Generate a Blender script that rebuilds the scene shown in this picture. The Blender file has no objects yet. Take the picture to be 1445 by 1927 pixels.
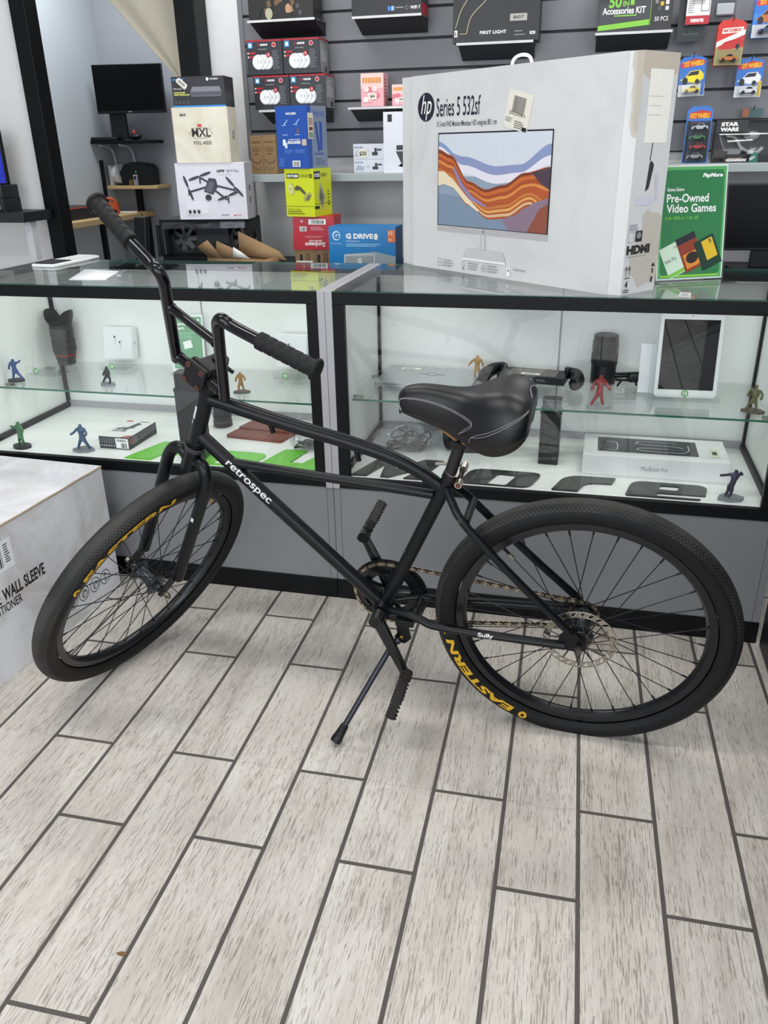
import bpy, bmesh, math, random
from math import sin, cos, pi, radians as rad
from mathutils import Vector as V, Matrix
random.seed(7)
C = bpy.context.scene.collection
sc = bpy.context.scene

# ---------------------------------------------------------------- camera, world, lights, exposure
cam = bpy.data.objects.new('camera', bpy.data.cameras.new('camera')); C.objects.link(cam)
cam.data.sensor_width = 36; cam.data.lens = 28.4776; cam.data.clip_start = 0.02
cr = V((0.971615, 0.235955, -0.017009)); cd = V((0.081981, -0.403280, -0.911397)); cf = V((-0.221908, 0.884133, -0.411176))
cam.matrix_world = Matrix(((cr.x, -cd.x, -cf.x, 0), (cr.y, -cd.y, -cf.y, 0), (cr.z, -cd.z, -cf.z, 1.323), (0, 0, 0, 1)))
sc.camera = cam
sc.view_settings.view_transform = 'Standard'; sc.view_settings.look = 'None'
sc.view_settings.gamma = 1; sc.view_settings.use_curve_mapping = False
sc.view_settings.exposure = 0.5
sc.cycles.transparent_max_bounces = 40
w = bpy.data.worlds.new('daylight'); sc.world = w; w.use_nodes = True
bg = w.node_tree.nodes['Background']; bg.inputs[0].default_value = (0.86, 0.93, 1.0, 1); bg.inputs[1].default_value = 0.70

def area(name, loc, rot, sx, sy, power, col=(1, 1, 1)):
    d = bpy.data.lights.new(name, 'AREA'); d.shape = 'RECTANGLE'; d.size = sx; d.size_y = sy; d.energy = power; d.color = col
    o = bpy.data.objects.new(name, d); C.objects.link(o); o.location = loc; o.rotation_euler = rot
    return o
area('shopfront_daylight', (-1.0, -2.9, 1.75), (rad(82), 0, rad(-8)), 3.8, 2.4, 70, (0.90, 0.95, 1.0))
area('shopfront_daylight', (2.55, -2.9, 1.75), (rad(82), 0, rad(22)), 1.0, 2.4, 34, (0.90, 0.95, 1.0))  # second daylight panel, added to brighten the white carton's right side
for i, (x, y) in enumerate(((-1.3, 0.9), (0.7, 0.9), (-1.3, 2.95), (0.6, 2.95))):
    area('ceiling_panel_light', (x, y, 2.76), (0, 0, 0), 1.2, 0.3, 14, (1.0, 0.985, 0.95))
area('back_room_light', (-2.85, 4.8, 2.7), (0, 0, 0), 0.9, 0.6, 16, (0.96, 0.98, 1.0))

# ---------------------------------------------------------------- materials
def lin(h):
    h = h.lstrip('#'); out = []
    for k in (0, 2, 4):
        c = int(h[k:k+2], 16) / 255
        out.append(c / 12.92 if c <= 0.04045 else ((c + 0.055) / 1.055) ** 2.4)
    return (*out, 1)
MC = {}
def N(t, kind, **kw):
    n = t.nodes.new(kind)
    for k, v in kw.items():
        if k.startswith('i_'): n.inputs[k[2:].replace('_', ' ')].default_value = v
        else: setattr(n, k, v)
    return n
def base(name):
    m = bpy.data.materials.new(name); m.use_nodes = True
    return m, m.node_tree, m.node_tree.nodes['Principled BSDF']
def pm(name, hexc, rough=0.5, metal=0.0, var=0.05, scale=30.0, bump=0.0, spec=0.5, coat=0.0, stretch=(1, 1, 1), bscale=None):
    """principled surface with a little procedural colour and height variation"""
    if name in MC: return MC[name]
    m, t, p = base(name); c = lin(hexc)
    p.inputs['Roughness'].default_value = rough; p.inputs['Metallic'].default_value = metal
    p.inputs['Specular IOR Level'].default_value = spec; p.inputs['Coat Weight'].default_value = coat
    tc = N(t, 'ShaderNodeTexCoord'); mp = N(t, 'ShaderNodeMapping'); mp.inputs['Scale'].default_value = stretch
    t.links.new(tc.outputs['Object'], mp.inputs[0])
    ns = N(t, 'ShaderNodeTexNoise'); ns.inputs['Scale'].default_value = scale; ns.inputs['Detail'].default_value = 4
    t.links.new(mp.outputs[0], ns.inputs['Vector'])
    mx = N(t, 'ShaderNodeMix', data_type='RGBA')
    mx.inputs[6].default_value = tuple(x * (1 - var) for x in c[:3]) + (1,); mx.inputs[7].default_value = tuple(min(1, x * (1 + var)) for x in c[:3]) + (1,)
    t.links.new(ns.outputs['Fac'], mx.inputs[0]); t.links.new(mx.outputs[2], p.inputs['Base Color'])
    if bump:
        b = N(t, 'ShaderNodeBump'); b.inputs['Strength'].default_value = bump; b.inputs['Distance'].default_value = 0.002
        src = ns
        if bscale:
            src = N(t, 'ShaderNodeTexNoise'); src.inputs['Scale'].default_value = bscale; t.links.new(mp.outputs[0], src.inputs['Vector'])
        t.links.new(src.outputs['Fac'], b.inputs['Height']); t.links.new(b.outputs[0], p.inputs['Normal'])
    MC[name] = m; return m
def ink(hexc, rough=0.45):
    return pm('print_' + hexc.strip('#').lower() + ('' if rough == 0.45 else '_%d' % (rough * 100)), hexc, rough, var=0.03, scale=60)
def pane(name, tint, f0=0.04, rough=0.0, gloss=1.0, haze=0.0):
    """clear sheet: lets light straight through, mirrors by Schlick's law on both faces"""
    if name in MC: return MC[name]
    m, t, p = base(name); t.nodes.remove(p); out = t.nodes['Material Output']
    g = N(t, 'ShaderNodeNewGeometry'); d = N(t, 'ShaderNodeVectorMath', operation='DOT_PRODUCT')
    t.links.new(g.outputs['Normal'], d.inputs[0]); t.links.new(g.outputs['Incoming'], d.inputs[1])
    a = N(t, 'ShaderNodeMath', operation='ABSOLUTE'); t.links.new(d.outputs['Value'], a.inputs[0])
    s = N(t, 'ShaderNodeMath', operation='SUBTRACT'); s.inputs[0].default_value = 1; t.links.new(a.outputs[0], s.inputs[1])
    pw = N(t, 'ShaderNodeMath', operation='POWER'); t.links.new(s.outputs[0], pw.inputs[0]); pw.inputs[1].default_value = 5
    ma = N(t, 'ShaderNodeMath', operation='MULTIPLY_ADD'); t.links.new(pw.outputs[0], ma.inputs[0]); ma.inputs[1].default_value = (1 - f0) * gloss; ma.inputs[2].default_value = f0 * gloss
    tr = N(t, 'ShaderNodeBsdfTransparent'); tr.inputs[0].default_value = (*tint, 1)
    gl = N(t, 'ShaderNodeBsdfGlossy'); gl.inputs['Roughness'].default_value = rough
    mx = N(t, 'ShaderNodeMixShader'); t.links.new(ma.outputs[0], mx.inputs[0]); t.links.new(tr.outputs[0], mx.inputs[1]); t.links.new(gl.outputs[0], mx.inputs[2])
    last = mx
    if haze:
        df = N(t, 'ShaderNodeBsdfDiffuse'); df.inputs[0].default_value = (0.8, 0.82, 0.84, 1)
        m2 = N(t, 'ShaderNodeMixShader'); m2.inputs[0].default_value = haze
        t.links.new(mx.outputs[0], m2.inputs[1]); t.links.new(df.outputs[0], m2.inputs[2]); last = m2
    t.links.new(last.outputs[0], out.inputs[0]); MC[name] = m; return m

GLASS = pane('showcase_glass', (0.985, 0.995, 0.989))
CLEAR = pane('clear_acrylic', (0.96, 0.97, 0.97), rough=0.03)
FILM = pane('thin_plastic_bag', (0.86, 0.87, 0.88), f0=0.07, rough=0.14, haze=0.1)
GEDGE = pm('green_glass_edge', '#2f6b58', 0.15, var=0.1)
BLK = pm('black_laminate', '#07080b', 0.45, var=0.2, scale=12, stretch=(1, 8, 8), spec=0.22)
GREY = pm('grey_laminate', '#7c7d81', 0.5, var=0.025, scale=6)
TRIM = pm('grey_trim', '#a9a7ac', 0.5, var=0.02)
WHITE = pm('white_panel', '#f3f6f4', 0.45, var=0.015)
MATTE = pm('matte_black_paint', '#0b0d12', 0.34, spec=0.3, var=0.1, scale=90, bump=0.02, bscale=900)
GLOSSB = pm('gloss_black_paint', '#05060a', 0.17, var=0.1, spec=0.42)
RUB = pm('black_rubber', '#141415', 0.62, spec=0.3, var=0.12, scale=40, bump=0.08, bscale=500)
STEEL = pm('bare_steel', '#b9b4a8', 0.3, 1.0, var=0.12, scale=120)
DSTEEL = pm('dull_steel', '#6b6660', 0.42, 1.0, var=0.2, scale=150)
SPOKE = pm('dark_spoke_steel', '#24242a', 0.35, 0.6, var=0.1)
BLKP = pm('black_plastic', '#0e0f12', 0.42, spec=0.35, var=0.1, scale=60)
DGREY = pm('dark_grey_plastic', '#2c2e33', 0.4, var=0.08)
KRAFT = pm('kraft_cardboard', '#8f7452', 0.8, var=0.08, scale=25, stretch=(1, 1, 6))

# ---------------------------------------------------------------- mesh builder
TC = {}
def text2d(s, bold=0.0, shear=0.0):
    key = (s, bold, shear)
    if key in TC: return TC[key]
    cu = bpy.data.curves.new('glyphs', 'FONT'); cu.body = s; cu.size = 1; cu.offset = bold; cu.shear = shear; cu.resolution_u = 3
    o = bpy.data.objects.new('glyphs', cu); me = bpy.data.meshes.new_from_object(o)
    vs = [(v.co.x, v.co.y) for v in me.vertices]; fs = [tuple(p.vertices) for p in me.polygons]
    bpy.data.objects.remove(o); bpy.data.curves.remove(cu); bpy.data.meshes.remove(me)
    if not vs: vs = [(0, 0), (1, 1)]
    x0 = min(v[0] for v in vs); x1 = max(v[0] for v in vs); y0 = min(v[1] for v in vs); y1 = max(v[1] for v in vs)
    vs = [((x - x0) / (x1 - x0 or 1), (y - y0) / (y1 - y0 or 1)) for x, y in vs]
    TC[key] = (vs, fs, (x1 - x0) / (y1 - y0 or 1)); return TC[key]

class MB:
    def __init__(s): s.v = []; s.f = []; s.m = []; s.mats = []; s.T = None
    def mi(s, m):
        if m not in s.mats: s.mats.append(m)
        return s.mats.index(m)
    def add(s, vs, fs, m):
        b = len(s.v); i = s.mi(m)
        if s.T: vs = [s.T(V(v)) for v in vs]
        s.v += [tuple(v) for v in vs]; s.f += [tuple(b + k for k in f) for f in fs]; s.m += [i] * len(fs)
        return s
    def box(s, x0, x1, y0, y1, z0, z1, m, skip=''):
        vs = [(x, y, z) for z in (z0, z1) for y in (y0, y1) for x in (x0, x1)]
        F = {'b': (0, 2, 3, 1), 't': (4, 5, 7, 6), 'f': (0, 1, 5, 4), 'k': (2, 6, 7, 3), 'l': (0, 4, 6, 2), 'r': (1, 3, 7, 5)}
        return s.add(vs, [F[k] for k in F if k not in skip], m)
    def obox(s, c, ex, ey, ez, m):
        c, ex, ey, ez = V(c), V(ex), V(ey), V(ez)
        vs = [c + a * ex + b * ey + d * ez for d in (-1, 1) for b in (-1, 1) for a in (-1, 1)]
        return s.add(vs, [(0, 2, 3, 1), (4, 5, 7, 6), (0, 1, 5, 4), (2, 6, 7, 3), (0, 4, 6, 2), (1, 3, 7, 5)], m)
    def prism(s, pts, z0, z1, m, mside=None):
        n = len(pts); vs = [(*p, z0) for p in pts] + [(*p, z1) for p in pts]
        s.add(vs, [tuple(reversed(range(n))), tuple(range(n, 2 * n))], m)
        return s.add(vs, [(k, (k + 1) % n, n + (k + 1) % n, n + k) for k in range(n)], mside or m)
    def tube(s, pts, r, m, n=12, cap=True, closed=False, sx=1.0, ref=None):
        pts = [V(p) for p in pts]; k = len(pts); rs = r if isinstance(r, (list, tuple)) else [r] * k
        vs = []; up = V(ref) if ref else None
        for i, p in enumerate(pts):
            a = pts[(i - 1) % k] if (closed or i) else p; b = pts[(i + 1) % k] if (closed or i < k - 1) else p
            d = (b - a).normalized()
            if up is None: up = V((0, 0, 1)) if abs(d.z) < 0.9 else V((1, 0, 0))
            u = up - d * up.dot(d)
            if u.length < 1e-5: u = V((0, 1, 0)) - d * d.y
            u.normalize(); w_ = d.cross(u); up = u
            vs += [p + rs[i] * (cos(2 * pi * j / n) * u * sx + sin(2 * pi * j / n) * w_) for j in range(n)]
        fs = []
        for i in range(k if closed else k - 1):
            for j in range(n):
                fs.append((i * n + j, i * n + (j + 1) % n, ((i + 1) % k) * n + (j + 1) % n, ((i + 1) % k) * n + j))
        if cap and not closed: fs += [tuple(reversed(range(n))), tuple(range((k - 1) * n, k * n))]
        return s.add(vs, fs, m)
    def cyl(s, a, b, r, m, n=16, r2=None): return s.tube([a, b], [r, r if r2 is None else r2], m, n)
    def lathe(s, prof, m, c=(0, 0, 0), ax=(0, 0, 1), n=24, cap=True):
        """prof = (radius, height) pairs along the axis"""
        c = V(c); d = V(ax).normalized(); u = V((1, 0, 0)) if abs(d.x) < 0.9 else V((0, 1, 0)); u = (u - d * u.dot(d)).normalized(); w_ = d.cross(u)
        vs = [c + d * h + r * (cos(2 * pi * j / n) * u + sin(2 * pi * j / n) * w_) for r, h in prof for j in range(n)]
        k = len(prof); fs = [(i * n + j, i * n + (j + 1) % n, (i + 1) * n + (j + 1) % n, (i + 1) * n + j) for i in range(k - 1) for j in range(n)]
        if cap: fs += [tuple(reversed(range(n))), tuple(range((k - 1) * n, k * n))]
        return s.add(vs, fs, m)
    def ball(s, c, rx, ry, rz, m, n=12):
        prof = [(sin(pi * i / n), -cos(pi * i / n)) for i in range(n + 1)]
        vs = [(c[0] + rx * r * cos(2 * pi * j / (2 * n)), c[1] + ry * r * sin(2 * pi * j / (2 * n)), c[2] + rz * h) for r, h in prof for j in range(2 * n)]
        q = 2 * n
        return s.add(vs, [(i * q + j, i * q + (j + 1) % q, (i + 1) * q + (j + 1) % q, (i + 1) * q + j) for i in range(n) for j in range(q)], m)
    def grid(s, fn, nu, nv, m, cu=False):
        vs = [fn(i / nu, j / nv) for i in range(nu + (0 if cu else 1)) for j in range(nv + 1)]
        q = nv + 1; K = nu if cu else nu + 1
        return s.add(vs, [(i * q + j, i * q + j + 1, ((i + 1) % K) * q + j + 1, ((i + 1) % K) * q + j) for i in range(nu) for j in range(nv)], m)
    def build(s, name, parent=None, bevel=0.0, smooth=True, seg=2, solid=0.0, sub=0):
        me = bpy.data.meshes.new(name); me.from_pydata(s.v, [], s.f)
        for m in s.mats: me.materials.append(m)
        me.polygons.foreach_set('material_index', s.m)
        me.validate(); 
        if smooth:
            me.polygons.foreach_set('use_smooth', [True] * len(me.polygons)); me.set_sharp_from_angle(angle=rad(38))
        o = bpy.data.objects.new(name, me); C.objects.link(o)
        if parent: o.parent = parent
        if bevel:
            b = o.modifiers.new('bevel', 'BEVEL'); b.width = bevel; b.segments = seg; b.limit_method = 'ANGLE'; b.angle_limit = rad(40)
        if solid:
            b = o.modifiers.new('solid', 'SOLIDIFY'); b.thickness = solid; b.offset = 0
        if sub:
            b = o.modifiers.new('sub', 'SUBSURF'); b.levels = sub; b.render_levels = sub
        return o

class Face:
    """flat printed graphics on one face of a mesh: x right, y up, metres"""
    def __init__(s, mb, o, ex, ey, lift=0.0004):
        s.mb = mb; s.o = V(o); s.ex = V(ex).normalized(); s.ey = V(ey).normalized(); s.n = s.ex.cross(s.ey); s.k = 1; s.lift = lift
    def P(s, x, y): return s.o + s.ex * x + s.ey * y + s.n * s.lift * s.k
    def poly(s, pts, m, up=1):
        s.mb.add([s.P(*p) for p in pts], [tuple(range(len(pts)))], m); s.k += 0.25 * up; return s
    def rect(s, x, y, w_, h, m): return s.poly([(x, y), (x + w_, y), (x + w_, y + h), (x, y + h)], m)
    def oval(s, x, y, rx, ry, m, n=24, a=0):
        return s.poly([(x + rx * cos(t) * cos(a) - ry * sin(t) * sin(a), y + rx * cos(t) * sin(a) + ry * sin(t) * cos(a)) for t in (2 * pi * k / n for k in range(n))], m)
    def ring(s, x, y, r, th, m, n=24):
        o = [(x + (r + sg * th / 2) * cos(2 * pi * k / n), y + (r + sg * th / 2) * sin(2 * pi * k / n)) for sg in (-1, 1) for k in range(n)]
        s.mb.add([s.P(*p) for p in o], [(k, n + k, n + (k + 1) % n, (k + 1) % n)[::-1] for k in range(n)], m); s.k += 0.25; return s
    def line(s, pts, th, m):
        for (x0, y0), (x1, y1) in zip(pts, pts[1:]):
            L = math.hypot(x1 - x0, y1 - y0) or 1; a, b = -(y1 - y0) / L * th / 2, (x1 - x0) / L * th / 2
            s.poly([(x0 + a, y0 + b), (x0 - a, y0 - b), (x1 - a, y1 - b), (x1 + a, y1 + b)], m, 0.2)
        return s
    def text(s, t, x, y, w_, h, m, bold=0.0, shear=0.0, rot=0.0):
        vs, fs, _ = text2d(t, bold, shear); c_, s_ = cos(rot), sin(rot)
        s.mb.add([s.P(x + a * w_ * c_ - b * h * s_, y + a * w_ * s_ + b * h * c_) for a, b in vs], fs, m); s.k += 0.25; return s
    def band(s, top, bot, m):
        """ribbon between two curves of the same length"""
        n = len(top); s.mb.add([s.P(*p) for p in bot] + [s.P(*p) for p in top], [(k, k + 1, n + k + 1, n + k) for k in range(n - 1)], m); s.k += 0.25; return s
    def barcode(s, x, y, w_, h, m, n=22):
        xx = x
        while xx < x + w_:
            bw = w_ / n * random.choice((0.4, 0.7, 1.1)); s.rect(xx, y, min(bw, x + w_ - xx), h, m); s.k -= 0.25; xx += bw + w_ / n * random.choice((0.4, 0.7))
        s.k += 0.25; return s
    def lines(s, x, y, w_, n, dy, th, m):
        """rows of tiny unreadable print"""
        for k in range(n): s.rect(x, y - k * dy, w_ * random.uniform(0.7, 1), th, m); s.k -= 0.25
        s.k += 0.25; return s

def tag(o, label=None, cat=None, group=None, kind=None):
    for k, v in (('label', label), ('category', cat), ('group', group), ('kind', kind)):
        if v: o[k] = v
    return o
def empty(name, loc, rz=0.0):
    o = bpy.data.objects.new(name, None); C.objects.link(o); o.location = loc; o.rotation_euler = (0, 0, rz); o.empty_display_size = 0.05; return o
def struct(name, mb, **k): return tag(mb.build(name, **k), kind='structure')
def boxfaces(mb, w_, d, h):
    """front, right, left and top faces of a box standing centred on its origin"""
    return (Face(mb, (-w_/2, -d/2, 0), (1, 0, 0), (0, 0, 1)), Face(mb, (w_/2, -d/2, 0), (0, 1, 0), (0, 0, 1)),
            Face(mb, (-w_/2, d/2, 0), (0, -1, 0), (0, 0, 1)), Face(mb, (-w_/2, -d/2, h), (1, 0, 0), (0, 1, 0)))
def carton(name, loc, yaw, w_, d, h, m, label, cat, group=None, bevel=0.0012, art=None):
    mb = MB().box(-w_/2, w_/2, -d/2, d/2, 0, h, m)
    if art: art(mb, *boxfaces(mb, w_, d, h), w_, d, h)
    o = mb.build(name, None, bevel); o.location = loc; o.rotation_euler = (0, 0, rad(yaw))
    return tag(o, label, cat, group)
# ---------------------------------------------------------------- room shell
def floor_material():
    m, t, p = base('wood_look_floor_tile'); L = t.links.new
    tc = N(t, 'ShaderNodeTexCoord'); mp = N(t, 'ShaderNodeMapping'); mp.inputs['Rotation'].default_value = (0, 0, -0.0196)
    L(tc.outputs['Object'], mp.inputs[0]); sp = N(t, 'ShaderNodeSeparateXYZ'); L(mp.outputs[0], sp.inputs[0])
    def mth(op, a, b=None, c=None):
        n = N(t, 'ShaderNodeMath', operation=op)
        for i, q in enumerate((a, b, c)):
            if q is None: continue
            if isinstance(q, (int, float)): n.inputs[i].default_value = q
            else: L(q, n.inputs[i])
        return n.outputs[0]
    along = mth('ADD', sp.outputs[1], 0.639 * 20 - 1.1563); across = mth('ADD', sp.outputs[0], 1.1705 + 0.1588 * 20)
    cb = N(t, 'ShaderNodeCombineXYZ'); L(along, cb.inputs[0]); L(across, cb.inputs[1])
    br = N(t, 'ShaderNodeTexBrick', offset=0.632, offset_frequency=2, squash=1.0)
    for k, v in (('Scale', 1.0), ('Mortar Size', 0.0046), ('Mortar Smooth', 0.12), ('Bias', 0.0), ('Brick Width', 0.639), ('Row Height', 0.1588)): br.inputs[k].default_value = v
    br.inputs['Color1'].default_value = (0, 0, 0, 1); br.inputs['Color2'].default_value = (1, 1, 1, 1); br.inputs['Mortar'].default_value = (0.5, 0.5, 0.5, 1)
    L(cb.outputs[0], br.inputs['Vector'])
    rnd = mth('MULTIPLY', br.outputs['Color'], 37.0)
    def noise(sx, sy, scale, det, dist=0.0, off=1.0):
        v = N(t, 'ShaderNodeCombineXYZ'); L(mth('MULTIPLY', along, sx), v.inputs[0]); L(mth('MULTIPLY', across, sy), v.inputs[1]); L(mth('MULTIPLY', rnd, off), v.inputs[2])
        n = N(t, 'ShaderNodeTexNoise'); n.inputs['Scale'].default_value = scale; n.inputs['Detail'].default_value = det; n.inputs['Distortion'].default_value = dist
        L(v.outputs[0], n.inputs['Vector']); return n.outputs['Fac']
    cloud = noise(2.2, 7, 1, 5, 0.6); streak = noise(2.5, 60, 1, 4, 0.4); dash = noise(26, 400, 1, 2.0, 0.9); patch = noise(3, 12, 1.3, 2, 0.5, 2.3); dash2 = noise(45, 520, 1, 1.0, 0.5, 3.1)
    r = N(t, 'ShaderNodeValToRGB'); e = r.color_ramp.elements
    e[0].position = 0.28; e[0].color = lin('#b2a9a0'); e[1].position = 0.7; e[1].color = lin('#dcd8d1')
    e2 = r.color_ramp.elements.new(0.5); e2.color = lin('#ccc6be'); L(mth('ADD', mth('MULTIPLY', cloud, 0.6), mth('MULTIPLY', streak, 0.4)), r.inputs[0])
    thr = mth('SUBTRACT', 0.715, mth('MULTIPLY', patch, 0.28))
    d1 = mth('MULTIPLY', mth('SUBTRACT', dash, thr), 14.0); d1 = N(t, 'ShaderNodeClamp'); 
    d1v = mth('MULTIPLY', mth('SUBTRACT', dash, thr), 22.0); L(d1v, d1.inputs[0])
    d2 = N(t, 'ShaderNodeClamp'); L(mth('MULTIPLY', mth('SUBTRACT', dash2, 0.58), 7.0), d2.inputs[0])
    dd = mth('MAXIMUM', d1.outputs[0], mth('MULTIPLY', d2.outputs[0], 0.5))
    mx = N(t, 'ShaderNodeMix', data_type='RGBA'); L(mth('MULTIPLY', dd, 0.58), mx.inputs[0]); L(r.outputs[0], mx.inputs[6]); mx.inputs[7].default_value = lin('#6f6156')
    wob = noise(9, 14, 1, 3.0, 0.0, 0.0)
    crack = mth('LESS_THAN', mth('ABSOLUTE', mth('ADD', mth('SUBTRACT', along, 0.639 * 20 + 0.2351), mth('MULTIPLY', mth('SUBTRACT', wob, 0.5), 0.03))), 0.0006)
    mc = N(t, 'ShaderNodeMix', data_type='RGBA'); L(mth('MULTIPLY', crack, 0.45), mc.inputs[0]); L(mx.outputs[2], mc.inputs[6]); mc.inputs[7].default_value = lin('#6b635c'); mx = mc
    mg = N(t, 'ShaderNodeMix', data_type='RGBA'); L(br.outputs['Fac'], mg.inputs[0]); L(mx.outputs[2], mg.inputs[6]); mg.inputs[7].default_value = lin('#57524f')
    L(mg.outputs[2], p.inputs['Base Color'])
    rr = mth('ADD', mth('MULTIPLY', br.outputs['Fac'], 0.4), mth('ADD', 0.42, mth('MULTIPLY', dd, 0.2))); L(rr, p.inputs['Roughness'])
    bp = N(t, 'ShaderNodeBump'); bp.inputs['Strength'].default_value = 0.5; bp.inputs['Distance'].default_value = 0.0016
    L(mth('SUBTRACT', mth('SUBTRACT', 1.0, br.outputs['Fac']), mth('MULTIPLY', dd, 0.35)), bp.inputs['Height']); L(bp.outputs[0], p.inputs['Normal'])
    return m
struct('floor', MB().box(-5.2, 3.2, -3.2, 7.2, -0.05, 0, floor_material()), smooth=False)
CEIL = pm('ceiling_board', '#d9dadb', 0.8, var=0.02)
struct('ceiling', MB().box(-5.2, 3.2, -3.2, 7.2, 2.8, 2.85, CEIL), smooth=False)
PAINT = pm('white_wall_paint', '#dededf', 0.7, var=0.03, scale=5)
BLUEP = pm('pale_blue_wall_paint', '#c6ced3', 0.7, var=0.03, scale=4)
GREYP = pm('grey_blue_wall_paint', '#9b9fa6', 0.7, var=0.03, scale=4)
SLAT = pm('grey_slatwall', '#77787e', 0.42, var=0.05, scale=7, stretch=(0.6, 1, 9))
SLATD = pm('slatwall_groove', '#232429', 0.6)
WY = 3.8
struct('wall_back', MB().box(-1.54, 3.2, WY, WY + 0.1, 0, 2.8, PAINT), smooth=False)
# slat panels: each board with a groove beneath it
sl = MB(); z0 = 1.283
sl.box(-1.53, 2.4, WY - 0.012, WY - 0.001, z0, 2.6, SLATD)
for k in range(12):
    a = z0 + k * 0.1115
    sl.box(-1.53, 2.4, WY - 0.022, WY - 0.012, a + 0.004, a + 0.1055, SLAT)
sl.box(-1.552, -1.53, WY - 0.026, WY - 0.001, z0, 2.6, SLAT)
struct('trim_1', sl, bevel=0.0012)
struct('wall_pillar', MB().box(-1.75, -1.545, WY - 0.02, WY + 0.1, 0, 2.8, PAINT), smooth=False)
struct('trim_2', MB().box(-1.786, -1.694, 3.65, 3.772, 0, 2.8, BLK), bevel=0.003)
struct('trim_3', MB().box(-2.466, -2.393, 3.50, 3.59, 0, 2.8, BLK), bevel=0.003)
struct('wall_front_left', MB().box(-5.2, -2.43, 3.52, 3.585, 0, 2.8, PAINT), smooth=False)
struct('wall_left', MB().box(-3.49, -3.385, 3.66, 5.78, 0, 2.8, BLUEP), smooth=False)
struct('wall_rear', MB().box(-3.5, 0.2, 5.68, 5.78, 0, 2.8, GREYP), smooth=False)
struct('wall_right', MB().box(3.1, 3.2, -3.2, 7.2, 0, 2.8, PAINT), smooth=False)
struct('wall_far_left', MB().box(-5.2, -5.1, -3.2, 7.2, 0, 2.8, PAINT), smooth=False)

struct('wall_front_added', MB().box(0.95, 2.0, -3.1, -3.0, 0, 2.8, pm('dark_reflection_panel', '#3a3b40', 0.7, var=0.05)).box(-5.2, 0.95, -3.1, -3.0, 2.62, 2.8, PAINT).box(2.0, 3.2, -3.1, -3.0, 2.62, 2.8, PAINT), smooth=False)  # unseen wall; dark panel added for the tablet screen to mirror
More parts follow.
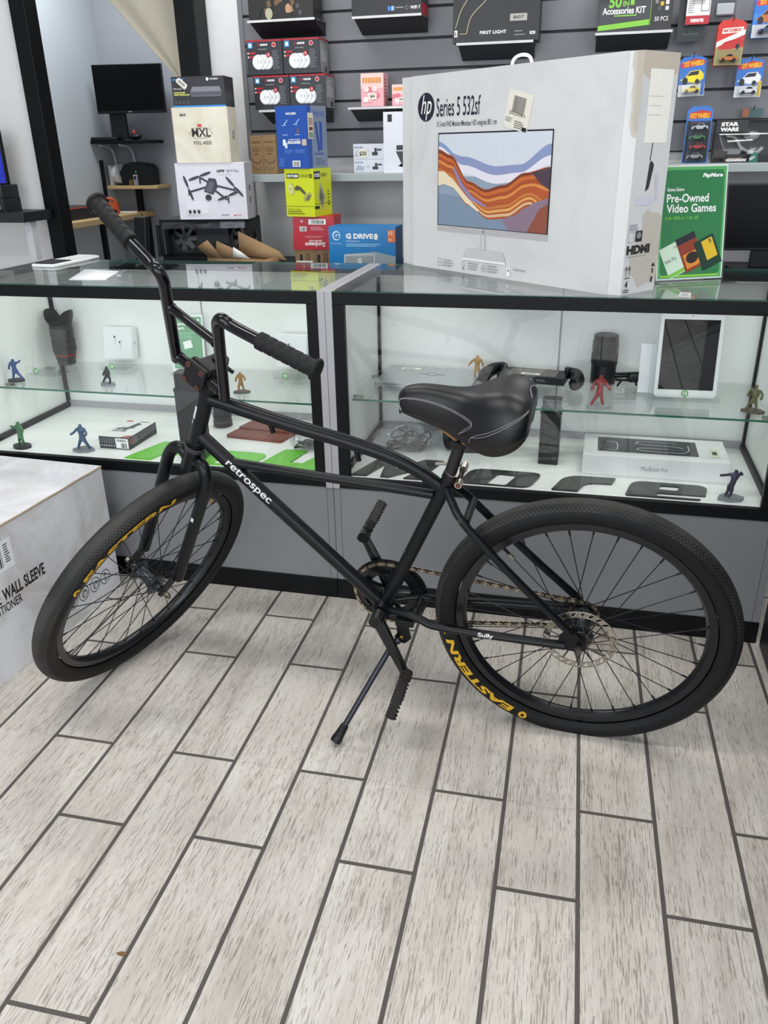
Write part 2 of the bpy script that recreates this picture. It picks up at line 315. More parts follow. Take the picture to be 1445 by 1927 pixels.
# ---------------------------------------------------------------- glass display cases
FY, BY, TZ = 2.164, 2.742, 0.965
def display_case(x0, x1, shelf_y, shelf_z, label, by):
    t = empty('display_case', ((x0 + x1) / 2, (FY + BY) / 2, 0)); tag(t, label, 'display case')
    cx, cy = (x0 + x1) / 2, (FY + BY) / 2
    def T(mb): mb.T = lambda v: V((v.x - cx, v.y - cy, v.z)); return mb
    x2, x3 = x0 + 0.021, x1 - 0.021
    m = T(MB()).box(x0 + 0.0003, x1 - 0.0003, FY + 0.004, BY, 0.067, 0.382, GREY)
    for a in (x2, x3): m.box(a - 0.0006, a + 0.0006, FY + 0.0034, FY + 0.0042, 0.068, 0.382, pm('panel_seam', '#3c3c40', 0.6))
    m.build('base_cabinet', t, 0.0008)
    T(MB()).box(x0 + 0.0003, x1 - 0.0003, FY - 0.001, BY - 0.01, 0.0, 0.067, BLK).build('kick_plate', t, 0.001)
    for a, b in ((x0, x2), (x3, x1)):
        T(MB()).box(a, b, FY - 0.001, BY, 0.382, TZ, TRIM).build('end_panel', t, 0.001)
    fr = T(MB()); zt, zb = 0.929, 0.4165
    fr.box(x2, x3, FY, FY + 0.02, zt, TZ - 0.001, BLK); fr.box(x2, x3, FY, FY + 0.02, 0.3835, zb, BLK)
    fr.box(x2, x2 + 0.033, FY, FY + 0.02, zb, zt, BLK); fr.box(x3 - 0.033, x3, FY, FY + 0.02, zb, zt, BLK)
    fr.box(x2, x3, BY - 0.02, BY, TZ - 0.03, TZ - 0.007, BLK)
    fr.build('frame', t, 0.0015)
    T(MB()).box(x2, x3, FY + 0.02, BY - 0.03, 0.40, 0.4168, WHITE).build('deck', t)
    bk = T(MB()); bk.box(x2, x3, by, by + 0.02, 0.4168, TZ - 0.03, WHITE)
    bk.box(cx - 0.003, cx + 0.003, by - 0.0015, by + 0.0005, 0.4168, TZ - 0.03, TRIM)
    bk.box(x2, x3, by - 0.010, by, 0.4168, 0.44, TRIM)
    bk.build('back_panel', t)
    for xx, sg in ((x2, 1), (x3, -1)):
        e = T(MB()); e.box(min(xx, xx + sg * 0.004), max(xx, xx + sg * 0.004), FY + 0.02, by, 0.4168, TZ - 0.03, WHITE)
        e.box(min(xx + sg * 0.004, xx + sg * 0.016), max(xx + sg * 0.004, xx + sg * 0.016), FY + 0.02, by - 0.011, 0.4168, 0.436, BLK)
        e.box(min(xx + sg * 0.004, xx + sg * 0.012), max(xx + sg * 0.004, xx + sg * 0.012), by - 0.017, by - 0.0005, 0.436, TZ - 0.03, BLK)
        e.build('side_panel', t)
    g = T(MB()); g.box(x2 + 0.028, x3 - 0.028, FY + 0.0205, FY + 0.0255, zb - 0.008, zt + 0.008, GLASS); g.build('front_glass', t, smooth=False)
    g = T(MB()); g.box(x2, x3, FY + 0.001, BY, TZ - 0.0065, TZ, GLASS, 'fk'); g.box(x2, x3, FY + 0.0005, FY + 0.001, TZ - 0.0065, TZ, GEDGE); g.box(x2, x3, BY, BY + 0.0005, TZ - 0.0065, TZ, GEDGE); g.build('top_glass', t, smooth=False)
    g = T(MB()); g.box(x2 + 0.017, x3 - 0.017, shelf_y, by - 0.02, shelf_z - 0.006, shelf_z, GLASS, 'f'); g.box(x2 + 0.017, x3 - 0.017, shelf_y - 0.0006, shelf_y, shelf_z - 0.006, shelf_z, GEDGE); g.build('shelf', t, smooth=False)
    for xx, sg in ((x2 + 0.004, 1), (x3 - 0.004, -1)):
        for yy in (shelf_y + 0.06, by - 0.095):
            T(MB()).box(min(xx, xx + sg * 0.03), max(xx, xx + sg * 0.03), yy - 0.006, yy + 0.006, shelf_z - 0.016, shelf_z - 0.0062, DSTEEL).build('shelf_bracket', t, 0.001)
    return t
display_case(-1.966, -0.7015, 2.305, 0.600, 'left glass display case with green letters and toy figures inside', 2.695)
display_case(-0.7005, 0.5535, 2.275, 0.632, 'right glass display case behind the bicycle saddle and rear wheel', 2.667)
# dark side cabinet at the right edge
rc = empty('side_cabinet', (0.88, 1.2, 0)); tag(rc, 'tall dark wood-grain cabinet side at the right edge', 'cabinet')
DW = pm('dark_wood_laminate', '#15161a', 0.45, var=0.5, scale=14, stretch=(1, 1, 12))
MB().box(-0.32, 0.3, -0.9, 0.955, 0.0, 0.93, DW).build('body', rc, 0.003)
MB().box(-0.325, 0.3, -0.905, 0.9555, 0.93, 0.955, BLK).build('worktop', rc, 0.002)
bc = empty('back_counter', (0, 3.35, 0)); tag(bc, 'low grey work counter along the back wall carrying stacked boxes', 'counter')
MB().box(-1.9, 1.6, -0.28, 0.24, 0, 0.85, GREY).build('body', bc, 0.002)
MB().box(-1.92, 1.6, -0.3, 0.25, 0.85, 0.88, BLK).build('worktop', bc, 0.002)

# ---------------------------------------------------------------- wall shelves
SHP = pm('pale_shelf_laminate', '#a6b0b1', 0.45, var=0.02)
SHD = pm('shelf_underside', '#2c2d31', 0.6); SHM = pm('shelf_metal', '#5f6066', 0.4, var=0.04)
ws = MB().box(-1.50, -0.05, 3.52, WY - 0.005, 1.192, 1.222, SHP)
ws = tag(ws.build('wall_shelf', None, 0.002), 'long pale shelf low on the slatwall, behind the blue and lime cartons', 'shelf')
ws2 = MB().box(0.22, 2.2, 3.52, WY - 0.005, 1.213, 1.243, SHP)
tag(ws2.build('wall_shelf', None, 0.002), 'long pale shelf behind the green sale sign, under the toy cars', 'shelf')
def slat_shelf(x0, x1, z, label, depth=0.16):
    t = empty('slatwall_shelf', ((x0 + x1) / 2, WY - 0.022, z)); tag(t, label, 'shelf', None); hw = (x1 - x0) / 2
    MB().box(-hw, hw, -depth, -0.002, -0.006, -0.0005, SHM).build('shelf_board', t, 0.001)
    m = MB(); m.box(-hw, hw, -depth - 0.002, -depth, -0.009, -0.0003, pm('shelf_lip', '#c9cacc', 0.35)); m.build('front_lip', t)
    m = MB(); m.prism([(-depth + 0.015, -0.006), (-0.002, -0.006), (-0.002, -0.05), (-0.02, -0.05)], -hw + 0.004, hw - 0.004, SHD)
    m.v = [(c, a, b) for a, b, c in m.v]; m.build('support', t)
    return t
slat_shelf(-1.448, -1.158, 1.803, 'top left slatwall shelf under the dark action-figure carton')
slat_shelf(-1.424, -1.138, 1.474, 'slatwall shelf under the four smoke alarm cartons')
slat_shelf(-1.002, -0.720, 1.797, 'slatwall shelf under the black wifi carton at the top')
slat_shelf(-0.580, -0.282, 1.688, 'slatwall shelf under the black carton reading FIRST LIGHT')
slat_shelf(-0.052, 0.226, 1.700, 'slatwall shelf under the green and black accessories kit')
slat_shelf(-1.030, -0.720, 1.474, 'slatwall shelf under the two pink blind boxes')
# ---------------------------------------------------------------- bicycle (local axes: x forward, y to its left, z up in the leaning frame plane; rear hub at z = ZH)
ZH = 0.335
bf = V((-0.99880, 0.04910, 0)); bn = V((-0.04850, -0.98700, -0.15300)); bu = bf.cross(bn)
bike = bpy.data.objects.new('bicycle', None); C.objects.link(bike); bike.empty_display_size = 0.1
o_ = V((0.0487, 1.6291, 0.3201)) - bu * ZH
bike.matrix_world = Matrix(((bf.x, bn.x, bu.x, o_.x), (bf.y, bn.y, bu.y, o_.y), (bf.z, bn.z, bu.z, o_.z), (0, 0, 0, 1)))
tag(bike, 'matte black bicycle leaning on its kickstand in front of the display cases', 'bicycle')
def B(x, y, z): return V((x, y, z + ZH))
SF = (V((0.28, 0.9525, 0.1195)).normalized(), V((-0.8532, 0.3040, -0.4238)).normalized(), V((-0.44, 0.0167, 0.8978)).normalized())
def S(x, y, z): return V((0.9009, 0, 0.3814 + ZH)) + SF[0] * x + SF[1] * y + SF[2] * z
def arc(pts, n=8):
    """Catmull-Rom curve through points"""
    P = [V(p) for p in pts]; P = [P[0] * 2 - P[1]] + P + [P[-1] * 2 - P[-2]]; out = []
    for i in range(1, len(P) - 2):
        for k in range(n):
            t = k / n; a, b, c, d = P[i-1:i+3]
            out.append(0.5 * ((2*b) + (c-a)*t + (2*a-5*b+4*c-d)*t*t + (3*b-a-3*c+d)*t**3))
    return out + [P[-2]]
DECAL = ink('#d9dadc')
BB = (0.467, -0.012)
HT = B(0.8337, 0, 0.5387); HB = B(0.9009, 0, 0.3814)
fr = MB()
fr.cyl(HT, HB, 0.0178, MATTE, 20)
for c, s_ in ((HT, -1), (HB, 1)):
    d = (HB - HT).normalized() * s_; fr.cyl(c - d * 0.012, c + d * 0.001, 0.0198, MATTE, 20)
tt = arc([B(0.838, 0, 0.509), B(0.6696, 0, 0.4628), B(0.529, 0, 0.4294), B(0.4385, 0, 0.4039), B(0.3737, 0, 0.375), B(0.318, 0, 0.338)])
fr.tube(tt, [0.0165 - 0.002 * i / len(tt) for i in range(len(tt))], MATTE, 18)
DT0, DT1 = B(0.884, 0, 0.418), B(0.472, 0, -0.012)
fr.tube([DT0, DT1], 0.0166, MATTE, 20)
MT0, MT1 = B(0.806, 0, 0.349), B(0.336, 0, 0.3155); fr.tube([MT0, MT1], 0.0108, MATTE, 14)
ST0, ST1 = B(*[BB[0], 0, BB[1]]), B(0.2945, 0, 0.373)
fr.tube([ST0, ST1], 0.0157, MATTE, 20)
fr.cyl(B(BB[0], -0.036, BB[1]), B(BB[0], 0.036, BB[1]), 0.0215, MATTE, 24)
for sg in (1, -1):
    fr.tube(arc([B(0.305, 0.012*sg, 0.340), B(0.288, 0.030*sg, 0.318), B(0.268, 0.046*sg, 0.291), B(0.225, 0.053*sg, 0.242), B(0.12, 0.060*sg, 0.132), B(0.018, 0.066*sg, 0.032)]), 0.0093, MATTE, 14)
    fr.tube(arc([B(0.455, 0.020*sg, -0.012), B(0.40, 0.034*sg, -0.006), B(0.365, 0.043*sg, -0.009), B(0.33, 0.049*sg, -0.016), B(0.225, 0.058*sg, -0.012), B(0.03, 0.066*sg, -0.004)]), 0.0108, MATTE, 14, sx=0.85)
    dp = MB()
    pts = [(0.045, 0.02), (0.02, 0.045), (0.002, 0.025), (-0.014, 0.008), (-0.014, -0.012), (0.005, -0.018), (0.045, -0.014)]
    fr.add([B(x, 0.0635*sg + e, z) for e in (-0.003, 0.003) for x, z in pts], [tuple(range(7)), tuple(range(13, 6, -1))] + [(k, (k+1) % 7, 7 + (k+1) % 7, 7 + k) for k in range(7)], MATTE)
fr.cyl(B(0.256, -0.046, 0.283), B(0.256, 0.046, 0.283), 0.009, MATTE, 12)
fr.cyl(B(0.385, -0.036, -0.008), B(0.385, 0.036, -0.008), 0.009, MATTE, 12)
for c in (B(0.70, 0.0, 0.452), B(0.505, 0.0, 0.4)):                # cable stops under the top tube
    fr.cyl(c + V((0, 0.0, 0.008)), c + V((-0.004, 0.0, -0.016)), 0.006, MATTE, 10)
frame = fr.build('frame', bike)
for x, z, y in ((0.645, 0.1685, 0.0), (0.60, 0.1215, 0.0), (0.400, 0.148, 0)):
    c = B(x, 0.0, z); db = MB()
    db.cyl(c + V((0.004, 0.010, 0.012)), c + V((0.0052, 0.0125, 0.0155)), 0.0035, DGREY, 10); db.build('cable_boss', frame)
db = MB(); db.cyl(B(0.268, 0.0535, 0.291), B(0.268, 0.058, 0.291), 0.0042, DSTEEL, 12); db.cyl(B(0.268, 0.058, 0.291), B(0.268, 0.0583, 0.291), 0.0022, BLKP, 8)
db.build('cable_boss', frame)
def tube_text(t, A0, A1, r, u0, u1, h, face, m, name, bold=0.02):
    """lettering wrapped on a tube, running from A0 to A1; face = direction the middle of the text looks to"""
    d = (A1 - A0).normalized(); nrm = (face - d * face.dot(d)).normalized(); side = nrm.cross(d)
    vs, fs, _ = text2d(t, bold)
    bm = bmesh.new(); bv = [bm.verts.new((a, b, 0)) for a, b in vs]
    for f in fs:
        try: bm.faces.new([bv[k] for k in f])
        except ValueError: pass
    for k in range(1, 6): bmesh.ops.bisect_plane(bm, geom=bm.verts[:] + bm.edges[:] + bm.faces[:], plane_co=(0, k / 6, 0), plane_no=(0, 1, 0))
    for v in bm.verts:
        a = (v.co.y - 0.5) * h / r
        v.co = A0 + d * (u0 + v.co.x * (u1 - u0)) + (nrm * cos(a) + side * sin(a)) * (r + 0.0004)
    bmesh.ops.recalc_face_normals(bm, faces=bm.faces[:])
    me = bpy.data.meshes.new(name); bm.to_mesh(me); bm.free(); me.materials.append(m)
    o = bpy.data.objects.new(name, me); C.objects.link(o); o.parent = frame; o['label'] = t + ' in pale grey letters'
CAM_L = V((-0.0314, 1.4568, 1.2405 + ZH))
mid = (DT0 + DT1) / 2
dd_ = (DT1 - DT0).normalized(); fdir = (CAM_L - mid) - dd_ * (CAM_L - mid).dot(dd_)
tube_text('retrospec', DT0, DT1, 0.0166, 0.090, 0.226, 0.0200, fdir + V((0.35, 0.2, -0.55)), DECAL, 'decal', 0.012)
tube_text('Sully', B(0.225, 0.058, -0.012), B(0.03, 0.066, -0.004), 0.0108, 0.0, 0.036, 0.0125, V((0, 1, 0.35)), DECAL, 'decal', 0.03)
hb_ = MB(); ax = (HB - HT).normalized(); fwd = V((1, 0.55, 0.0)); fwd = (fwd - ax * fwd.dot(ax)).normalized(); sd = ax.cross(fwd)
for (a0, a1, l0, l1) in ((-0.5, 0.5, 0.055, 0.088), (-0.25, 0.5, 0.094, 0.103)):   # head badge
    hb_.grid(lambda u, v: HT + ax * (l0 + (l1 - l0) * v) + (fwd * cos(a0 + (a1 - a0) * u) + sd * sin(a0 + (a1 - a0) * u)) * 0.0183, 6, 2, DECAL)
hb_.build('head_badge', frame)

# wheels
YEL = pm('yellow_lettering', '#d9a91e', 0.55, var=0.12, scale=200)
def tire_material():
    m, t, p = base('tire_rubber'); L = t.links.new
    uv = N(t, 'ShaderNodeUVMap'); sp = N(t, 'ShaderNodeSeparateXYZ'); L(uv.outputs[0], sp.inputs[0])
    def mth(op, a, b=None):
        n = N(t, 'ShaderNodeMath', operation=op)
        for i, q in enumerate((a, b)):
            if q is None: continue
            if isinstance(q, (int, float)): n.inputs[i].default_value = q
            else: L(q, n.inputs[i])
        return n.outputs[0]
    # u in metres round the tread, v in metres across it: two crossing families of grooves
    def fam(sg):
        a = mth('MULTIPLY', mth('ADD', sp.outputs[0], mth('MULTIPLY', sp.outputs[1], sg * 0.8)), 2 * pi / 0.0088)
        return mth('GREATER_THAN', mth('SINE', a), 0.84)
    groove = mth('MAXIMUM', fam(1), fam(-1)); av = mth('ABSOLUTE', sp.outputs[1])
    zone = mth('MULTIPLY', mth('LESS_THAN', av, 0.0345), mth('GREATER_THAN', av, 0.0115)); g = mth('MULTIPLY', groove, zone)
    tn = N(t, 'ShaderNodeTexCoord'); ns = N(t, 'ShaderNodeTexNoise'); ns.inputs['Scale'].default_value = 9; ns.inputs['Detail'].default_value = 5; L(tn.outputs['Object'], ns.inputs['Vector'])
    wear = mth('MULTIPLY', ns.outputs['Fac'], mth('LESS_THAN', av, 0.030))
    r = N(t, 'ShaderNodeValToRGB'); e = r.color_ramp.elements; e[0].position = 0.2; e[0].color = lin('#121214'); e[1].position = 0.6; e[1].color = lin('#3a3938'); L(mth('ADD', mth('MULTIPLY', ns.outputs['Fac'], 0.30), mth('MULTIPLY', wear, 0.70)), r.inputs[0])
    mx = N(t, 'ShaderNodeMix', data_type='RGBA'); L(g, mx.inputs[0]); L(r.outputs[0], mx.inputs[6]); mx.inputs[7].default_value = lin('#0c0c0d'); L(mx.outputs[2], p.inputs['Base Color'])
    p.inputs['Roughness'].default_value = 0.6; p.inputs['Specular IOR Level'].default_value = 0.3
    b = N(t, 'ShaderNodeBump'); b.inputs['Strength'].default_value = 0.7; b.inputs['Distance'].default_value = 0.0012; L(mth('SUBTRACT', 1.0, g), b.inputs['Height']); L(b.outputs[0], p.inputs['Normal'])
    return m
TIRE = tire_material()
RB, RT, RM, RW = 0.2795, 0.0272, 0.3125, 0.0132   # bead radius, tire section radius, section centre radius, half rim width
def tpoint(a, s):
    """point on the tire: a = angle round the wheel from straight forward, s = metres along the section from the crown, + to the left"""
    q = s / RT; return V((cos(a) * (RM + RT * cos(q)), RT * 1.02 * sin(q), sin(a) * (RM + RT * cos(q))))
def tire_mesh(flat):
    me = bpy.data.meshes.new('tire'); nu, nv = 180, 22; smax = RT * 2.55; vs = []; uvs = []
    for i in range(nu):
        a = 2 * pi * i / nu
        for j in range(nv + 1):
            s = -smax + 2 * smax * j / nv; p = tpoint(a, s)
            if flat:                                       # under-inflated: squashed flat where it stands
                d = -0.3285; k = 1.0
                if p.z < d + 0.012:
                    over = max(0.0, d + 0.006 - p.z); p.y *= 1 + 5.0 * over; p.z = max(p.z, d) if p.z < d else p.z
            vs.append(p); uvs.append((RM * a, s))
    q = nv + 1; fs = [(i*q+j, i*q+j+1, ((i+1) % nu)*q+j+1, ((i+1) % nu)*q+j) for i in range(nu) for j in range(nv)]
    me.from_pydata(vs, [], fs); ul = me.uv_layers.new(name='tread')
    for pl in me.polygons:
        for li in pl.loop_indices:
            vi = me.loops[li].vertex_index; u, v = uvs[vi]
            if pl.vertices[2] // q == 0 and vi // q == 0: u += 2 * pi * RM
            ul.data[li].uv = (u, v)
    me.polygons.foreach_set('use_smooth', [True] * len(me.polygons)); me.materials.append(TIRE); return me
def tire_text(t, a0, a1, s0, s1, parent, flip=False, bold=0.04):
    """letters on the left sidewall; s0..s1 from baseline to cap height"""
    vs, fs, _ = text2d(t, bold, 0.12); bm = bmesh.new(); bv = [bm.verts.new((a, b, 0)) for a, b in vs]
    for f in fs:
        try: bm.faces.new([bv[k] for k in f])
        except ValueError: pass
    for k in range(1, 8): bmesh.ops.bisect_plane(bm, geom=bm.verts[:] + bm.edges[:] + bm.faces[:], plane_co=(0, k / 8, 0), plane_no=(0, 1, 0))
    for k in range(1, 24): bmesh.ops.bisect_plane(bm, geom=bm.verts[:] + bm.edges[:] + bm.faces[:], plane_co=(k / 24, 0, 0), plane_no=(1, 0, 0))
    for v in bm.verts:
        a = a0 + (a1 - a0) * v.co.x; s = s0 + (s1 - s0) * v.co.y; p = tpoint(a, s); c = V((cos(a) * RM, 0, sin(a) * RM)); v.co = p + (p - c).normalized() * 0.0006
    me = bpy.data.meshes.new('lettering'); bm.to_mesh(me); bm.free(); me.materials.append(YEL)
    o = bpy.data.objects.new('lettering', me); C.objects.link(o); o.parent = parent; return o
RIMM = pm('black_rim', '#101116', 0.3, var=0.15, scale=60)
sp_mesh = {}
def spoke_mesh(hub_r, side, lead, phase):
    p0 = V((hub_r * cos(phase + lead), 0.031 * side, hub_r * sin(phase + lead))); p1 = V((0.2655 * cos(phase), 0.002 * side, 0.2655 * sin(phase)))
    d = (p1 - p0).normalized(); m = MB(); m.tube([p0, p1 - d * 0.014], 0.00115, SPOKE, 6, cap=False); m.cyl(p1 - d * 0.014, p1 + d * 0.002, 0.0021, BLKP, 8, 0.0026)
    return m
def make_wheel(rear):
    rim = MB(); prof = []
    for r_, y in ((0.2875, RW), (0.2865, RW - 0.0022), (0.2790, RW - 0.0024), (0.276, 0.004), (0.276, -0.004), (0.2790, -RW + 0.0024), (0.2865, -RW + 0.0022), (0.2875, -RW), (0.2715, -RW), (0.2660, -0.0055), (0.2643, 0.0), (0.2660, 0.0055), (0.2715, RW)): prof.append((r_, y))
    nr, npf = 120, len(prof)
    rim.add([(r_ * cos(2*pi*i/nr), y, r_ * sin(2*pi*i/nr)) for i in range(nr) for r_, y in prof], [(i*npf+j, ((i+1) % nr)*npf+j, ((i+1) % nr)*npf+(j+1) % npf, i*npf+(j+1) % npf) for i in range(nr) for j in range(npf)], RIMM)
    wheel = rim.build('wheel', bike)
    t = bpy.data.objects.new('tire', tire_mesh(rear)); C.objects.link(t); t.parent = wheel
    hub = MB()
    hr = 0.024
    prof = [(0.008, -0.05), (0.012, -0.048), (0.012, -0.036), (hr + 0.005, -0.034), (hr + 0.005, -0.030), (0.019, -0.026), (0.0155, -0.01), (0.0155, 0.01), (0.019, 0.026), (hr + 0.005, 0.030), (hr + 0.005, 0.034), (0.012, 0.036), (0.012, 0.048), (0.008, 0.05)]
    hub.lathe(prof, pm('hub_black', '#2a3039', 0.25, 0.2, var=0.15), ax=(0, 1, 0), n=24)
    hub.build('hub', wheel)
    axl = MB(); axl.cyl((0, -0.074, 0), (0, 0.084, 0), 0.0048, DSTEEL, 10)
    for y in (-0.078, 0.069): axl.cyl((0, y, 0), (0, y + 0.009, 0), 0.0075, DSTEEL, 6)
    axl.build('axle', wheel)
    for k in range(32):
        side = 1 if k % 2 else -1; ph = 2 * pi * k / 32 + 0.03; lead = (0.95 if (k // 2) % 2 else -0.95) + 0.0
        spoke_mesh(hr + 0.0025, side, lead, ph).build('spoke', wheel)
    vv = MB(); d = V((cos(0.82), 0, sin(0.82))) if rear else V((cos(2.3), 0, sin(2.3))); 
    if rear: vv.cyl(d * 0.266, d * 0.247, 0.0036, BLKP, 10); vv.cyl(d * 0.247, d * 0.234, 0.0045, STEEL, 12); vv.cyl(d * 0.234, d * 0.230, 0.003, STEEL, 10)
    else: vv.cyl(d * 0.266, d * 0.252, 0.003, pm('brass', '#a07a3a', 0.4, 0.8), 10)
    vv.build('valve', wheel)
    return wheel
rw = make_wheel(True); rw.location = B(0, 0, 0); rw['label'] = 'rear wheel with a disc rotor'
tire_text('EASTERN', rad(-62), rad(-13), RT * 2.02, RT * 1.32, rw)
lg = MB(); 
def tring(mb, a, s, r_, th, m):
    for k in range(14):
        q = [tpoint(a + (r_ + e * th) * cos(2*pi*(k+f)/14) / RM, s + (r_ + e * th) * sin(2*pi*(k+f)/14)) for f in (0, 1) for e in (-1, 1)]
        c = V((cos(a) * RM, 0, sin(a) * RM)); q = [p + (p - c).normalized() * 0.0006 for p in q]
        mb.add(q, [(0, 1, 3, 2)], m)
tring(lg, rad(-67), RT * 1.67, 0.0075, 0.0032, YEL); tring(lg, rad(-9.8), RT * 1.4, 0.0018, 0.0005, YEL); lg.build('lettering', rw)
rot = MB(); nn = 72
for k in range(nn):
    a = 2*pi*k/nn; b = a + 2*pi/nn
    for r0, r1 in ((0.0655, 0.0675), (0.0785, 0.0805)):
        vs = [(r_*cos(q), y, r_*sin(q)) for y in (0.0455, 0.0473) for q in (a, b) for r_ in (r0, r1)]
        rot.add(vs, [(0, 1, 3, 2), (4, 6, 7, 5), (0, 2, 6, 4), (1, 5, 7, 3)], STEEL)
    if k % 3 != 2:
        c = a + 0.10; vs = [(r_*cos(q), y, r_*sin(q)) for y in (0.0455, 0.0473) for r_, q in ((0.0672, a), (0.0672, a + 0.062), (0.0788, c), (0.0788, c + 0.062))]
        rot.add(vs, [(0, 1, 3, 2), (4, 6, 7, 5), (0, 4, 5, 1), (2, 3, 7, 6), (0, 2, 6, 4), (1, 5, 7, 3)], STEEL)
rotor = rot.build('brake_rotor', rw); rot = MB()
for k in range(12):
    a = 2*pi*k/12; b = a + (0.42 if k % 2 else 0.25)
    rot.tube([(0.021*cos(b), 0.0464, 0.021*sin(b)), (0.067*cos(a), 0.0464, 0.067*sin(a))], [0.0024, 0.0020], DSTEEL, 6)
rot.lathe([(0.014, 0.044), (0.0235, 0.044), (0.0235, 0.0478), (0.014, 0.0478)], DGREY, ax=(0, 1, 0), cap=False)
for k in range(6): a = 2*pi*k/6 + 0.3; rot.cyl((0.0215*cos(a), 0.0478, 0.0215*sin(a)), (0.0215*cos(a), 0.0505, 0.0215*sin(a)), 0.0035, DSTEEL, 8)
rot.build('rotor_carrier', rotor)
cog = MB(); pts = [((0.036 if k % 2 else 0.0325) * cos(2*pi*k/36), (0.036 if k % 2 else 0.0325) * sin(2*pi*k/36)) for k in range(36)]
cog.add([(x, y, z) for y in (-0.047, -0.044) for x, z in pts], [tuple(range(36)), tuple(range(71, 35, -1))] + [(k, (k+1) % 36, 36 + (k+1) % 36, 36 + k) for k in range(36)], DSTEEL); cog.build('sprocket', rw)
fw = make_wheel(False); fw['label'] = 'front wheel turned sharply towards the viewer'
a_ = V((0.2661, 0.9526, 0.1475)).normalized(); b_ = V((-0.8532, 0.3040, -0.4238)).normalized(); c_ = a_.cross(b_)
hf = B(1.1035, 0.0302, -0.0066)
fw.matrix_local = Matrix(((a_.x, b_.x, c_.x, hf.x), (a_.y, b_.y, c_.y, hf.y), (a_.z, b_.z, c_.z, hf.z), (0, 0, 0, 1)))
tire_text('EASTERN', rad(33), rad(86), RT * 2.02, RT * 1.32, fw)
lg = MB(); tring(lg, rad(28), RT * 1.67, 0.0075, 0.0032, YEL); lg.build('lettering', fw)

# fork in the turned steering frame
fk = MB(); fk.cyl(S(0, 0, 0.004), S(0, 0, -0.062), 0.0205, MATTE, 20); fk.lathe([(0.0225, -0.006), (0.0245, 0.0), (0.0225, 0.008)], DGREY, S(0, 0, 0), tuple(SF[2]), 24, False)
for sg in (1, -1):
    fk.tube(arc([S(0.0, 0.008*sg, -0.040), S(0.002, 0.030*sg, -0.028), S(0.004, 0.050*sg, -0.038), S(0.004, 0.061*sg, -0.066), S(0.002, 0.0635*sg, -0.105), S(0, 0.0635*sg, -0.22), S(0, 0.0635*sg, -0.405)], 6), 0.0150, MATTE, 16)
    pts = [(-0.006, -0.385), (0.008, -0.375), (0.052, -0.425), (0.054, -0.442), (0.043, -0.453), (0.030, -0.447), (-0.004, -0.408)]
    fk.add([S(x, 0.060*sg + e, z) for e in (-0.0028, 0.0028) for x, z in pts], [tuple(range(7)), tuple(range(13, 6, -1))] + [(k, (k+1) % 7, 7 + (k+1) % 7, 7 + k) for k in range(7)], MATTE)
fork = fk.build('fork', bike)
m = MB(); m.add([S(*p) for p in ((0.0153, 0.059, -0.175), (0.0153, 0.067, -0.175), (0.0153, 0.067, -0.187), (0.0153, 0.059, -0.187))], [(0, 1, 2, 3)], DECAL); m.build('sticker', fork)
# stem and handlebar
TB = rad(24); RD = V((sin(TB), 0, cos(TB)))
def H(y, s, back=0.0): return S(0.0545 + RD.x * s - back, y, 0.227 + RD.z * s)
hb2 = MB(); pts = []
for sg in (-1, 1):
    side = [H(0.071*sg, -0.014), H(0.071*sg, 0.10), H(0.071*sg, 0.195), H(0.073*sg, 0.216), H(0.085*sg, 0.232), S(0.1440, 0.105*sg, 0.437), S(0.141, 0.17*sg, 0.4465), S(0.1235, 0.288*sg, 0.459)]
    hb2.tube(arc(side, 6), 0.0119, GLOSSB, 16)
hb2.tube([H(-0.071, 0), H(0.071, 0)], 0.0119, GLOSSB, 16)
hb2.tube([H(-0.071, 0.149), H(0.071, 0.149)], 0.0095, GLOSSB, 14)
for y in (-0.071, 0.071):
    sg = 1 if y < 0 else -1
    hb2.cyl(H(y + sg*0.010, 0), H(y + sg*0.016, 0), 0.0135, GLOSSB, 14, 0.0122); hb2.cyl(H(y + sg*0.010, 0.149), H(y + sg*0.015, 0.149), 0.0112, GLOSSB, 14, 0.0098)
hbar = hb2.build('handlebar', bike)
for sg in (-1, 1):
    g = MB(); a = S(0.1415, 0.166*sg, 0.4462); b = S(0.1232, 0.291*sg, 0.4592); d = (b - a).normalized()
    L_ = (b - a).length; prof = [(0.0135, 0), (0.0165, 0.002), (0.0170, 0.016), (0.0156, 0.018)]
    for k in range(5):
        q = 0.020 + k * 0.018; prof += [(0.0152, q), (0.0163, q + 0.002), (0.0165, q + 0.014), (0.0152, q + 0.0165)]
    prof += [(0.0158, L_ - 0.014), (0.0175, L_ - 0.009), (0.0212, L_ - 0.007), (0.0217, L_ - 0.002), (0.0195, L_ + 0.001), (0.010, L_ + 0.0018)]
    g.lathe(prof, RUB, a, tuple(d), 22)
    g.build('grip', hbar)
st = MB()
st.cyl(S(0, 0, 0.165), S(0, 0, 0.203), 0.0195, BLKP, 22); st.cyl(S(0, 0, 0.203), S(0, 0, 0.249), 0.0192, BLKP, 22)
def sbox(mb, x0, x1, y0, y1, z0, z1, m): mb.add([S(x, y, z) for z in (z0, z1) for y in (y0, y1) for x in (x0, x1)], [(0, 2, 3, 1), (4, 5, 7, 6), (0, 1, 5, 4), (2, 6, 7, 3), (0, 4, 6, 2), (1, 3, 7, 5)], m)
sbox(st, 0.0, 0.052, -0.023, 0.023, 0.205, 0.248, BLKP); sbox(st, 0.046, 0.060, -0.028, 0.028, 0.200, 0.254, BLKP)
stem = st.build('stem', bike, 0.004)
fp = MB(); sbox(fp, 0.0605, 0.075, -0.028, 0.028, 0.200, 0.254, BLKP); plate = fp.build('faceplate', stem, 0.0045)
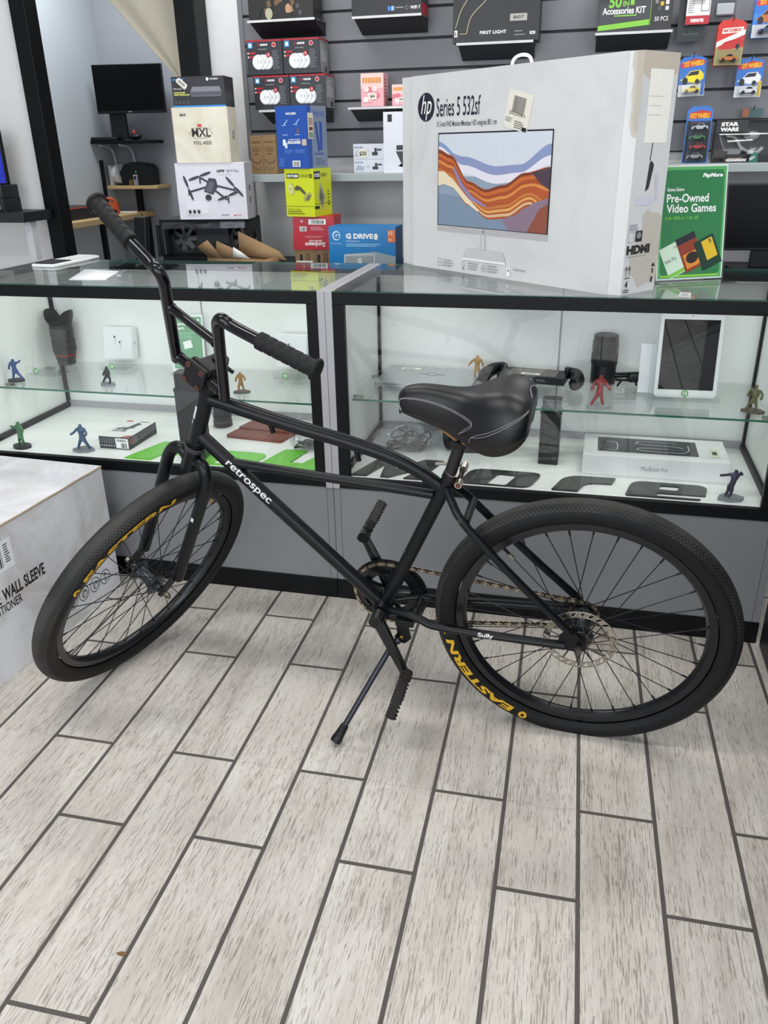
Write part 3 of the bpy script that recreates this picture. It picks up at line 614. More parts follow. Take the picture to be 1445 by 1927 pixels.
RBOLT = pm('rusty_bolt', '#6b4032', 0.6, 0.5, var=0.3, scale=300)
for y in (-0.018, 0.018):
    for z in (0.2085, 0.2455):
        q = MB(); q.cyl(S(0.0745, y, z), S(0.0772, y, z), 0.0058, RBOLT, 14); q.cyl(S(0.0772, y, z), S(0.0774, y, z), 0.0026, BLKP, 6); q.build('bolt', plate)
q = MB(); q.cyl(S(0, 0, 0.249), S(0, 0, 0.2525), 0.0185, BLKP, 22); q.cyl(S(0, 0, 0.2525), S(0, 0, 0.2545), 0.008, STEEL, 16); q.build('top_cap', stem)
q = MB(); q.cyl(S(-0.02, -0.010, 0.226), S(-0.02, 0.026, 0.226), 0.0045, DGREY, 10); q.build('pinch_bolt', stem)

# seat post, clamp, saddle
sp0, sp1 = B(0.302, 0, 0.36), B(0.2735, 0, 0.452)
q = MB(); q.cyl(sp0, sp1, 0.0132, pm('scuffed_black_post', '#17171a', 0.5, var=0.5, scale=120), 20); post = q.build('seat_post', bike)
q = MB(); q.cyl(B(0.276, -0.03, 0.458), B(0.276, 0.03, 0.458), 0.0075, DSTEEL, 14); q.cyl(B(0.276, -0.018, 0.457), B(0.276, 0.018, 0.457), 0.0155, BLKP, 18)
for sg in (1, -1): q.cyl(B(0.276, 0.030*sg, 0.458), B(0.276, 0.036*sg, 0.458), 0.0095, BLKP, 12)
q.build('saddle_clamp', post)
q = MB(); q.cyl(B(0.3005, 0, 0.3585), B(0.2935, 0, 0.3745), 0.0178, BLKP, 22); q.cyl(B(0.2933, 0, 0.3749), B(0.2927, 0, 0.3764), 0.0172, STEEL, 22); sclamp = q.build('seat_clamp', bike)
q = MB(); q.cyl(B(0.2765, -0.022, 0.3665), B(0.2765, 0.018, 0.3665), 0.006, BLKP, 12); q.cyl(B(0.2745, 0.018, 0.3655), B(0.2745, 0.034, 0.3645), 0.0082, STEEL, 16); q.cyl(B(0.2745, 0.034, 0.3645), B(0.2745, 0.0355, 0.3645), 0.005, RBOLT, 12)
q.cyl(B(0.2735, -0.018, 0.374), B(0.2735, -0.036, 0.376), 0.0085, STEEL, 16); q.build('release_bolt', sclamp)
q = MB(); q.tube(arc([B(0.282, -0.03, 0.377), B(0.305, -0.034, 0.376), B(0.336, -0.026, 0.378)]), 0.0052, STEEL, 8, sx=0.5); q.build('release_lever', sclamp)
LEA = pm('black_leather', '#101013', 0.36, spec=0.42, var=0.15, scale=40, bump=0.12, bscale=1500)
THR = pm('pale_thread', '#8d8590', 0.7)
sec = [(0.402, 0.006, 0.546, 0.540), (0.398, 0.016, 0.556, 0.530), (0.385, 0.0245, 0.566, 0.5235), (0.355, 0.030, 0.5725, 0.514), (0.32, 0.035, 0.5715, 0.5035), (0.29, 0.041, 0.5690, 0.492), (0.262, 0.052, 0.5690, 0.480), (0.235, 0.072, 0.5755, 0.473), (0.21, 0.088, 0.5860, 0.470), (0.185, 0.096, 0.5920, 0.474), (0.163, 0.098, 0.5905, 0.484), (0.145, 0.092, 0.5840, 0.497), (0.132, 0.078, 0.574, 0.513), (0.127, 0.05, 0.565, 0.53)]
def sad(u, t):
    """u along the saddle, t from -1 (right edge) to 1 (left edge)"""
    f = u * (len(sec) - 1); i = min(int(f), len(sec) - 2); k = f - i
    pa = sec[max(i-1, 0)]; a = sec[i]; b = sec[i+1]; pb = sec[min(i+2, len(sec)-1)]
    x, w_, tp, bt = [0.5*((2*a[j]) + (b[j]-pa[j])*k + (2*pa[j]-5*a[j]+4*b[j]-pb[j])*k*k + (3*a[j]-pa[j]-3*b[j]+pb[j])*k**3) for j in range(4)]
    at = abs(t); q = at * pi / 2
    y = w_ * (sin(q) ** 0.85) * (1 if at < 0.86 else 1 - 0.10 * ((at - 0.86) / 0.14) ** 2); z = bt + (tp - bt) * (1 - at ** 2.3)
    groove = 0.010 * math.exp(-(t / 0.22) ** 2) * max(0, min(1, (u - 0.45) / 0.25))
    return B(x, math.copysign(y, t) if t else 0, z - groove)
q = MB(); q.grid(lambda u, v: sad(u, -1 + 2*v), 52, 36, LEA)
for uu in (0.0, 1.0):
    ring = [sad(uu, -1 + 2*k/36) for k in range(37)]; q.add(ring, [tuple(range(37)) if uu else tuple(reversed(range(37)))], LEA)
saddle = q.build('saddle', bike, smooth=True)
q = MB(); q.grid(lambda u, v: sad(0.03 + 0.94*u, -0.97 + 1.94*v) * 1.0 - V((0, 0, 0.010 + 0.035 * (1 - abs(2*v - 1) ** 2.3))), 30, 14, pm('saddle_shell', '#15120f', 0.8, var=0.2)); q.build('underside', saddle)
q = MB()
def nrm(u, t):
    a = sad(u + 0.004, t) - sad(u - 0.004, t); b = sad(u, t + 0.01) - sad(u, t - 0.01); n_ = a.cross(b).normalized()
    return n_ if n_.dot(sad(u, t) - B(0.25, 0, 0.50)) > 0 else -n_
for path in ([(0.10, 0.98), (0.09, 0.80), (0.12, 0.66), (0.20, 0.62), (0.33, 0.62), (0.45, 0.66), (0.515, 0.70), (0.525, 0.74), (0.49, 0.82), (0.44, 0.95)],
             [(0.505, 0.985), (0.52, 0.90), (0.57, 0.83), (0.66, 0.77), (0.76, 0.70), (0.86, 0.62), (0.93, 0.52)], [(0.93, 0.05), (0.88, -0.1), (0.91, -0.25), (0.96, -0.35)]):
    for off in (0, 0.028):
        pp = arc([V((u, t + off * (1 if t < 0.9 else 0), 0)) for u, t in path], 6)
        q.tube([sad(p.x, min(p.y, 0.99)) + nrm(min(max(p.x, 0.01), 0.985), min(p.y, 0.98)) * 0.0006 for p in pp], 0.0006, THR, 5)
q.build('stitching', saddle)
q = MB()
for sg in (1, -1): q.tube(arc([B(0.37, 0.012*sg, 0.525), B(0.31, 0.020*sg, 0.487), B(0.262, 0.022*sg, 0.459), B(0.20, 0.035*sg, 0.485), B(0.16, 0.05*sg, 0.53)]), 0.0036, pm('rusty_rail', '#8a6a4a', 0.6, 0.5, var=0.4, scale=150), 8)
q.build('saddle_rail', saddle)

# cranks, pedals, chainring, chain, kickstand
ARM = pm('satin_black_crank', '#0d0e11', 0.28, var=0.15)
def crank(p0, p1, sg):
    d = (p1 - p0).normalized(); m = MB(); pr = V((0, 1, 0)).cross(d); k = 10; vs = []
    for i in range(k + 1):
        t = i / k; c = p0 + (p1 - p0) * t; wd = 0.0150 - 0.0052 * t; th = 0.0085 - 0.002 * t
        vs += [c + pr * wd * a + V((0, th * b, 0)) for a, b in ((-1, -0.7), (-0.7, -1), (0.7, -1), (1, -0.7), (1, 0.7), (0.7, 1), (-0.7, 1), (-1, 0.7))]
    m.add(vs, [(i*8+j, i*8+(j+1) % 8, (i+1)*8+(j+1) % 8, (i+1)*8+j) for i in range(k) for j in range(8)] + [tuple(range(7, -1, -1)), tuple(range(k*8, k*8+8))], ARM)
    m.cyl(p0 - V((0, 0.016*sg, 0)), p0 + V((0, 0.016*sg, 0)), 0.0175, ARM, 22); m.cyl(p0 + V((0, 0.016*sg, 0)), p0 + V((0, 0.0165*sg, 0)), 0.009, BLKP, 14)
    m.cyl(p1 - V((0, 0.009*sg, 0)), p1 + V((0, 0.009*sg, 0)), 0.0145, ARM, 20)
    return m.build('crank_arm', bike)
L0, L1 = B(BB[0], 0.062, -0.008), B(0.3985, 0.080, -0.160)
R0, R1 = B(BB[0], -0.060, -0.012), B(0.5345, -0.082, 0.124)
crank(L0, L1, 1)['label'] = 'crank arm pointing down'; crank(R0, R1, -1)['label'] = 'crank arm pointing up'
PED = pm('worn_black_pedal', '#1b1817', 0.55, var=0.5, scale=160)
def pedal(p, sg, t):
    t = V(t).normalized(); y = V((0, sg, 0)); n_ = t.cross(y); m = MB(); c = p + y * 0.058
    def spike(q, u, v, d, l):
        vs = [q - u - v, q + u - v, q + u + v, q - u + v, q + d * l - u * 0.35 - v * 0.35, q + d * l + u * 0.35 - v * 0.35, q + d * l + u * 0.35 + v * 0.35, q + d * l - u * 0.35 + v * 0.35]
        m.add(vs, [(4, 5, 6, 7), (0, 1, 5, 4), (1, 2, 6, 5), (2, 3, 7, 6), (3, 0, 4, 7)], PED)
    m.cyl(p, p + y * 0.104, 0.0075, PED, 14); m.cyl(p, p + y * 0.012, 0.0100, DSTEEL, 12); m.cyl(p + y * 0.022, p + y * 0.048, 0.0095, PED, 14); m.cyl(p + y * 0.066, p + y * 0.094, 0.0092, PED, 14)
    for a in (-1, 1):
        m.obox(c + t * 0.036 * a, y * 0.046, t * 0.003, n_ * 0.0065, PED)
        for k in range(8):
            for e in (-1, 1): spike(c + t * 0.036 * a + y * (-0.041 + 0.0118 * k) + n_ * 0.0062 * e, y * 0.0040, t * 0.0030, n_ * e, 0.0075)
    for b in (-0.044, -0.006, 0.044):
        m.obox(c + y * b, y * 0.0028, t * 0.037, n_ * 0.0070, PED)
        for k in range(4):
            for e in (-1, 1): spike(c + y * b + t * (-0.024 + 0.016 * k) + n_ * 0.0065 * e, y * 0.0030, t * 0.0042, n_ * e, 0.0060)
    for a in (-0.020, 0.020): m.obox(c + t * a, y * 0.044, t * 0.0026, n_ * 0.0045, PED)
    return m.build('pedal', bike)
pedal(L1 + V((0, 0.008, 0)), 1, (-0.30, 0.0, 0.95)); pedal(R1 - V((0, 0.008, 0)), -1, (-0.47, 0, 0.88))
cy = -0.0445; q = MB(); rc_ = 0.0875
pts = [((rc_ + (0.0035 if k % 2 else -0.002)) * cos(2*pi*k/88), (rc_ + (0.0035 if k % 2 else -0.002)) * sin(2*pi*k/88)) for k in range(88)]; inn = [(0.071*cos(2*pi*k/88), 0.071*sin(2*pi*k/88)) for k in range(88)]
vs = [B(BB[0] + x, cy + e, BB[1] + z) for e in (-0.0012, 0.0012) for x, z in pts + inn]
q.add(vs, [f for k in range(88) for f in ((k, (k+1) % 88, 88 + (k+1) % 88, 88 + k), (176 + k, 264 + k, 264 + (k+1) % 88, 176 + (k+1) % 88), (k, 176 + k, 176 + (k+1) % 88, (k+1) % 88), (88 + k, 88 + (k+1) % 88, 264 + (k+1) % 88, 264 + k))], ARM)
for k in range(5):
    a = 2*pi*k/5 + 0.5; q.tube([B(BB[0], cy, BB[1]), B(BB[0] + 0.074*cos(a), cy, BB[1] + 0.074*sin(a))], [0.014, 0.009], ARM, 10, sx=0.4); q.cyl(B(BB[0] + 0.066*cos(a), cy - 0.004, BB[1] + 0.066*sin(a)), B(BB[0] + 0.066*cos(a), cy + 0.004, BB[1] + 0.066*sin(a)), 0.005, DSTEEL, 10)
ring_ = q.build('chainring', bike)
q = MB()   # bash guard outside the ring
vs = [B(BB[0] + r_*cos(2*pi*k/64), y, BB[1] + r_*sin(2*pi*k/64)) for y in (cy - 0.007, cy - 0.0045) for r_ in (0.054, 0.097) for k in range(64)]
q.add(vs, [f for k in range(64) for f in ((k, 64 + k, 64 + (k+1) % 64, (k+1) % 64), (128 + k, 128 + (k+1) % 64, 192 + (k+1) % 64, 192 + k), (64 + k, 192 + k, 192 + (k+1) % 64, 64 + (k+1) % 64), (k, (k+1) % 64, 128 + (k+1) % 64, 128 + k))], ARM)
q.build('chain_guard', ring_)
cx0, cz0, r1, r2 = BB[0], BB[1], 0.0885, 0.0345; Dst = math.hypot(cx0, cz0); al = math.acos((r1 - r2) / Dst); th = math.atan2(-cz0, -cx0)
loop = []
a1, a2 = th - al, th + al   # tangent angles
steps = 60
for k in range(steps + 1): a = a2 + (2*pi - 2*al) * k / steps; loop.append((cx0 + r1*cos(a), cz0 + r1*sin(a)))
for k in range(25): a = a1 + (2*al) * k / 24; loop.append((r2*cos(a), r2*sin(a)))
acc = [0.0]
for i in range(len(loop)): p, p2 = loop[i], loop[(i+1) % len(loop)]; acc.append(acc[-1] + math.hypot(p2[0]-p[0], p2[1]-p[1]))
nl = 2 * round(acc[-1] / 0.0127 / 2)
def at(s):
    s = s % acc[-1]; i = max(k for k in range(len(loop)) if acc[k] <= s); f = (s - acc[i]) / ((acc[i+1] - acc[i]) or 1); p, p2 = loop[i], loop[(i+1) % len(loop)]
    return (p[0] + (p2[0]-p[0])*f, p[1] + (p2[1]-p[1])*f)
CHL = pm('chain_plate_brassy', '#b3a68e', 0.35, 0.85, var=0.2, scale=200); CHD = pm('chain_plate_dark', '#4c443a', 0.5, 0.7, var=0.2)
q = MB()
for k in range(nl):
    p, p2 = at(k * acc[-1] / nl), at((k + 1) * acc[-1] / nl); dx, dz = p2[0]-p[0], p2[1]-p[1]; L_ = math.hypot(dx, dz) or 1; dx /= L_; dz /= L_
    out_ = k % 2; half = []
    for c, a0 in ((p2, -pi/2), (p, pi/2)):
        for j in range(4): a = a0 + pi * j / 3; half.append((c[0] + 0.0043*(cos(a)*dx - sin(a)*dz), c[1] + 0.0043*(cos(a)*dz + sin(a)*dx)))
    mid_ = ((p[0]+p2[0])/2, (p[1]+p2[1])/2); half.insert(4, (mid_[0] - dz*0.0026, mid_[1] + dx*0.0026)); half.append((mid_[0] + dz*0.0026, mid_[1] - dx*0.0026))
    for sg in (-1, 1):
        y0 = cy + sg * (0.0036 if out_ else 0.0024); vs = [B(x, y0 + e*0.0005, z) for e in (-1, 1) for x, z in half]
        q.add(vs, [tuple(range(9, -1, -1)), tuple(range(10, 20))] + [(j, (j+1) % 10, 10 + (j+1) % 10, 10 + j) for j in range(10)], CHL if out_ else CHD)
    q.cyl(B(p[0], cy - 0.0046, p[1]), B(p[0], cy + 0.0046, p[1]), 0.0021, DGREY, 8)
q.build('chain', bike)
q = MB(); q.obox(B(0.405, 0.036, -0.022), V((0.022, 0, 0)), V((0, 0.016, 0)), V((0, 0, 0.008)), BLKP)
q.prism([(0.394, -0.02), (0.424, -0.02), (0.424, -0.055), (0.432, -0.068), (0.424, -0.083), (0.405, -0.083), (0.390, -0.066), (0.394, -0.045)], 0.046, 0.051, MATTE); q.v = q.v[:8] + [tuple(B(a, c, b)) for a, b, c in q.v[8:]]
q.cyl(B(0.4135, 0.050, -0.0645), B(0.4135, 0.0545, -0.0645), 0.005, pm('brass_rivet', '#c2a05a', 0.3, 0.9), 12)
ks = q.build('kickstand', bike, 0.0008)
kt = B(0.5449, 0.2172, -0.2782); k0 = B(0.418, 0.055, -0.068)
kp = arc([k0, B(0.434, 0.066, -0.085), B(0.452, 0.083, -0.115), kt + (B(0.452, 0.083, -0.115) - kt) * 0.5, kt], 6)
q = MB(); q.tube(kp, [0.0095] * 3 + [0.0072] * (len(kp) - 3), pm('kickstand_blue_black', '#1c1e2a', 0.35, var=0.1), 12); q.build('stand_leg', ks)
kd = (kt - kp[-8]).normalized(); q = MB(); q.lathe([(0.008, -0.047), (0.0098, -0.045), (0.0125, -0.016), (0.0142, -0.008), (0.0135, 0.001), (0.006, 0.004)], BLKP, kt, tuple(kd), 18); q.build('rubber_foot', ks)
# ---------------------------------------------------------------- large white carton on the floor, left
W_, K_, G_ = ink('#f2f2f0'), ink('#16171a'), ink('#8b8d92')
def scuffed(name, hexc, stain):
    m, t, p = base(name); L = t.links.new; tc = N(t, 'ShaderNodeTexCoord')
    a = N(t, 'ShaderNodeTexNoise'); a.inputs['Scale'].default_value = 5; a.inputs['Detail'].default_value = 8; a.inputs['Roughness'].default_value = 0.65; a.inputs['Distortion'].default_value = 0.8; L(tc.outputs['Object'], a.inputs['Vector'])
    r = N(t, 'ShaderNodeValToRGB'); e = r.color_ramp.elements; e[0].position = 0.30; e[0].color = lin(stain); e[1].position = 0.55; e[1].color = lin(hexc); L(a.outputs['Fac'], r.inputs[0])
    L(r.outputs[0], p.inputs['Base Color']); p.inputs['Roughness'].default_value = 0.7; return m
SCUF = scuffed('scuffed_white_carton', '#e2e3e9', '#c4c0be')
big = empty('shipping_carton', (-1.70, 1.62, 0), rad(-3.0)); tag(big, 'big scuffed white carton on the floor at left, printed WALL SLEEVE', 'box')
mb = MB(); X1, Y1, ZT = 0.243, 0.478, 0.43
mb.box(-0.62, X1, -0.55, Y1, 0.0, ZT, SCUF)
f = Face(mb, (X1, Y1, 0), (0, -1, 0), (0, 0, 1)); f.ex = V((0, 1, 0)); f.o = V((X1, -0.55, 0)); f.n = V((1, 0, 0)); WD = Y1 + 0.55
def fx(y): return y + 0.55
f.text('WALL SLEEVE', fx(-0.017), 0.221, 0.170, 0.037, K_, 0.03); f.text('E', fx(-0.042), 0.221, 0.015, 0.037, K_, 0.012); f.text('CONDITIONER', fx(-0.115), 0.190, 0.163, 0.026, K_, 0.008)
f.rect(fx(-0.06), 0.303, 0.110, 0.085, ink('#eceff0')); f.barcode(fx(-0.045), 0.315, 0.055, 0.058, K_, 14); f.lines(fx(0.020), 0.372, 0.020, 8, 0.007, 0.003, K_)
for k, yy in enumerate((0.237, 0.294, 0.351, 0.405)):
    y_ = fx(yy); f.ring(y_, 0.076, 0.0235, 0.0022, K_)
    if k == 0: f.ring(y_, 0.080, 0.005, 0.0022, K_, 12); f.line([(y_ - 0.016, 0.062), (y_ + 0.013, 0.068)], 0.0022, K_)
    if k in (1, 2): f.ring(y_ + 0.003, 0.073, 0.012, 0.0022, K_, 14); f.line([(y_ - 0.006, 0.064), (y_ + 0.004, 0.086), (y_ + 0.011, 0.074)], 0.0022, K_)
    if k == 3: f.line([(y_, 0.064), (y_, 0.090)], 0.0022, K_); f.line([(y_ - 0.008, 0.081), (y_, 0.091), (y_ + 0.008, 0.081)], 0.0022, K_); f.line([(y_ - 0.007, 0.064), (y_ + 0.007, 0.064)], 0.0022, K_)
t_ = Face(mb, (-0.62, -0.55, ZT), (1, 0, 0), (0, 1, 0))
t_.line([(0.02, 0.30), (0.52, 0.995)], 0.0022, ink('#77736c')); t_.line([(0.70, 0.18), (0.78, 0.19)], 0.003, K_); t_.line([(0.72, 0.20), (0.77, 0.17)], 0.003, K_)
mb.build('carton_body', big, 0.0025)
m = MB(); m.tube([(X1 + 0.001, y, ZT - 0.002 + 0.0005 * sin(y * 40)) for y in [-0.55 + WD * k / 30 for k in range(31)]], 0.0032, pm('worn_carton_edge', '#a8977e', 0.8, var=0.3, scale=60), 6); m.build('worn_edge', big)

# ---------------------------------------------------------------- toy figures: plain one-colour stand-ins
def toy(loc, yaw, h, hexc, basehex, label, pose, bshape='disc'):
    t = empty('toy_figure', loc, rad(yaw)); tag(t, label, 'figurine', 'toy figures in the display cases')
    bz = 0.09
    P = dict(pel=(0, 0, .50), ch=(0, 0, .70), nk=(0, 0, .83), hd=(0, 0, .93), kl=(.07, 0, .30), fl=(.11, 0, .12), kr=(-.07, 0, .30), fr=(-.11, 0, .12), sl=(.12, 0, .76), el=(.20, 0, .62), hl=(.22, 0, .48), sr=(-.12, 0, .76), er=(-.20, 0, .62), hr=(-.22, 0, .48), tl=(.12, -.07, .11), tr=(-.12, -.07, .11))
    P.update(pose); ks_ = list(P); R_ = dict(pel=.085, ch=.10, nk=.045, hd=.085, kl=.055, fl=.042, kr=.055, fr=.042, sl=.05, el=.042, hl=.045, sr=.05, er=.042, hr=.045, tl=.03, tr=.03)
    E_ = [('pel', 'ch'), ('ch', 'nk'), ('nk', 'hd'), ('pel', 'kl'), ('kl', 'fl'), ('fl', 'tl'), ('pel', 'kr'), ('kr', 'fr'), ('fr', 'tr'), ('ch', 'sl'), ('sl', 'el'), ('el', 'hl'), ('ch', 'sr'), ('sr', 'er'), ('er', 'hr')]
    me = bpy.data.meshes.new('body'); me.from_pydata([V(P[k]) * h for k in ks_], [(ks_.index(a), ks_.index(b)) for a, b in E_], [])
    o = bpy.data.objects.new('body', me); C.objects.link(o); o.parent = t; me.materials.append(pm('toy_plastic_' + hexc.strip('#'), hexc, 0.42, var=0.1, scale=200))
    sk = o.modifiers.new('skin', 'SKIN'); sk.use_smooth_shade = True
    for i, k in enumerate(ks_): me.skin_vertices[0].data[i].radius = (R_[k] * h, R_[k] * h)
    me.skin_vertices[0].data[0].use_root = True
    ss = o.modifiers.new('sub', 'SUBSURF'); ss.levels = ss.render_levels = 1
    m = MB(); bm_ = pm('toy_base_' + basehex.strip('#'), basehex, 0.5, var=0.15, scale=90); n = 18 if bshape == 'disc' else 7
    m.prism([(h * (.34 + (0 if bshape == 'disc' else .05 * (-1) ** k)) * cos(2*pi*k/n), h * .25 * sin(2*pi*k/n)) for k in range(n)], 0, h * bz, bm_); m.build('figure_base', t, 0.001)
    return t
ST = 0.6003; SR_ = 0.6323; DK = 0.4170
toy((-1.905, 2.375, ST), 10, 0.085, '#2f4f8c', '#2a2c30', 'blue toy figure on a dark base, cut by the left edge', dict(hl=(.34, -.05, .88), el=(.25, 0, .80), kl=(.16, -.02, .30), fl=(.30, -.02, .12), tl=(.33, -.06, .11)))
toy((-1.555, 2.384, ST), -20, 0.085, '#1d1e23', '#85898f', 'black toy figure crouching on a grey base, under the white earbud carton', dict(pel=(.04, 0, .42), ch=(.10, -.04, .58), nk=(.12, -.05, .69), hd=(.14, -.06, .80), kr=(-.12, 0, .28), fr=(-.26, 0, .12), tr=(-.29, -.05, .11), kl=(.22, -.04, .34), fl=(.18, -.02, .12), sl=(.19, -.02, .62), el=(.26, -.06, .50), hl=(.22, -.10, .38), sr=(.02, -.06, .62), er=(-.06, -.08, .50), hr=(-.10, -.1, .40)))
toy((-1.067, 2.379, ST), 15, 0.075, '#a5722f', '#4a463c', 'ochre toy figure on a dark rocky base beside the bicycle stem', dict(hl=(.2, -.2, .6), kr=(-.10, -.08, .30)), 'rock')
toy((-1.813, 2.222, DK), -10, 0.098, '#2f6b3a', '#23262a', 'green toy figure on a dark base at the lower left corner of the case', dict(el=(.22, -.05, .60), hl=(.26, -.16, .58), er=(-.22, -.02, .68), hr=(-.20, -.14, .80), pel=(.02, 0, .48), kl=(.10, -.03, .30), fl=(.12, .0, .12)))
toy((-1.585, 2.232, DK), 5, 0.100, '#2a4a70', '#7e8388', 'navy blue toy figure standing wide on a grey base, beside the big white carton', dict(kl=(.13, -.03, .30), fl=(.24, -.03, .12), tl=(.26, -.1, .11), kr=(-.10, 0, .31), fr=(-.18, .0, .12), er=(-.26, -.02, .62), hr=(-.38, -.06, .56), el=(.22, -.06, .62), hl=(.20, -.16, .56)), 'rock')
toy((-0.325, 2.560, SR_), 0, 0.085, '#b08a58', '#3a3c40', 'tan toy figure half hidden behind the bicycle saddle', dict(er=(-.26, 0, .62), hr=(-.34, -.04, .50)))
toy((0.057, 2.315, SR_), 8, 0.102, '#8e1f22', '#90959a', 'dark red toy figure on a clear grey disc base, in front of the tall lens', dict(kr=(-.10, -.03, .30), fr=(-.20, 0, .12), tr=(-.23, -.07, .11), kl=(.06, 0, .30), fl=(.10, 0, .12), el=(.20, -.05, .60), hl=(.26, -.16, .55)))
toy((0.472, 2.345, SR_), -25, 0.085, '#6b6a45', '#5a5042', 'olive toy figure on a brown base at the right end of the shelf', dict(pel=(0, 0, .46), ch=(.02, -.06, .64), el=(.24, -.05, .62), hl=(.22, -.12, .46), kr=(-.12, -.06, .28), fr=(-.18, 0, .12)), 'rock')
toy((0.428, 2.222, DK), 5, 0.098, '#3b3550', '#7d858c', 'dark violet toy figure on a jagged grey base, right of the laptop carton', dict(pel=(.02, 0, .50), ch=(.05, 0, .69), nk=(.06, 0, .80), hd=(.06, 0, .91), sr=(-.06, 0, .76), er=(-.20, -.03, .74), hr=(-.38, -.05, .73), sl=(.15, 0, .77), el=(.26, .04, .74), hl=(.16, .0, .84), kl=(.02, -.05, .30), fl=(-.0, 0, .12), tl=(-.06, -.06, .11), kr=(-.06, 0, .32), fr=(-.12, 0, .12)), 'rock')

# ---------------------------------------------------------------- flat letters lying on the decks
GRN = pm('lime_acrylic_letter', '#6fc83a', 0.25, var=0.04); CHR = pm('charcoal_acrylic_letter', '#2a2d2c', 0.16, var=0.12, scale=20)
def rounded(pts, r, n=5):
    out = []; k = len(pts)
    for i in range(k):
        p, a, b = V((*pts[i], 0)), V((*pts[i-1], 0)), V((*pts[(i+1) % k], 0)); ra = min(r[i] if isinstance(r, list) else r, (a-p).length * 0.49, (b-p).length * 0.49)
        q0 = p + (a-p).normalized()*ra; q1 = p + (b-p).normalized()*ra
        for j in range(n + 1): t = j / n; q = q0*(1-t)**2 + p*2*t*(1-t) + q1*t*t; out.append((q.x, q.y))
    return out
def letter(name, outer, holes, m, label):
    cu = bpy.data.curves.new('outline', 'CURVE'); cu.dimensions = '2D'; cu.fill_mode = 'BOTH'; cu.extrude = 0.0022
    cx = sum(p[0] for p in outer) / len(outer); cy_ = sum(p[1] for p in outer) / len(outer)
    for pts in [outer] + holes:
        sp = cu.splines.new('POLY'); sp.points.add(len(pts) - 1); sp.use_cyclic_u = True
        for q, p in zip(sp.points, pts): q.co = (p[0] - cx, p[1] - cy_, 0, 1)
    o = bpy.data.objects.new('outline', cu); me = bpy.data.meshes.new_from_object(o); bpy.data.objects.remove(o)
    me.name = name; me.materials.clear(); me.materials.append(m); o = bpy.data.objects.new(name, me); C.objects.link(o); o.location = (cx, cy_, DK + 0.0024)
    return tag(o, label, 'sign letter', 'flat letters lying in the display cases')
FR = FY + 0.0265
letter('sign_letter', rounded([(-0.325, FR), (-0.298, 2.312), (-0.085, 2.309), (-0.118, FR)], [0.01, 0.045, 0.035, 0.03]), [rounded([(-0.243, 2.197), (-0.216, 2.280), (-0.160, 2.276), (-0.186, 2.192)], 0.012)], CHR, 'black flat letter o lying under the bicycle seat clamp')
letter('sign_letter', [(-0.650, FR), (-0.596, 2.352), (-0.545, 2.352), (-0.528, 2.262), (-0.455, 2.354), (-0.395, 2.356), (-0.440, FR), (-0.489, FR), (-0.447, 2.280), (-0.535, FR), (-0.560, FR), (-0.568, 2.292), (-0.604, FR)], [], CHR, 'black flat letter M lying behind the top tube')
letter('sign_letter', rounded([(-0.055, FR), (-0.020, 2.308), (0.126, 2.311), (0.114, 2.262), (0.040, 2.258), (0.018, FR)], [0.002, 0.05, 0.004, 0.004, 0.03, 0.002]), [], CHR, 'black flat letter r lying in front of the tall black tower')
letter('sign_letter', rounded([(0.148, FR), (0.172, 2.303), (0.380, 2.298), (0.366, 2.222), (0.235, 2.2215), (0.232, 2.1985), (0.352, 2.197), (0.345, FR)], [0.01, 0.04, 0.035, 0.004, 0.01, 0.01, 0.004, 0.004]), [rounded([(0.241, 2.247), (0.249, 2.279), (0.302, 2.278), (0.293, 2.245)], 0.010)], CHR, 'black flat letter e lying in front of the white laptop carton')
letter('sign_letter', rounded([(-1.412, FR), (-1.357, 2.358), (-1.205, 2.360), (-1.215, 2.262), (-1.305, 2.245), (-1.322, FR)], [0.002, 0.01, 0.05, 0.05, 0.004, 0.002]), [rounded([(-1.300, 2.285), (-1.288, 2.322), (-1.243, 2.322), (-1.252, 2.287)], 0.010)], GRN, 'lime green flat letter P lying behind the front fork')
letter('sign_letter', rounded([(-1.200, FR), (-1.178, 2.315), (-0.958, 2.311), (-0.985, FR)], [0.01, 0.05, 0.035, 0.004]), [rounded([(-1.112, 2.200), (-1.095, 2.262), (-1.035, 2.260), (-1.050, 2.198)], 0.012)], GRN, 'lime green flat letter a lying behind the down tube')
letter('sign_letter', [(-0.968, FR), (-0.922, 2.362), (-0.846, 2.362), (-0.868, 2.250), (-0.826, 2.250), (-0.800, 2.322), (-0.744, 2.322), (-0.775, FR)], [], GRN, 'lime green flat letter y lying beside the case corner')

# ---------------------------------------------------------------- left case: shelf
def lens(loc, tilt, parts, label, ring=None):
    t = empty('camera_lens', loc); t.rotation_euler = tilt; tag(t, label, 'camera lens')
    for nm, prof, mt in parts: MB().lathe(prof, mt, n=32).build(nm, t)
    return t
LB = pm('lens_barrel_black', '#17181b', 0.38, var=0.15, scale=90); LR = pm('ribbed_lens_rubber', '#101113', 0.7, bump=0.4, stretch=(60, 60, 3), scale=8)
t = lens((-1.873, 2.630, ST), (0, 0, rad(20)), [('mount', [(0.028, 0), (0.033, 0.003), (0.033, 0.02), (0.036, 0.022)], LB), ('barrel', [(0.036, 0.022), (0.0365, 0.04), (0.040, 0.042), (0.040, 0.10), (0.042, 0.102), (0.042, 0.135), (0.040, 0.137), (0.040, 0.15)], LB), ('zoom_ring', [(0.0402, 0.05), (0.0418, 0.052), (0.0418, 0.094), (0.0402, 0.096)], LR), ('red_ring', [(0.0368, 0.034), (0.0382, 0.035), (0.0382, 0.038), (0.0368, 0.039)], pm('red_lens_ring', '#9c2226', 0.4))], 'tall black camera lens with a petal hood and a thin red ring')
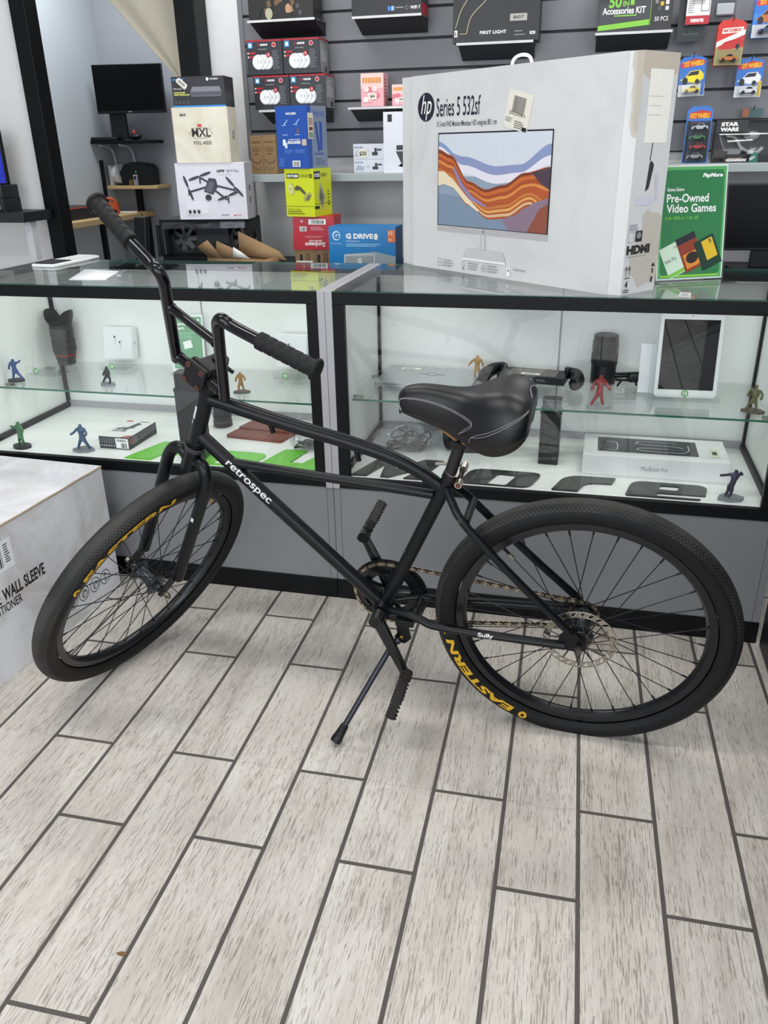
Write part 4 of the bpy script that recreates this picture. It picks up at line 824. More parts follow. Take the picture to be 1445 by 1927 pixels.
q = MB(); nseg = 48
def hood(a): return 0.183 + 0.019 * math.copysign(abs(cos(2 * a + 0.9)) ** 0.45, cos(2 * a + 0.9))
for dr in (0.0, -0.0015):
    q.grid(lambda u, v: V(((0.0415 + 0.009 * v + dr) * cos(2*pi*u), (0.0415 + 0.009 * v + dr) * sin(2*pi*u), 0.148 + (hood(2*pi*u) - 0.148) * v)), nseg, 4, BLKP, cu=True)
q.build('lens_hood', t)
t = empty('acrylic_stand', (-1.862, 2.505, ST), rad(-4)); tag(t, 'empty clear acrylic stand with a green round sticker before the tall lens', 'display stand')
m = MB(); m.obox((0, 0.03, 0.075), (0.065, 0, 0), (0, 0.0012, 0), (0, 0.012, 0.072), CLEAR); m.build('back_sheet', t)
m = MB(); m.box(-0.065, 0.065, -0.05, 0.03, 0.0, 0.0025, CLEAR); m.obox((0, -0.05, 0.016), (0.065, 0, 0), (0, 0.0012, 0), (0, 0, 0.016), CLEAR); m.build('foot', t)
STK = pm('green_round_sticker', '#3f9e44', 0.5, var=0.1)
def sticker(parent, o, r=0.011):
    m = MB(); f = Face(m, o, (1, 0, 0), (0, 0, 1)); f.oval(0, 0, r, r, STK); f.ring(0, 0, r * .55, r * .22, W_, 16); f.rect(-r * .2, -r * .1, r * .9, r * .25, W_); m.build('round_sticker', parent)
sticker(t, (-0.015, -0.0518, 0.017))
def earbud_carton(loc, yaw, label, tilt=-10):
    def art(mb, f, r, l, t, w_, d, h):
        for x, y, rt in ((w_*.42, h*.62, 0.1), (w_*.60, h*.46, -0.25)):
            f.oval(x, y + .008, .0075, .006, ink('#dcdfe2')); f.rect(x - .002, y - .018, .0045, .024, ink('#d3d6da')); f.oval(x - .002, y + .008, .0028, .0042, ink('#2c2d30'))
        r.text('o', d*.4, h*.45, .008, .010, G_, 0.05)
    o = carton('earbud_carton', loc, yaw, 0.112, 0.046, 0.112, pm('glossy_white_card', '#eef1f2', 0.3, var=0.01), label, 'box', None, 0.001, art); o.rotation_euler.x = rad(tilt); return o
def small_stand(loc, yaw, label):
    t = empty('acrylic_stand', loc, rad(yaw)); tag(t, label, 'display stand')
    m = MB(); m.box(-0.05, 0.05, -0.045, 0.045, 0, 0.0025, CLEAR); m.obox((0, 0.0135, 0.018), (0.05, 0, 0), (0, 0.03, -0.0045), (0, 0.0002, 0.0015), CLEAR); m.build('foot', t)
    m = MB(); m.obox((0, -0.045, 0.013), (0.05, 0, 0), (0, 0.0012, 0), (0, 0, 0.013), CLEAR); m.build('front_lip', t); sticker(t, (-0.004, -0.0466, 0.014)); return t
earbud_carton((-1.654, 2.649, ST + 0.026), 2, 'white earbud carton on a clear stand in the left case')
small_stand((-1.651, 2.622, ST), 2, 'clear acrylic stand under the white earbud carton')
earbud_carton((-0.975, 2.632, ST + 0.026), -3, 'white earbud carton behind the near handlebar grip')
small_stand((-0.975, 2.604, ST), -3, 'clear acrylic stand behind the near handlebar grip')
t = empty('leaflet', (-1.362, 2.605, ST), rad(14)); tag(t, 'green and white sale leaflet standing behind the handlebar stem', 'leaflet')
m = MB(); m.obox((0, 0.022, 0.098), (0.057, 0, 0), (0, 0.001, 0), (0, 0.019, 0.095), pm('leaflet_card', '#e6e9e6', 0.4)); 
nv = V((0, 0.019, 0.095)).normalized(); f = Face(m, V((-0.057, 0.022, 0.098)) - V((0, 0.019, 0.095)) - V((0, 0.0011, 0)), (1, 0, 0), nv); DG = ink('#1f8a46', 0.35)
f.rect(0.006, 0.008, 0.103, 0.178, DG); f.text('Smarter', 0.010, 0.158, 0.050, 0.012, W_, 0.03); f.text('smart.', 0.010, 0.143, 0.040, 0.010, W_, 0.03); f.lines(0.012, 0.133, 0.085, 5, 0.005, 0.0018, ink('#7fc49a')); f.poly([(0.045, 0.075), (0.075, 0.082), (0.068, 0.108), (0.040, 0.100)], W_); f.lines(0.012, 0.020, 0.06, 2, 0.004, 0.0015, ink('#7fc49a')); f.oval(0.100, 0.176, 0.004, 0.004, W_); m.build('printed_sheet', t)
m = MB(); m.obox((0, 0.0205, 0.098), (0.060, 0, 0), (0, 0.0008, 0), (0, 0.019, 0.097), CLEAR); m.box(-0.06, 0.06, -0.05, 0.004, 0, 0.002, CLEAR); m.build('acrylic_holder', t)
# left case: deck
def gbox_art(mb, f, r, l, t, w_, d, h):
    f.rect(0, 0, w_, h, ink('#2b2d31')); f.rect(w_*.55, h*.08, w_*.42, h*.82, W_); f.barcode(w_*.60, h*.62, w_*.32, h*.2, K_, 14); f.barcode(w_*.72, h*.12, w_*.2, h*.4, K_, 9); f.rect(w_*.04, h*.4, w_*.48, h*.5, ink('#45474d'))
    for k in range(6): f.oval(w_*(.07 + .085*k), h*.25, w_*.022, h*.09, ink('#b9bbbf'))
    r.rect(0, 0, d, h, ink('#26282c')); r.rect(d*.42, h*.35, d*.5, h*.35, ink('#3f4248')); r.lines(d*.1, h*.75, d*.25, 5, h*.11, h*.04, ink('#8d9096')); r.rect(d*.04, h*.4, d*.12, h*.4, ink('#8a3a34'))
    t.text('ZETA', w_*.14, d*.42, w_*.35, d*.10, K_, 0.04); t.text('QUATTRO', w_*.14, d*.30, w_*.45, d*.09, K_, 0.04); t.poly([(w_*.4, d*.42), (w_*.52, d*.40), (w_*.72, d*.80), (w_*.55, d*.86)], ink('#3b3d42')); t.poly([(w_*.2, d*.46), (w_*.66, d*.52), (w_*.70, d*.60), (w_*.25, d*.55)], ink('#56595f')); t.rect(w_*.08, d*.9, w_*.22, d*.06, ink('#c0392f')); t.text('tofs', w_*.55, d*.9, w_*.3, d*.06, G_, 0.06); t.poly([(w_*.7, 0), (w_, 0), (w_, d*.12), (w_*.9, d*.12)], ink('#b8473c'))
carton('gadget_carton', (-1.490, 2.357, DK), -1, 0.112, 0.178, 0.042, ink('#e9eaea'), 'flat white and black gadget carton lying on the deck beside the navy figure', 'box', None, 0.0008, gbox_art)
lens((-1.236, 2.57, DK), (0, 0, 0), [('barrel', [(0.028, 0.0), (0.034, 0.002), (0.034, 0.022), (0.0318, 0.024), (0.0318, 0.05), (0.031, 0.07), (0.029, 0.072), (0.028, 0.083), (0.024, 0.084)], LB), ('silver_line', [(0.0341, 0.018), (0.0345, 0.0185), (0.0345, 0.0205), (0.0341, 0.021)], DSTEEL), ('focus_ring', [(0.0318, 0.030), (0.0328, 0.031), (0.0328, 0.047), (0.0318, 0.048)], LR)], 'short black camera lens standing on the deck behind the head tube')
def tower(loc, yaw, w_, d, h, label):
    t = empty('black_tower', loc, rad(yaw)); tag(t, label, 'upright_body'); gl = pm('smoked_black_plastic', '#191c1d', 0.3, var=0.1, scale=8)  # plain dark upright body with a cap, use unknown
    MB().box(-w_/2, w_/2, -d/2, d/2, 0, h*.80, gl).build('body', t, 0.003)
    m = MB(); m.prism(rounded([(-w_/2 - .003, -d/2 - .003), (w_/2 + .003, -d/2 - .003), (w_/2 + .003, d/2 + .003), (-w_/2 - .003, d/2 + .003)], 0.012), h*.80, h*.83, BLKP); m.prism(rounded([(-w_/2 + .002, -d/2 + .002), (w_/2 - .002, -d/2 + .002), (w_/2 - .002, d/2 - .002), (-w_/2 + .002, d/2 - .002)], 0.012), h*.83, h, BLKP); m.build('cap', t, 0.004); return t
tower((-1.184, 2.248, DK), 8, 0.078, 0.066, 0.283, 'tall smoked black tower standing behind the head tube')
tower((-0.076, 2.425, DK), -2, 0.060, 0.060, 0.203, 'narrow tall black tower standing right of the bicycle saddle')
t = empty('leather_sleeve', (-1.048, 2.520, DK), rad(-6)); tag(t, 'reddish brown leather sleeve lying flat under the bicycle top tube', 'sleeve')
LT = pm('brown_leather', '#7d3f31', 0.5, var=0.1, scale=60, bump=0.1, bscale=900)
m = MB(); m.prism(rounded([(-0.115, -0.085), (0.095, -0.085), (0.115, 0.075), (-0.095, 0.085)], 0.008), 0, 0.010, LT); m.build('sleeve_body', t, 0.003)
m = MB(); m.prism(rounded([(-0.108, -0.01), (0.105, -0.01), (0.114, 0.074), (-0.096, 0.084)], 0.01), 0.0102, 0.0145, LT); m.build('flap', t, 0.002)
def bag(loc, sx, sy, h, label, seed, nb):
    t = empty('plastic_bag', loc); tag(t, label, 'bag'); rn = random.Random(seed); m = MB()
    m.grid(lambda u, v: V((sx * (sin(pi*v)**.6) * cos(2*pi*u) * (1 + .12*sin(7*2*pi*u + 3*v)), sy * (sin(pi*v)**.6) * sin(2*pi*u) * (1 + .15*sin(5*2*pi*u + 2)), max(0.0008, h * (.5 - .5*cos(pi*v)) * (1 + .10*sin(9*2*pi*u))))), 48, 14, FILM, cu=True); m.build('clear_film', t)
    m = MB()
    for k in range(nb):
        cx, cy_ = rn.uniform(-.4, .5)*sx, rn.uniform(-.4, .4)*sy; r_ = rn.uniform(.25, .5)*min(sx, sy); zz = rn.uniform(.12, .55)*h; th = rn.uniform(0, 6)
        m.tube([(cx + r_*cos(a+th), cy_ + r_*sin(a+th)*.8, max(.004, zz + .1*h*sin(2*a + k))) for a in [2*pi*j/20 for j in range(20)]], 0.0028, BLKP, 6, closed=True)
    m.obox((sx*.15, -sy*.1, h*.3), (sx*.22, 0, 0), (0, sy*.2, 0), (0, 0, h*.22), BLKP); m.build('coiled_cable', t); return t
bag((-0.855, 2.40, DK), 0.055, 0.05, 0.05, 'small clear bag of black parts in the corner of the left case', 3, 5)
bag((-0.535, 2.470, DK), 0.105, 0.07, 0.072, 'clear bag of black cables on the deck of the right case', 5, 16)
# ---------------------------------------------------------------- right case
t = empty('laptop', (-0.475, 2.520, SR_), rad(-3)); tag(t, 'closed silver laptop on the shelf behind the saddle nose', 'laptop'); AL = pm('brushed_aluminium', '#b9bdc1', 0.3, 0.85, var=0.03)
m = MB(); m.prism(rounded([(-0.155, -0.108), (0.155, -0.108), (0.155, 0.108), (-0.155, 0.108)], 0.012), 0.001, 0.0085, AL); m.build('laptop_base', t, 0.001)
m = MB(); m.prism(rounded([(-0.155, -0.108), (0.155, -0.108), (0.155, 0.108), (-0.155, 0.108)], 0.012), 0.009, 0.0145, AL); f = Face(m, (-0.155, -0.108, 0.0145), (1, 0, 0), (0, 1, 0)); f.ring(0.16, 0.13, 0.017, 0.004, ink('#70757a')); f.line([(0.12, 0.13), (0.14, 0.13)], 0.006, ink('#70757a')); f.line([(0.18, 0.13), (0.20, 0.13)], 0.006, ink('#70757a')); m.build('lid', t, 0.001)
m = MB(); f = Face(m, (-0.11, 0.06, 0.0148), (1, 0.1, 0), (-0.1, 1, 0)); f.rect(0, 0, 0.065, 0.024, ink('#f0efe8')); f.text('$549', 0.012, 0.005, 0.032, 0.013, K_, 0.02); m.build('price_sticker', t)
t = empty('handheld_console', (-0.145, 2.545, SR_), rad(-8)); tag(t, 'black handheld game console lying face down on the shelf beside the saddle', 'game console')
m = MB(); m.box(-0.105, 0.105, -0.05, 0.05, 0.012, 0.034, BLKP); f = Face(m, (-0.105, -0.05, 0.012), (1, 0, 0), (0, 0, 1)); f.lines(0.05, 0.016, 0.04, 4, 0.003, 0.001, G_); f.rect(0.105, 0.006, 0.008, 0.009, G_); f.lines(0.125, 0.014, 0.03, 3, 0.003, 0.001, G_); t2 = Face(m, (-0.105, -0.05, 0.034), (1, 0, 0), (0, 1, 0)); t2.rect(0.03, 0.012, 0.15, 0.078, ink('#6b6462')); t2.rect(0.07, 0.02, 0.06, 0.022, ink('#e6e4de')); t2.text('$349', 0.083, 0.025, 0.03, 0.012, K_, 0.02); m.build('body', t, 0.004)
for sg in (-1, 1):
    m = MB(); m.tube(arc([(0.100*sg, 0.045, 0.030), (0.128*sg, 0.02, 0.032), (0.143*sg, -0.03, 0.028), (0.142*sg, -0.062, 0.025), (0.136*sg, -0.072, 0.024)]), [0.017 + 0.004*sin(pi*min(1, k/34)) - (0.007*(k-34)/6 if k > 34 else 0) for k in range(41)], BLKP, 16); m.build('grip', t)
    m = MB(); m.cyl((0.105*sg, 0.01, 0.034), (0.105*sg, 0.01, 0.050), 0.006, BLKP, 12); m.cyl((0.105*sg, 0.01, 0.050), (0.105*sg, 0.01, 0.056), 0.0105, DGREY, 18); m.build('thumbstick', t)
lens((0.068, 2.585, SR_), (0, 0, 0), [('barrel', [(0.034, 0.0), (0.038, 0.004), (0.0385, 0.10), (0.0395, 0.104), (0.0395, 0.132), (0.036, 0.136)], LB), ('focus_ring', [(0.0392, 0.062), (0.0402, 0.064), (0.0402, 0.096), (0.0392, 0.098)], LR), ('cap', [(0.0372, 0.136), (0.0372, 0.150), (0.034, 0.153), (0.008, 0.153)], BLKP), ('mount_plate', [(0.0335, -0.0), (0.0385, 0.001), (0.0385, 0.006), (0.0335, 0.007)], DGREY)], 'tall black capped camera lens on the shelf beside the tablet')
t = empty('folded_drone', (0.175, 2.58, SR_), rad(15)); tag(t, 'small folded dark drone lying on the shelf between lens and tablet', 'drone')
m = MB(); m.box(-0.035, 0.035, -0.02, 0.02, 0.012, 0.038, DGREY); m.build('body', t, 0.006)
for a, z in ((0.2, .03), (-0.25, .022), (0.05, .040)):
    m = MB(); m.obox((-0.035, -0.012 + a*.05, z), (0.042, 0.02*a, 0.006*a), (0, 0.006, 0), (0, 0, 0.003), BLKP); m.build('arm', t, 0.001)
m = MB()
for sg in (-1, 1): m.cyl((-0.04 + 0.03*sg, -0.02, 0.0035), (-0.03 + 0.02*sg, 0, 0.018), 0.003, BLKP, 8)
m.build('landing_gear', t)
t = empty('tablet', (0.300, 2.440, SR_ + 0.006), rad(2)); t.rotation_euler.x = rad(-9); tag(t, 'white tablet standing upright with a dark screen and green round sticker', 'tablet')
m = MB(); m.prism(rounded([(-0.0865, 0), (0.0865, 0), (0.0865, 0.242), (-0.0865, 0.242)], 0.012), 0, 0.0075, pm('tablet_white', '#eceff1', 0.2, var=0.01)); m.v = [(a, -c + 0.0075, b) for a, b, c in m.v]; m.build('body', t, 0.0012)
m = MB(); f = Face(m, (-0.0865, 0, 0), (1, 0, 0), (0, 0, 1)); f.rect(0.010, 0.022, 0.153, 0.200, pm('dark_glossy_screen', '#06070a', 0.02, var=0.1, spec=0.5)); m.build('screen', t, smooth=False)
m = MB(); f = Face(m, (-0.0865, 0, 0), (1, 0, 0), (0, 0, 1)); f.oval(0.0865, 0.2325, 0.0018, 0.0018, K_); m.build('camera_dot', t); sticker(t, (0.0, -0.0006, 0.0115), 0.010)
t = empty('acrylic_stand', (0.295, 2.450, SR_), rad(2)); tag(t, 'clear acrylic stand holding the white tablet upright', 'display stand')
m = MB(); m.obox((0, 0.035, 0.078), (0.095, 0, 0), (0, 0.001, 0), (0, 0.012, 0.076), CLEAR); m.build('back_sheet', t); m = MB(); m.box(-0.10, 0.10, -0.035, 0.028, 0, 0.0025, CLEAR); m.build('foot', t)
m = MB(); m.obox((0, -0.035, 0.011), (0.10, 0, 0), (0, 0.0012, 0), (0, 0, 0.0085), CLEAR); m.build('front_lip', t)
t = empty('price_card', (0.198, 2.490, SR_), rad(2)); tag(t, 'white blank card leaning behind the left edge of the tablet', 'card'); m = MB(); m.obox((0, 0.013, 0.072), (0.028, 0, 0), (0, 0.0006, 0), (0, 0.012, 0.071), ink('#e9edf2')); m.build('card_sheet', t)
def mac_art(mb, f, r, l, t, w_, d, h):
    f.text('MacBook Pro', w_*.41, h*.36, w_*.18, h*.22, G_, 0.0)
    sc_ = ink('#232529', 0.25); t.rect(w_*.10, d*.20, w_*.70, d*.66, sc_)
    gl_ = ink('#c4cad6', 0.4)
    for pts in ([(.16, .66), (.22, .66), (.24, .58), (.24, .34), (.22, .28), (.16, .28)], [(.66, .74), (.42, .74), (.38, .68), (.40, .60), (.60, .58), (.68, .54), (.70, .50)], [(.74, .64), (.74, .44), (.72, .34), (.66, .28), (.42, .30), (.38, .36), (.42, .42), (.60, .42)]):
        t.line([(p.x, p.y) for p in arc([V((w_*a, d*b, 0)) for a, b in pts], 5)], 0.0032, gl_)
o = carton('laptop_carton', (0.2335, 2.437, DK), -0.5, 0.412, 0.196, 0.062, pm('glossy_white_card', '#eef1f2', 0.3), 'white laptop carton lying under the shelf, printed MacBook Pro', 'box', None, 0.0012, mac_art)
m = MB(); f = Face(m, (0.155, -0.055, 0.0624), (1, 0, 0), (0, 1, 0)); f.rect(0, 0, 0.030, 0.075, ink('#e6ead2')); f.rect(0.008, 0.02, 0.014, 0.03, ink('#4b5148')); m.build('price_sticker', o)
t = empty('headset', (-0.335, 2.50, DK), rad(10)); tag(t, 'dark grey virtual reality headset on the deck behind the seat post', 'headset')
m = MB(); m.prism(rounded([(-0.045, -0.045), (0.13, -0.055), (0.135, 0.03), (-0.03, 0.04)], 0.025), 0.0, 0.075, DGREY); m.build('visor', t, 0.010, seg=3)
m = MB(); m.lathe([(0.040, -0.012), (0.046, -0.008), (0.046, 0.008), (0.040, 0.012)], BLKP, (-0.066, -0.01, 0.048), (1, -0.25, 0.1), 26); m.build('ear_cup', t)
m = MB(); m.tube(arc([(-0.05, 0.03, 0.05), (-0.02, 0.07, 0.06), (0.06, 0.085, 0.06), (0.12, 0.04, 0.05)]), 0.009, BLKP, 10); m.build('strap', t)
# ---------------------------------------------------------------- on top of the cases
HPW = scuffed('grey_white_monitor_carton', '#d3d4d4', '#c9cacb')
t = empty('monitor_carton', (-0.20, 2.50, TZ + 0.0002)); tag(t, 'huge grey-white monitor carton on the right case, printed hp Series 5 532sf', 'box')
c0 = V((-0.20, 2.50, 0)); H0 = 0.549
P0, P1, P2, P3, P4 = [V((*p, 0)) - c0 for p in ((-0.601, 2.722), (-0.567, 2.712), (0.046, 2.205), (0.082, 2.200), (0.169, 2.306))]
P5 = P0 + (P4 - P3)
ex = (P2 - P1).normalized(); bkn = V((-ex.y, ex.x, 0)); P1b = P1 + bkn * 0.010; P2b = P2 + bkn * 0.006 + ex * 0.001; P0 = P1b - ex * 0.062; P5 = P0 + bkn * 0.13
m = MB(); m.prism([(p.x, p.y) for p in (P0, P1b, P1, P2, P2b, P3, P4, P5)], 0, H0, HPW); WF = (P2 - P1).length; f = Face(m, P1, ex, (0, 0, 1)); NV = ink('#12142c', 0.4)
f.oval(0.066, 0.463, 0.039, 0.039, NV, 36); f.text('hp', 0.042, 0.428, 0.050, 0.068, W_, 0.0, 0.35)
f.text('Series 5 532sf', 0.114, 0.435, 0.190, 0.050, NV, 0.008); f.text('31.5-inch FHD Monitor/Moniteur HD intégrale 80,1 cm', 0.116, 0.404, 0.255, 0.019, ink('#2c2d33'), 0.006)
MX, MY, MW, MH = 0.128, 0.135, 0.452, 0.253
f.rect(MX - 0.004, MY - 0.016, MW + 0.008, MH + 0.020, ink('#101118')); f.rect(MX - 0.005, MY - 0.018, MW + 0.010, 0.016, ink('#b7b4b6'))
def cur(fn, n=72): return [(MX + MW * k / n, MY + MH * max(0, min(1, fn(k / n)))) for k in range(n + 1)]
def ip(*pts):
    def g(x):
        for (a, b), (c, d) in zip(pts, pts[1:]):
            if x <= c: q = (x - a) / (c - a); q = q*q*(3 - 2*q); return b + (d - b) * q
        return pts[-1][1]
    return g
f.rect(MX, MY, MW, MH, ink('#cfd6e0')); f.band(cur(lambda x: .55), cur(lambda x: 0), ink('#8fa0b2')); f.band(cur(ip((0, .35), (.5, .28), (1, .55))), cur(lambda x: 0), ink('#7d90a6'))
top = ip((0, .86), (.25, .76), (.55, .66), (.75, .68), (1, .88)); low = ip((0, .82), (.25, .62), (.55, .52), (.75, .55), (1, .72))
f.band(cur(top), cur(low), ink('#8b95bd')); f.band(cur(lambda x: top(x) - .035), cur(lambda x: low(x) + .10), ink('#7f9cc4')); f.band(cur(lambda x: low(x) + .05), cur(lambda x: low(x) - .04), ink('#e2dfea'))
A = ip((0, .84), (.12, .78), (.30, .50), (.46, .42), (.62, .47), (.80, .60), (1, .66)); Bc = ip((0, .50), (.12, .46), (.30, .24), (.50, .10), (.66, .12), (.85, .26), (1, .10))
f.band(cur(A), cur(Bc), ink('#b4592b'))
for q, hx in ((.02, '#7c3a24'), (.13, '#c9692f'), (.24, '#a84a26'), (.34, '#d98a45'), (.47, '#b5562a'), (.60, '#c8763a'), (.72, '#e0a25c'), (.86, '#d9b48c')):
    f.band(cur(lambda x: A(x) + (Bc(x) - A(x)) * (q + .02*sin(7*x))), cur(lambda x: A(x) + (Bc(x) - A(x)) * (q + .085 + .02*sin(5*x + 1))), ink(hx))
f.band([(MX + MW*a, MY + MH*b) for a, b in ((0, .60), (.06, .60), (.16, .50), (.28, .34), (.40, .20))], [(MX + MW*a, MY + MH*b) for a, b in ((0, .44), (.06, .46), (.16, .42), (.28, .27), (.40, .17))], ink('#ead9b9'))
f.band([(MX + MW*a, MY + MH*b) for a, b in ((.16, .66), (.24, .48), (.34, .34), (.48, .24))], [(MX + MW*a, MY + MH*b) for a, b in ((.15, .62), (.22, .44), (.33, .29), (.48, .225))], ink('#8f82a8'))
f.band([(MX + MW*a, MY + MH*b) for a, b in ((.62, .12), (.74, .17), (.88, .30), (1, .36))], [(MX + MW*a, MY + MH*b) for a, b in ((.68, 0), (.80, 0), (.92, 0), (1, 0))], ink('#8a7486')); f.poly([(MX + MW*.84, MY), (MX + MW, MY), (MX + MW, MY + MH*.3), (MX + MW*.93, MY + MH*.24)], ink('#8e4f3c'))
f.poly([(MX + MW*.86, MY + MH*.60), (MX + MW, MY + MH*.66), (MX + MW, MY + MH*.44), (MX + MW*.93, MY + MH*.5)], ink('#4c3a4a'))
f.ring(MX + MW*.455, MY - 0.010, 0.004, 0.0012, ink('#4a4a50'), 14)
f.rect(MX + MW*.435, MY - 0.060, 0.017, 0.042, ink('#c9c9cc')); f.line([(MX + MW*.435, MY - 0.06), (MX + MW*.435, MY - 0.018)], 0.001, G_); f.poly([(0.245, 0.045), (0.430, 0.045), (0.418, 0.074), (0.262, 0.074)], ink('#c3c4c6')); f.poly([(0.243, 0.040), (0.432, 0.040), (0.430, 0.046), (0.245, 0.046)], ink('#eceded'))
for x, kind in ((0.130, 0), (0.245, 1), (0.330, 2), (0.437, 3)):
    if kind == 0: f.line([(x, 0.012), (x + .02, 0.012), (x + .02, 0.034), (x, 0.034), (x, 0.012)], 0.0012, G_); f.text('100Hz', x + .003, 0.020, 0.014, 0.005, G_)
    elif kind == 1: f.ring(x + .006, 0.026, 0.007, 0.0012, G_, 16); f.rect(x + .003, 0.010, .006, .008, G_)
    elif kind == 2: f.ring(x + .01, 0.022, 0.010, 0.0012, G_, 18); f.line([(x, .022), (x + .02, .022)], .001, G_); f.ring(x + .01, .022, .004, .001, G_, 12)
    else: f.rect(x, 0.010, .014, .024, W_); f.oval(x + .007, .026, .004, .004, G_, 12)
    f.lines(x + .026, 0.030, 0.050, 3 if kind < 3 else 1, 0.008, 0.003, ink('#9a9ca0'))
n3 = (P3 - P2b).normalized(); f = Face(m, P2b, n3, (0, 0, 1)); STN = ink('#b3aca0', 0.8); ST2 = ink('#bdb8ae', 0.8)
f.poly([(0.034, H0), (0.034, 0.37), (0.028, 0.365), (0.020, 0.372), (0.013, 0.40), (0.016, 0.43), (0.012, 0.46), (0.014, 0.50), (0.008, 0.52), (0.010, H0)], ST2); f.poly([(0.034, H0), (0.034, 0.38), (0.026, 0.376), (0.021, 0.40), (0.020, 0.47), (0.017, 0.53), (0.018, H0)], STN)
n4 = (P4 - P3).normalized(); WS = (P4 - P3).length; f = Face(m, P3, n4, (0, 0, 1))
f.poly([(0, H0), (WS, H0), (WS, 0.505), (0.08, 0.50), (0.03, 0.49), (0, 0.505)], ink('#c2b8ab', 0.8))
f.rect(0.030, 0.355, 0.088, 0.158, ink('#f0eee6', 0.6)); f.lines(0.036, 0.455, 0.06, 3, 0.02, 0.0012, ink('#b5b0a4'))
f.line([(0.066, 0.355), (0.062, 0.315)], 0.003, K_); f.poly([(0.055, 0.245), (0.068, 0.252), (0.080, 0.305), (0.070, 0.315), (0.062, 0.312)], ink('#2a2b30')); f.poly([(0.088, 0.285), (0.100, 0.283), (0.108, 0.225), (0.098, 0.228)], ink('#c8c6d6')); f.poly([(0.020, 0.215), (0.03, 0.232), (0.090, 0.232), (0.105, 0.226), (0.082, 0.222), (0.080, 0.213)], ink('#cfcede'))
f.poly([(0.02, 0.10), (0.05, 0.13), (0.062, 0.165), (0.058, 0.19), (0.075, 0.203), (0.09, 0.196), (0.12, 0.192), (WS, 0.18), (WS, 0.03), (0.09, 0.02), (0.065, 0.014), (0.05, 0.04), (0.03, 0.05), (0.024, 0.08)], ink('#c2bcb2', 0.8)); f.lines(0.008, 0.168, 0.04, 4, 0.004, 0.0014, ink('#7a7a9a'))
f.line([(0.008, 0.128), (0.030, 0.128), (0.030, 0.152), (0.008, 0.152), (0.008, 0.128)], 0.001, G_); f.rect(0.036, 0.128, 0.026, 0.026, K_); f.oval(0.049, 0.143, 0.009, 0.008, G_); f.text('HDMI', 0.006, 0.098, 0.092, 0.022, K_, 0.06); f.lines(0.007, 0.092, 0.085, 1, 0.004, 0.0012, ink('#8a8a8e'))
for x in (0.012, 0.024): f.line([(x, 0.046), (x, 0.068)], 0.0016, K_); f.line([(x - .005, 0.060), (x, 0.070), (x + .005, 0.060)], 0.0016, K_)
f.rect(0.008, 0.040, 0.021, 0.002, K_); f.text('4', 0.012, 0.016, 0.010, 0.018, K_, 0.02); f.rect(0.006, 0.010, 0.023, 0.002, K_); f.rect(0.006, 0.005, 0.023, 0.002, K_); f.poly([(0.112, 0.062), (0.128, 0.062), (0.120, 0.072)], K_); f.rect(0.117, 0.045, 0.005, 0.012, K_); f.rect(0.115, 0.022, 0.007, 0.014, K_)
body = m.build('carton_body', t, 0.002)
m = MB(); f = Face(m, P1 + ex * 0.402 + V((0, 0, 0.425)), (ex * cos(-0.23) + V((0, 0, 1)) * sin(-0.23)), (V((0, 0, 1)) * cos(-0.23) - ex * sin(-0.23)), 0.0009); f.rect(0, -0.022, 0.092, 0.092, ink('#e3dfd2', 0.6)); f.barcode(0.022, 0.018, 0.046, 0.040, K_, 24); f.text('502081', 0.014, 0.012, 0.06, 0.008, K_); f.lines(0.04, -0.002, 0.04, 4, 0.005, 0.002, ink('#66635c')); f.lines(0.004, 0.002, 0.03, 3, 0.004, 0.0014, ink('#66635c')); f.rect(0.072, -0.020, 0.017, 0.010, K_); m.build('barcode_label', t)
m = MB(); a = P1 + ex*0.365; b = P1 + ex*0.445; bk = V((-ex.y, ex.x, 0)) * 0.052; m.tube(arc([a + bk + V((0, 0, H0 - .01)), a + bk + ex*0.010 + V((0, 0, H0 + .018)), (a + b)/2 + bk + V((0, 0, H0 + .026)), b + bk - ex*0.010 + V((0, 0, H0 + .018)), b + bk + V((0, 0, H0 - .01))]), 0.0045, ink('#eef0f0'), 8, sx=1.0); m.build('carry_handle', t)
# green sign in an acrylic holder
yaw = math.atan2(0.081, 0.174); t = empty('sale_sign', (0.272, 2.462, TZ + 0.0003), yaw); tag(t, 'green sale sign reading Pre-Owned Video Games in a clear holder on the right case', 'sign')
tl = V((0, 0.045, 0.292)).normalized(); m = MB(); m.obox((0, 0.024, 0.152), (0.100, 0, 0), (0, 0.0007, -0.0001), tl * 0.148, ink('#e9efe9', 0.3))
f = Face(m, V((-0.100, 0.024, 0.152)) - tl * 0.148 - V((0, 0.0008, 0)), (1, 0, 0), tl); f.rect(0.004, 0.004, 0.192, 0.288, ink('#57b366', 0.3)); f.poly(rounded([(0.010, 0.012), (0.190, 0.012), (0.190, 0.284), (0.010, 0.284)], 0.012), ink('#1c7d44', 0.3)); f.rect(0.012, 0.008, 0.176, 0.004, ink('#9fd43a', 0.3))
f.text('PayMore', 0.125, 0.262, 0.060, 0.013, W_, 0.05, 0.25); f.text('Games Galore', 0.022, 0.231, 0.050, 0.009, W_, 0.02); f.text('Pre-Owned', 0.022, 0.202, 0.124, 0.022, W_, 0.02); f.text('Video Games', 0.022, 0.176, 0.148, 0.022, W_, 0.02); f.text('6 for $20 or 1 for $5', 0.020, 0.157, 0.098, 0.010, ink('#8fd23f'), 0.0)
def q4(cx, cy_, w_, h_, a): return [(cx + x*w_*cos(a) - y*h_*sin(a), cy_ + x*w_*sin(a) + y*h_*cos(a)) for x, y in ((-.5, -.5), (.5, -.5), (.5, .5), (-.5, .5))]
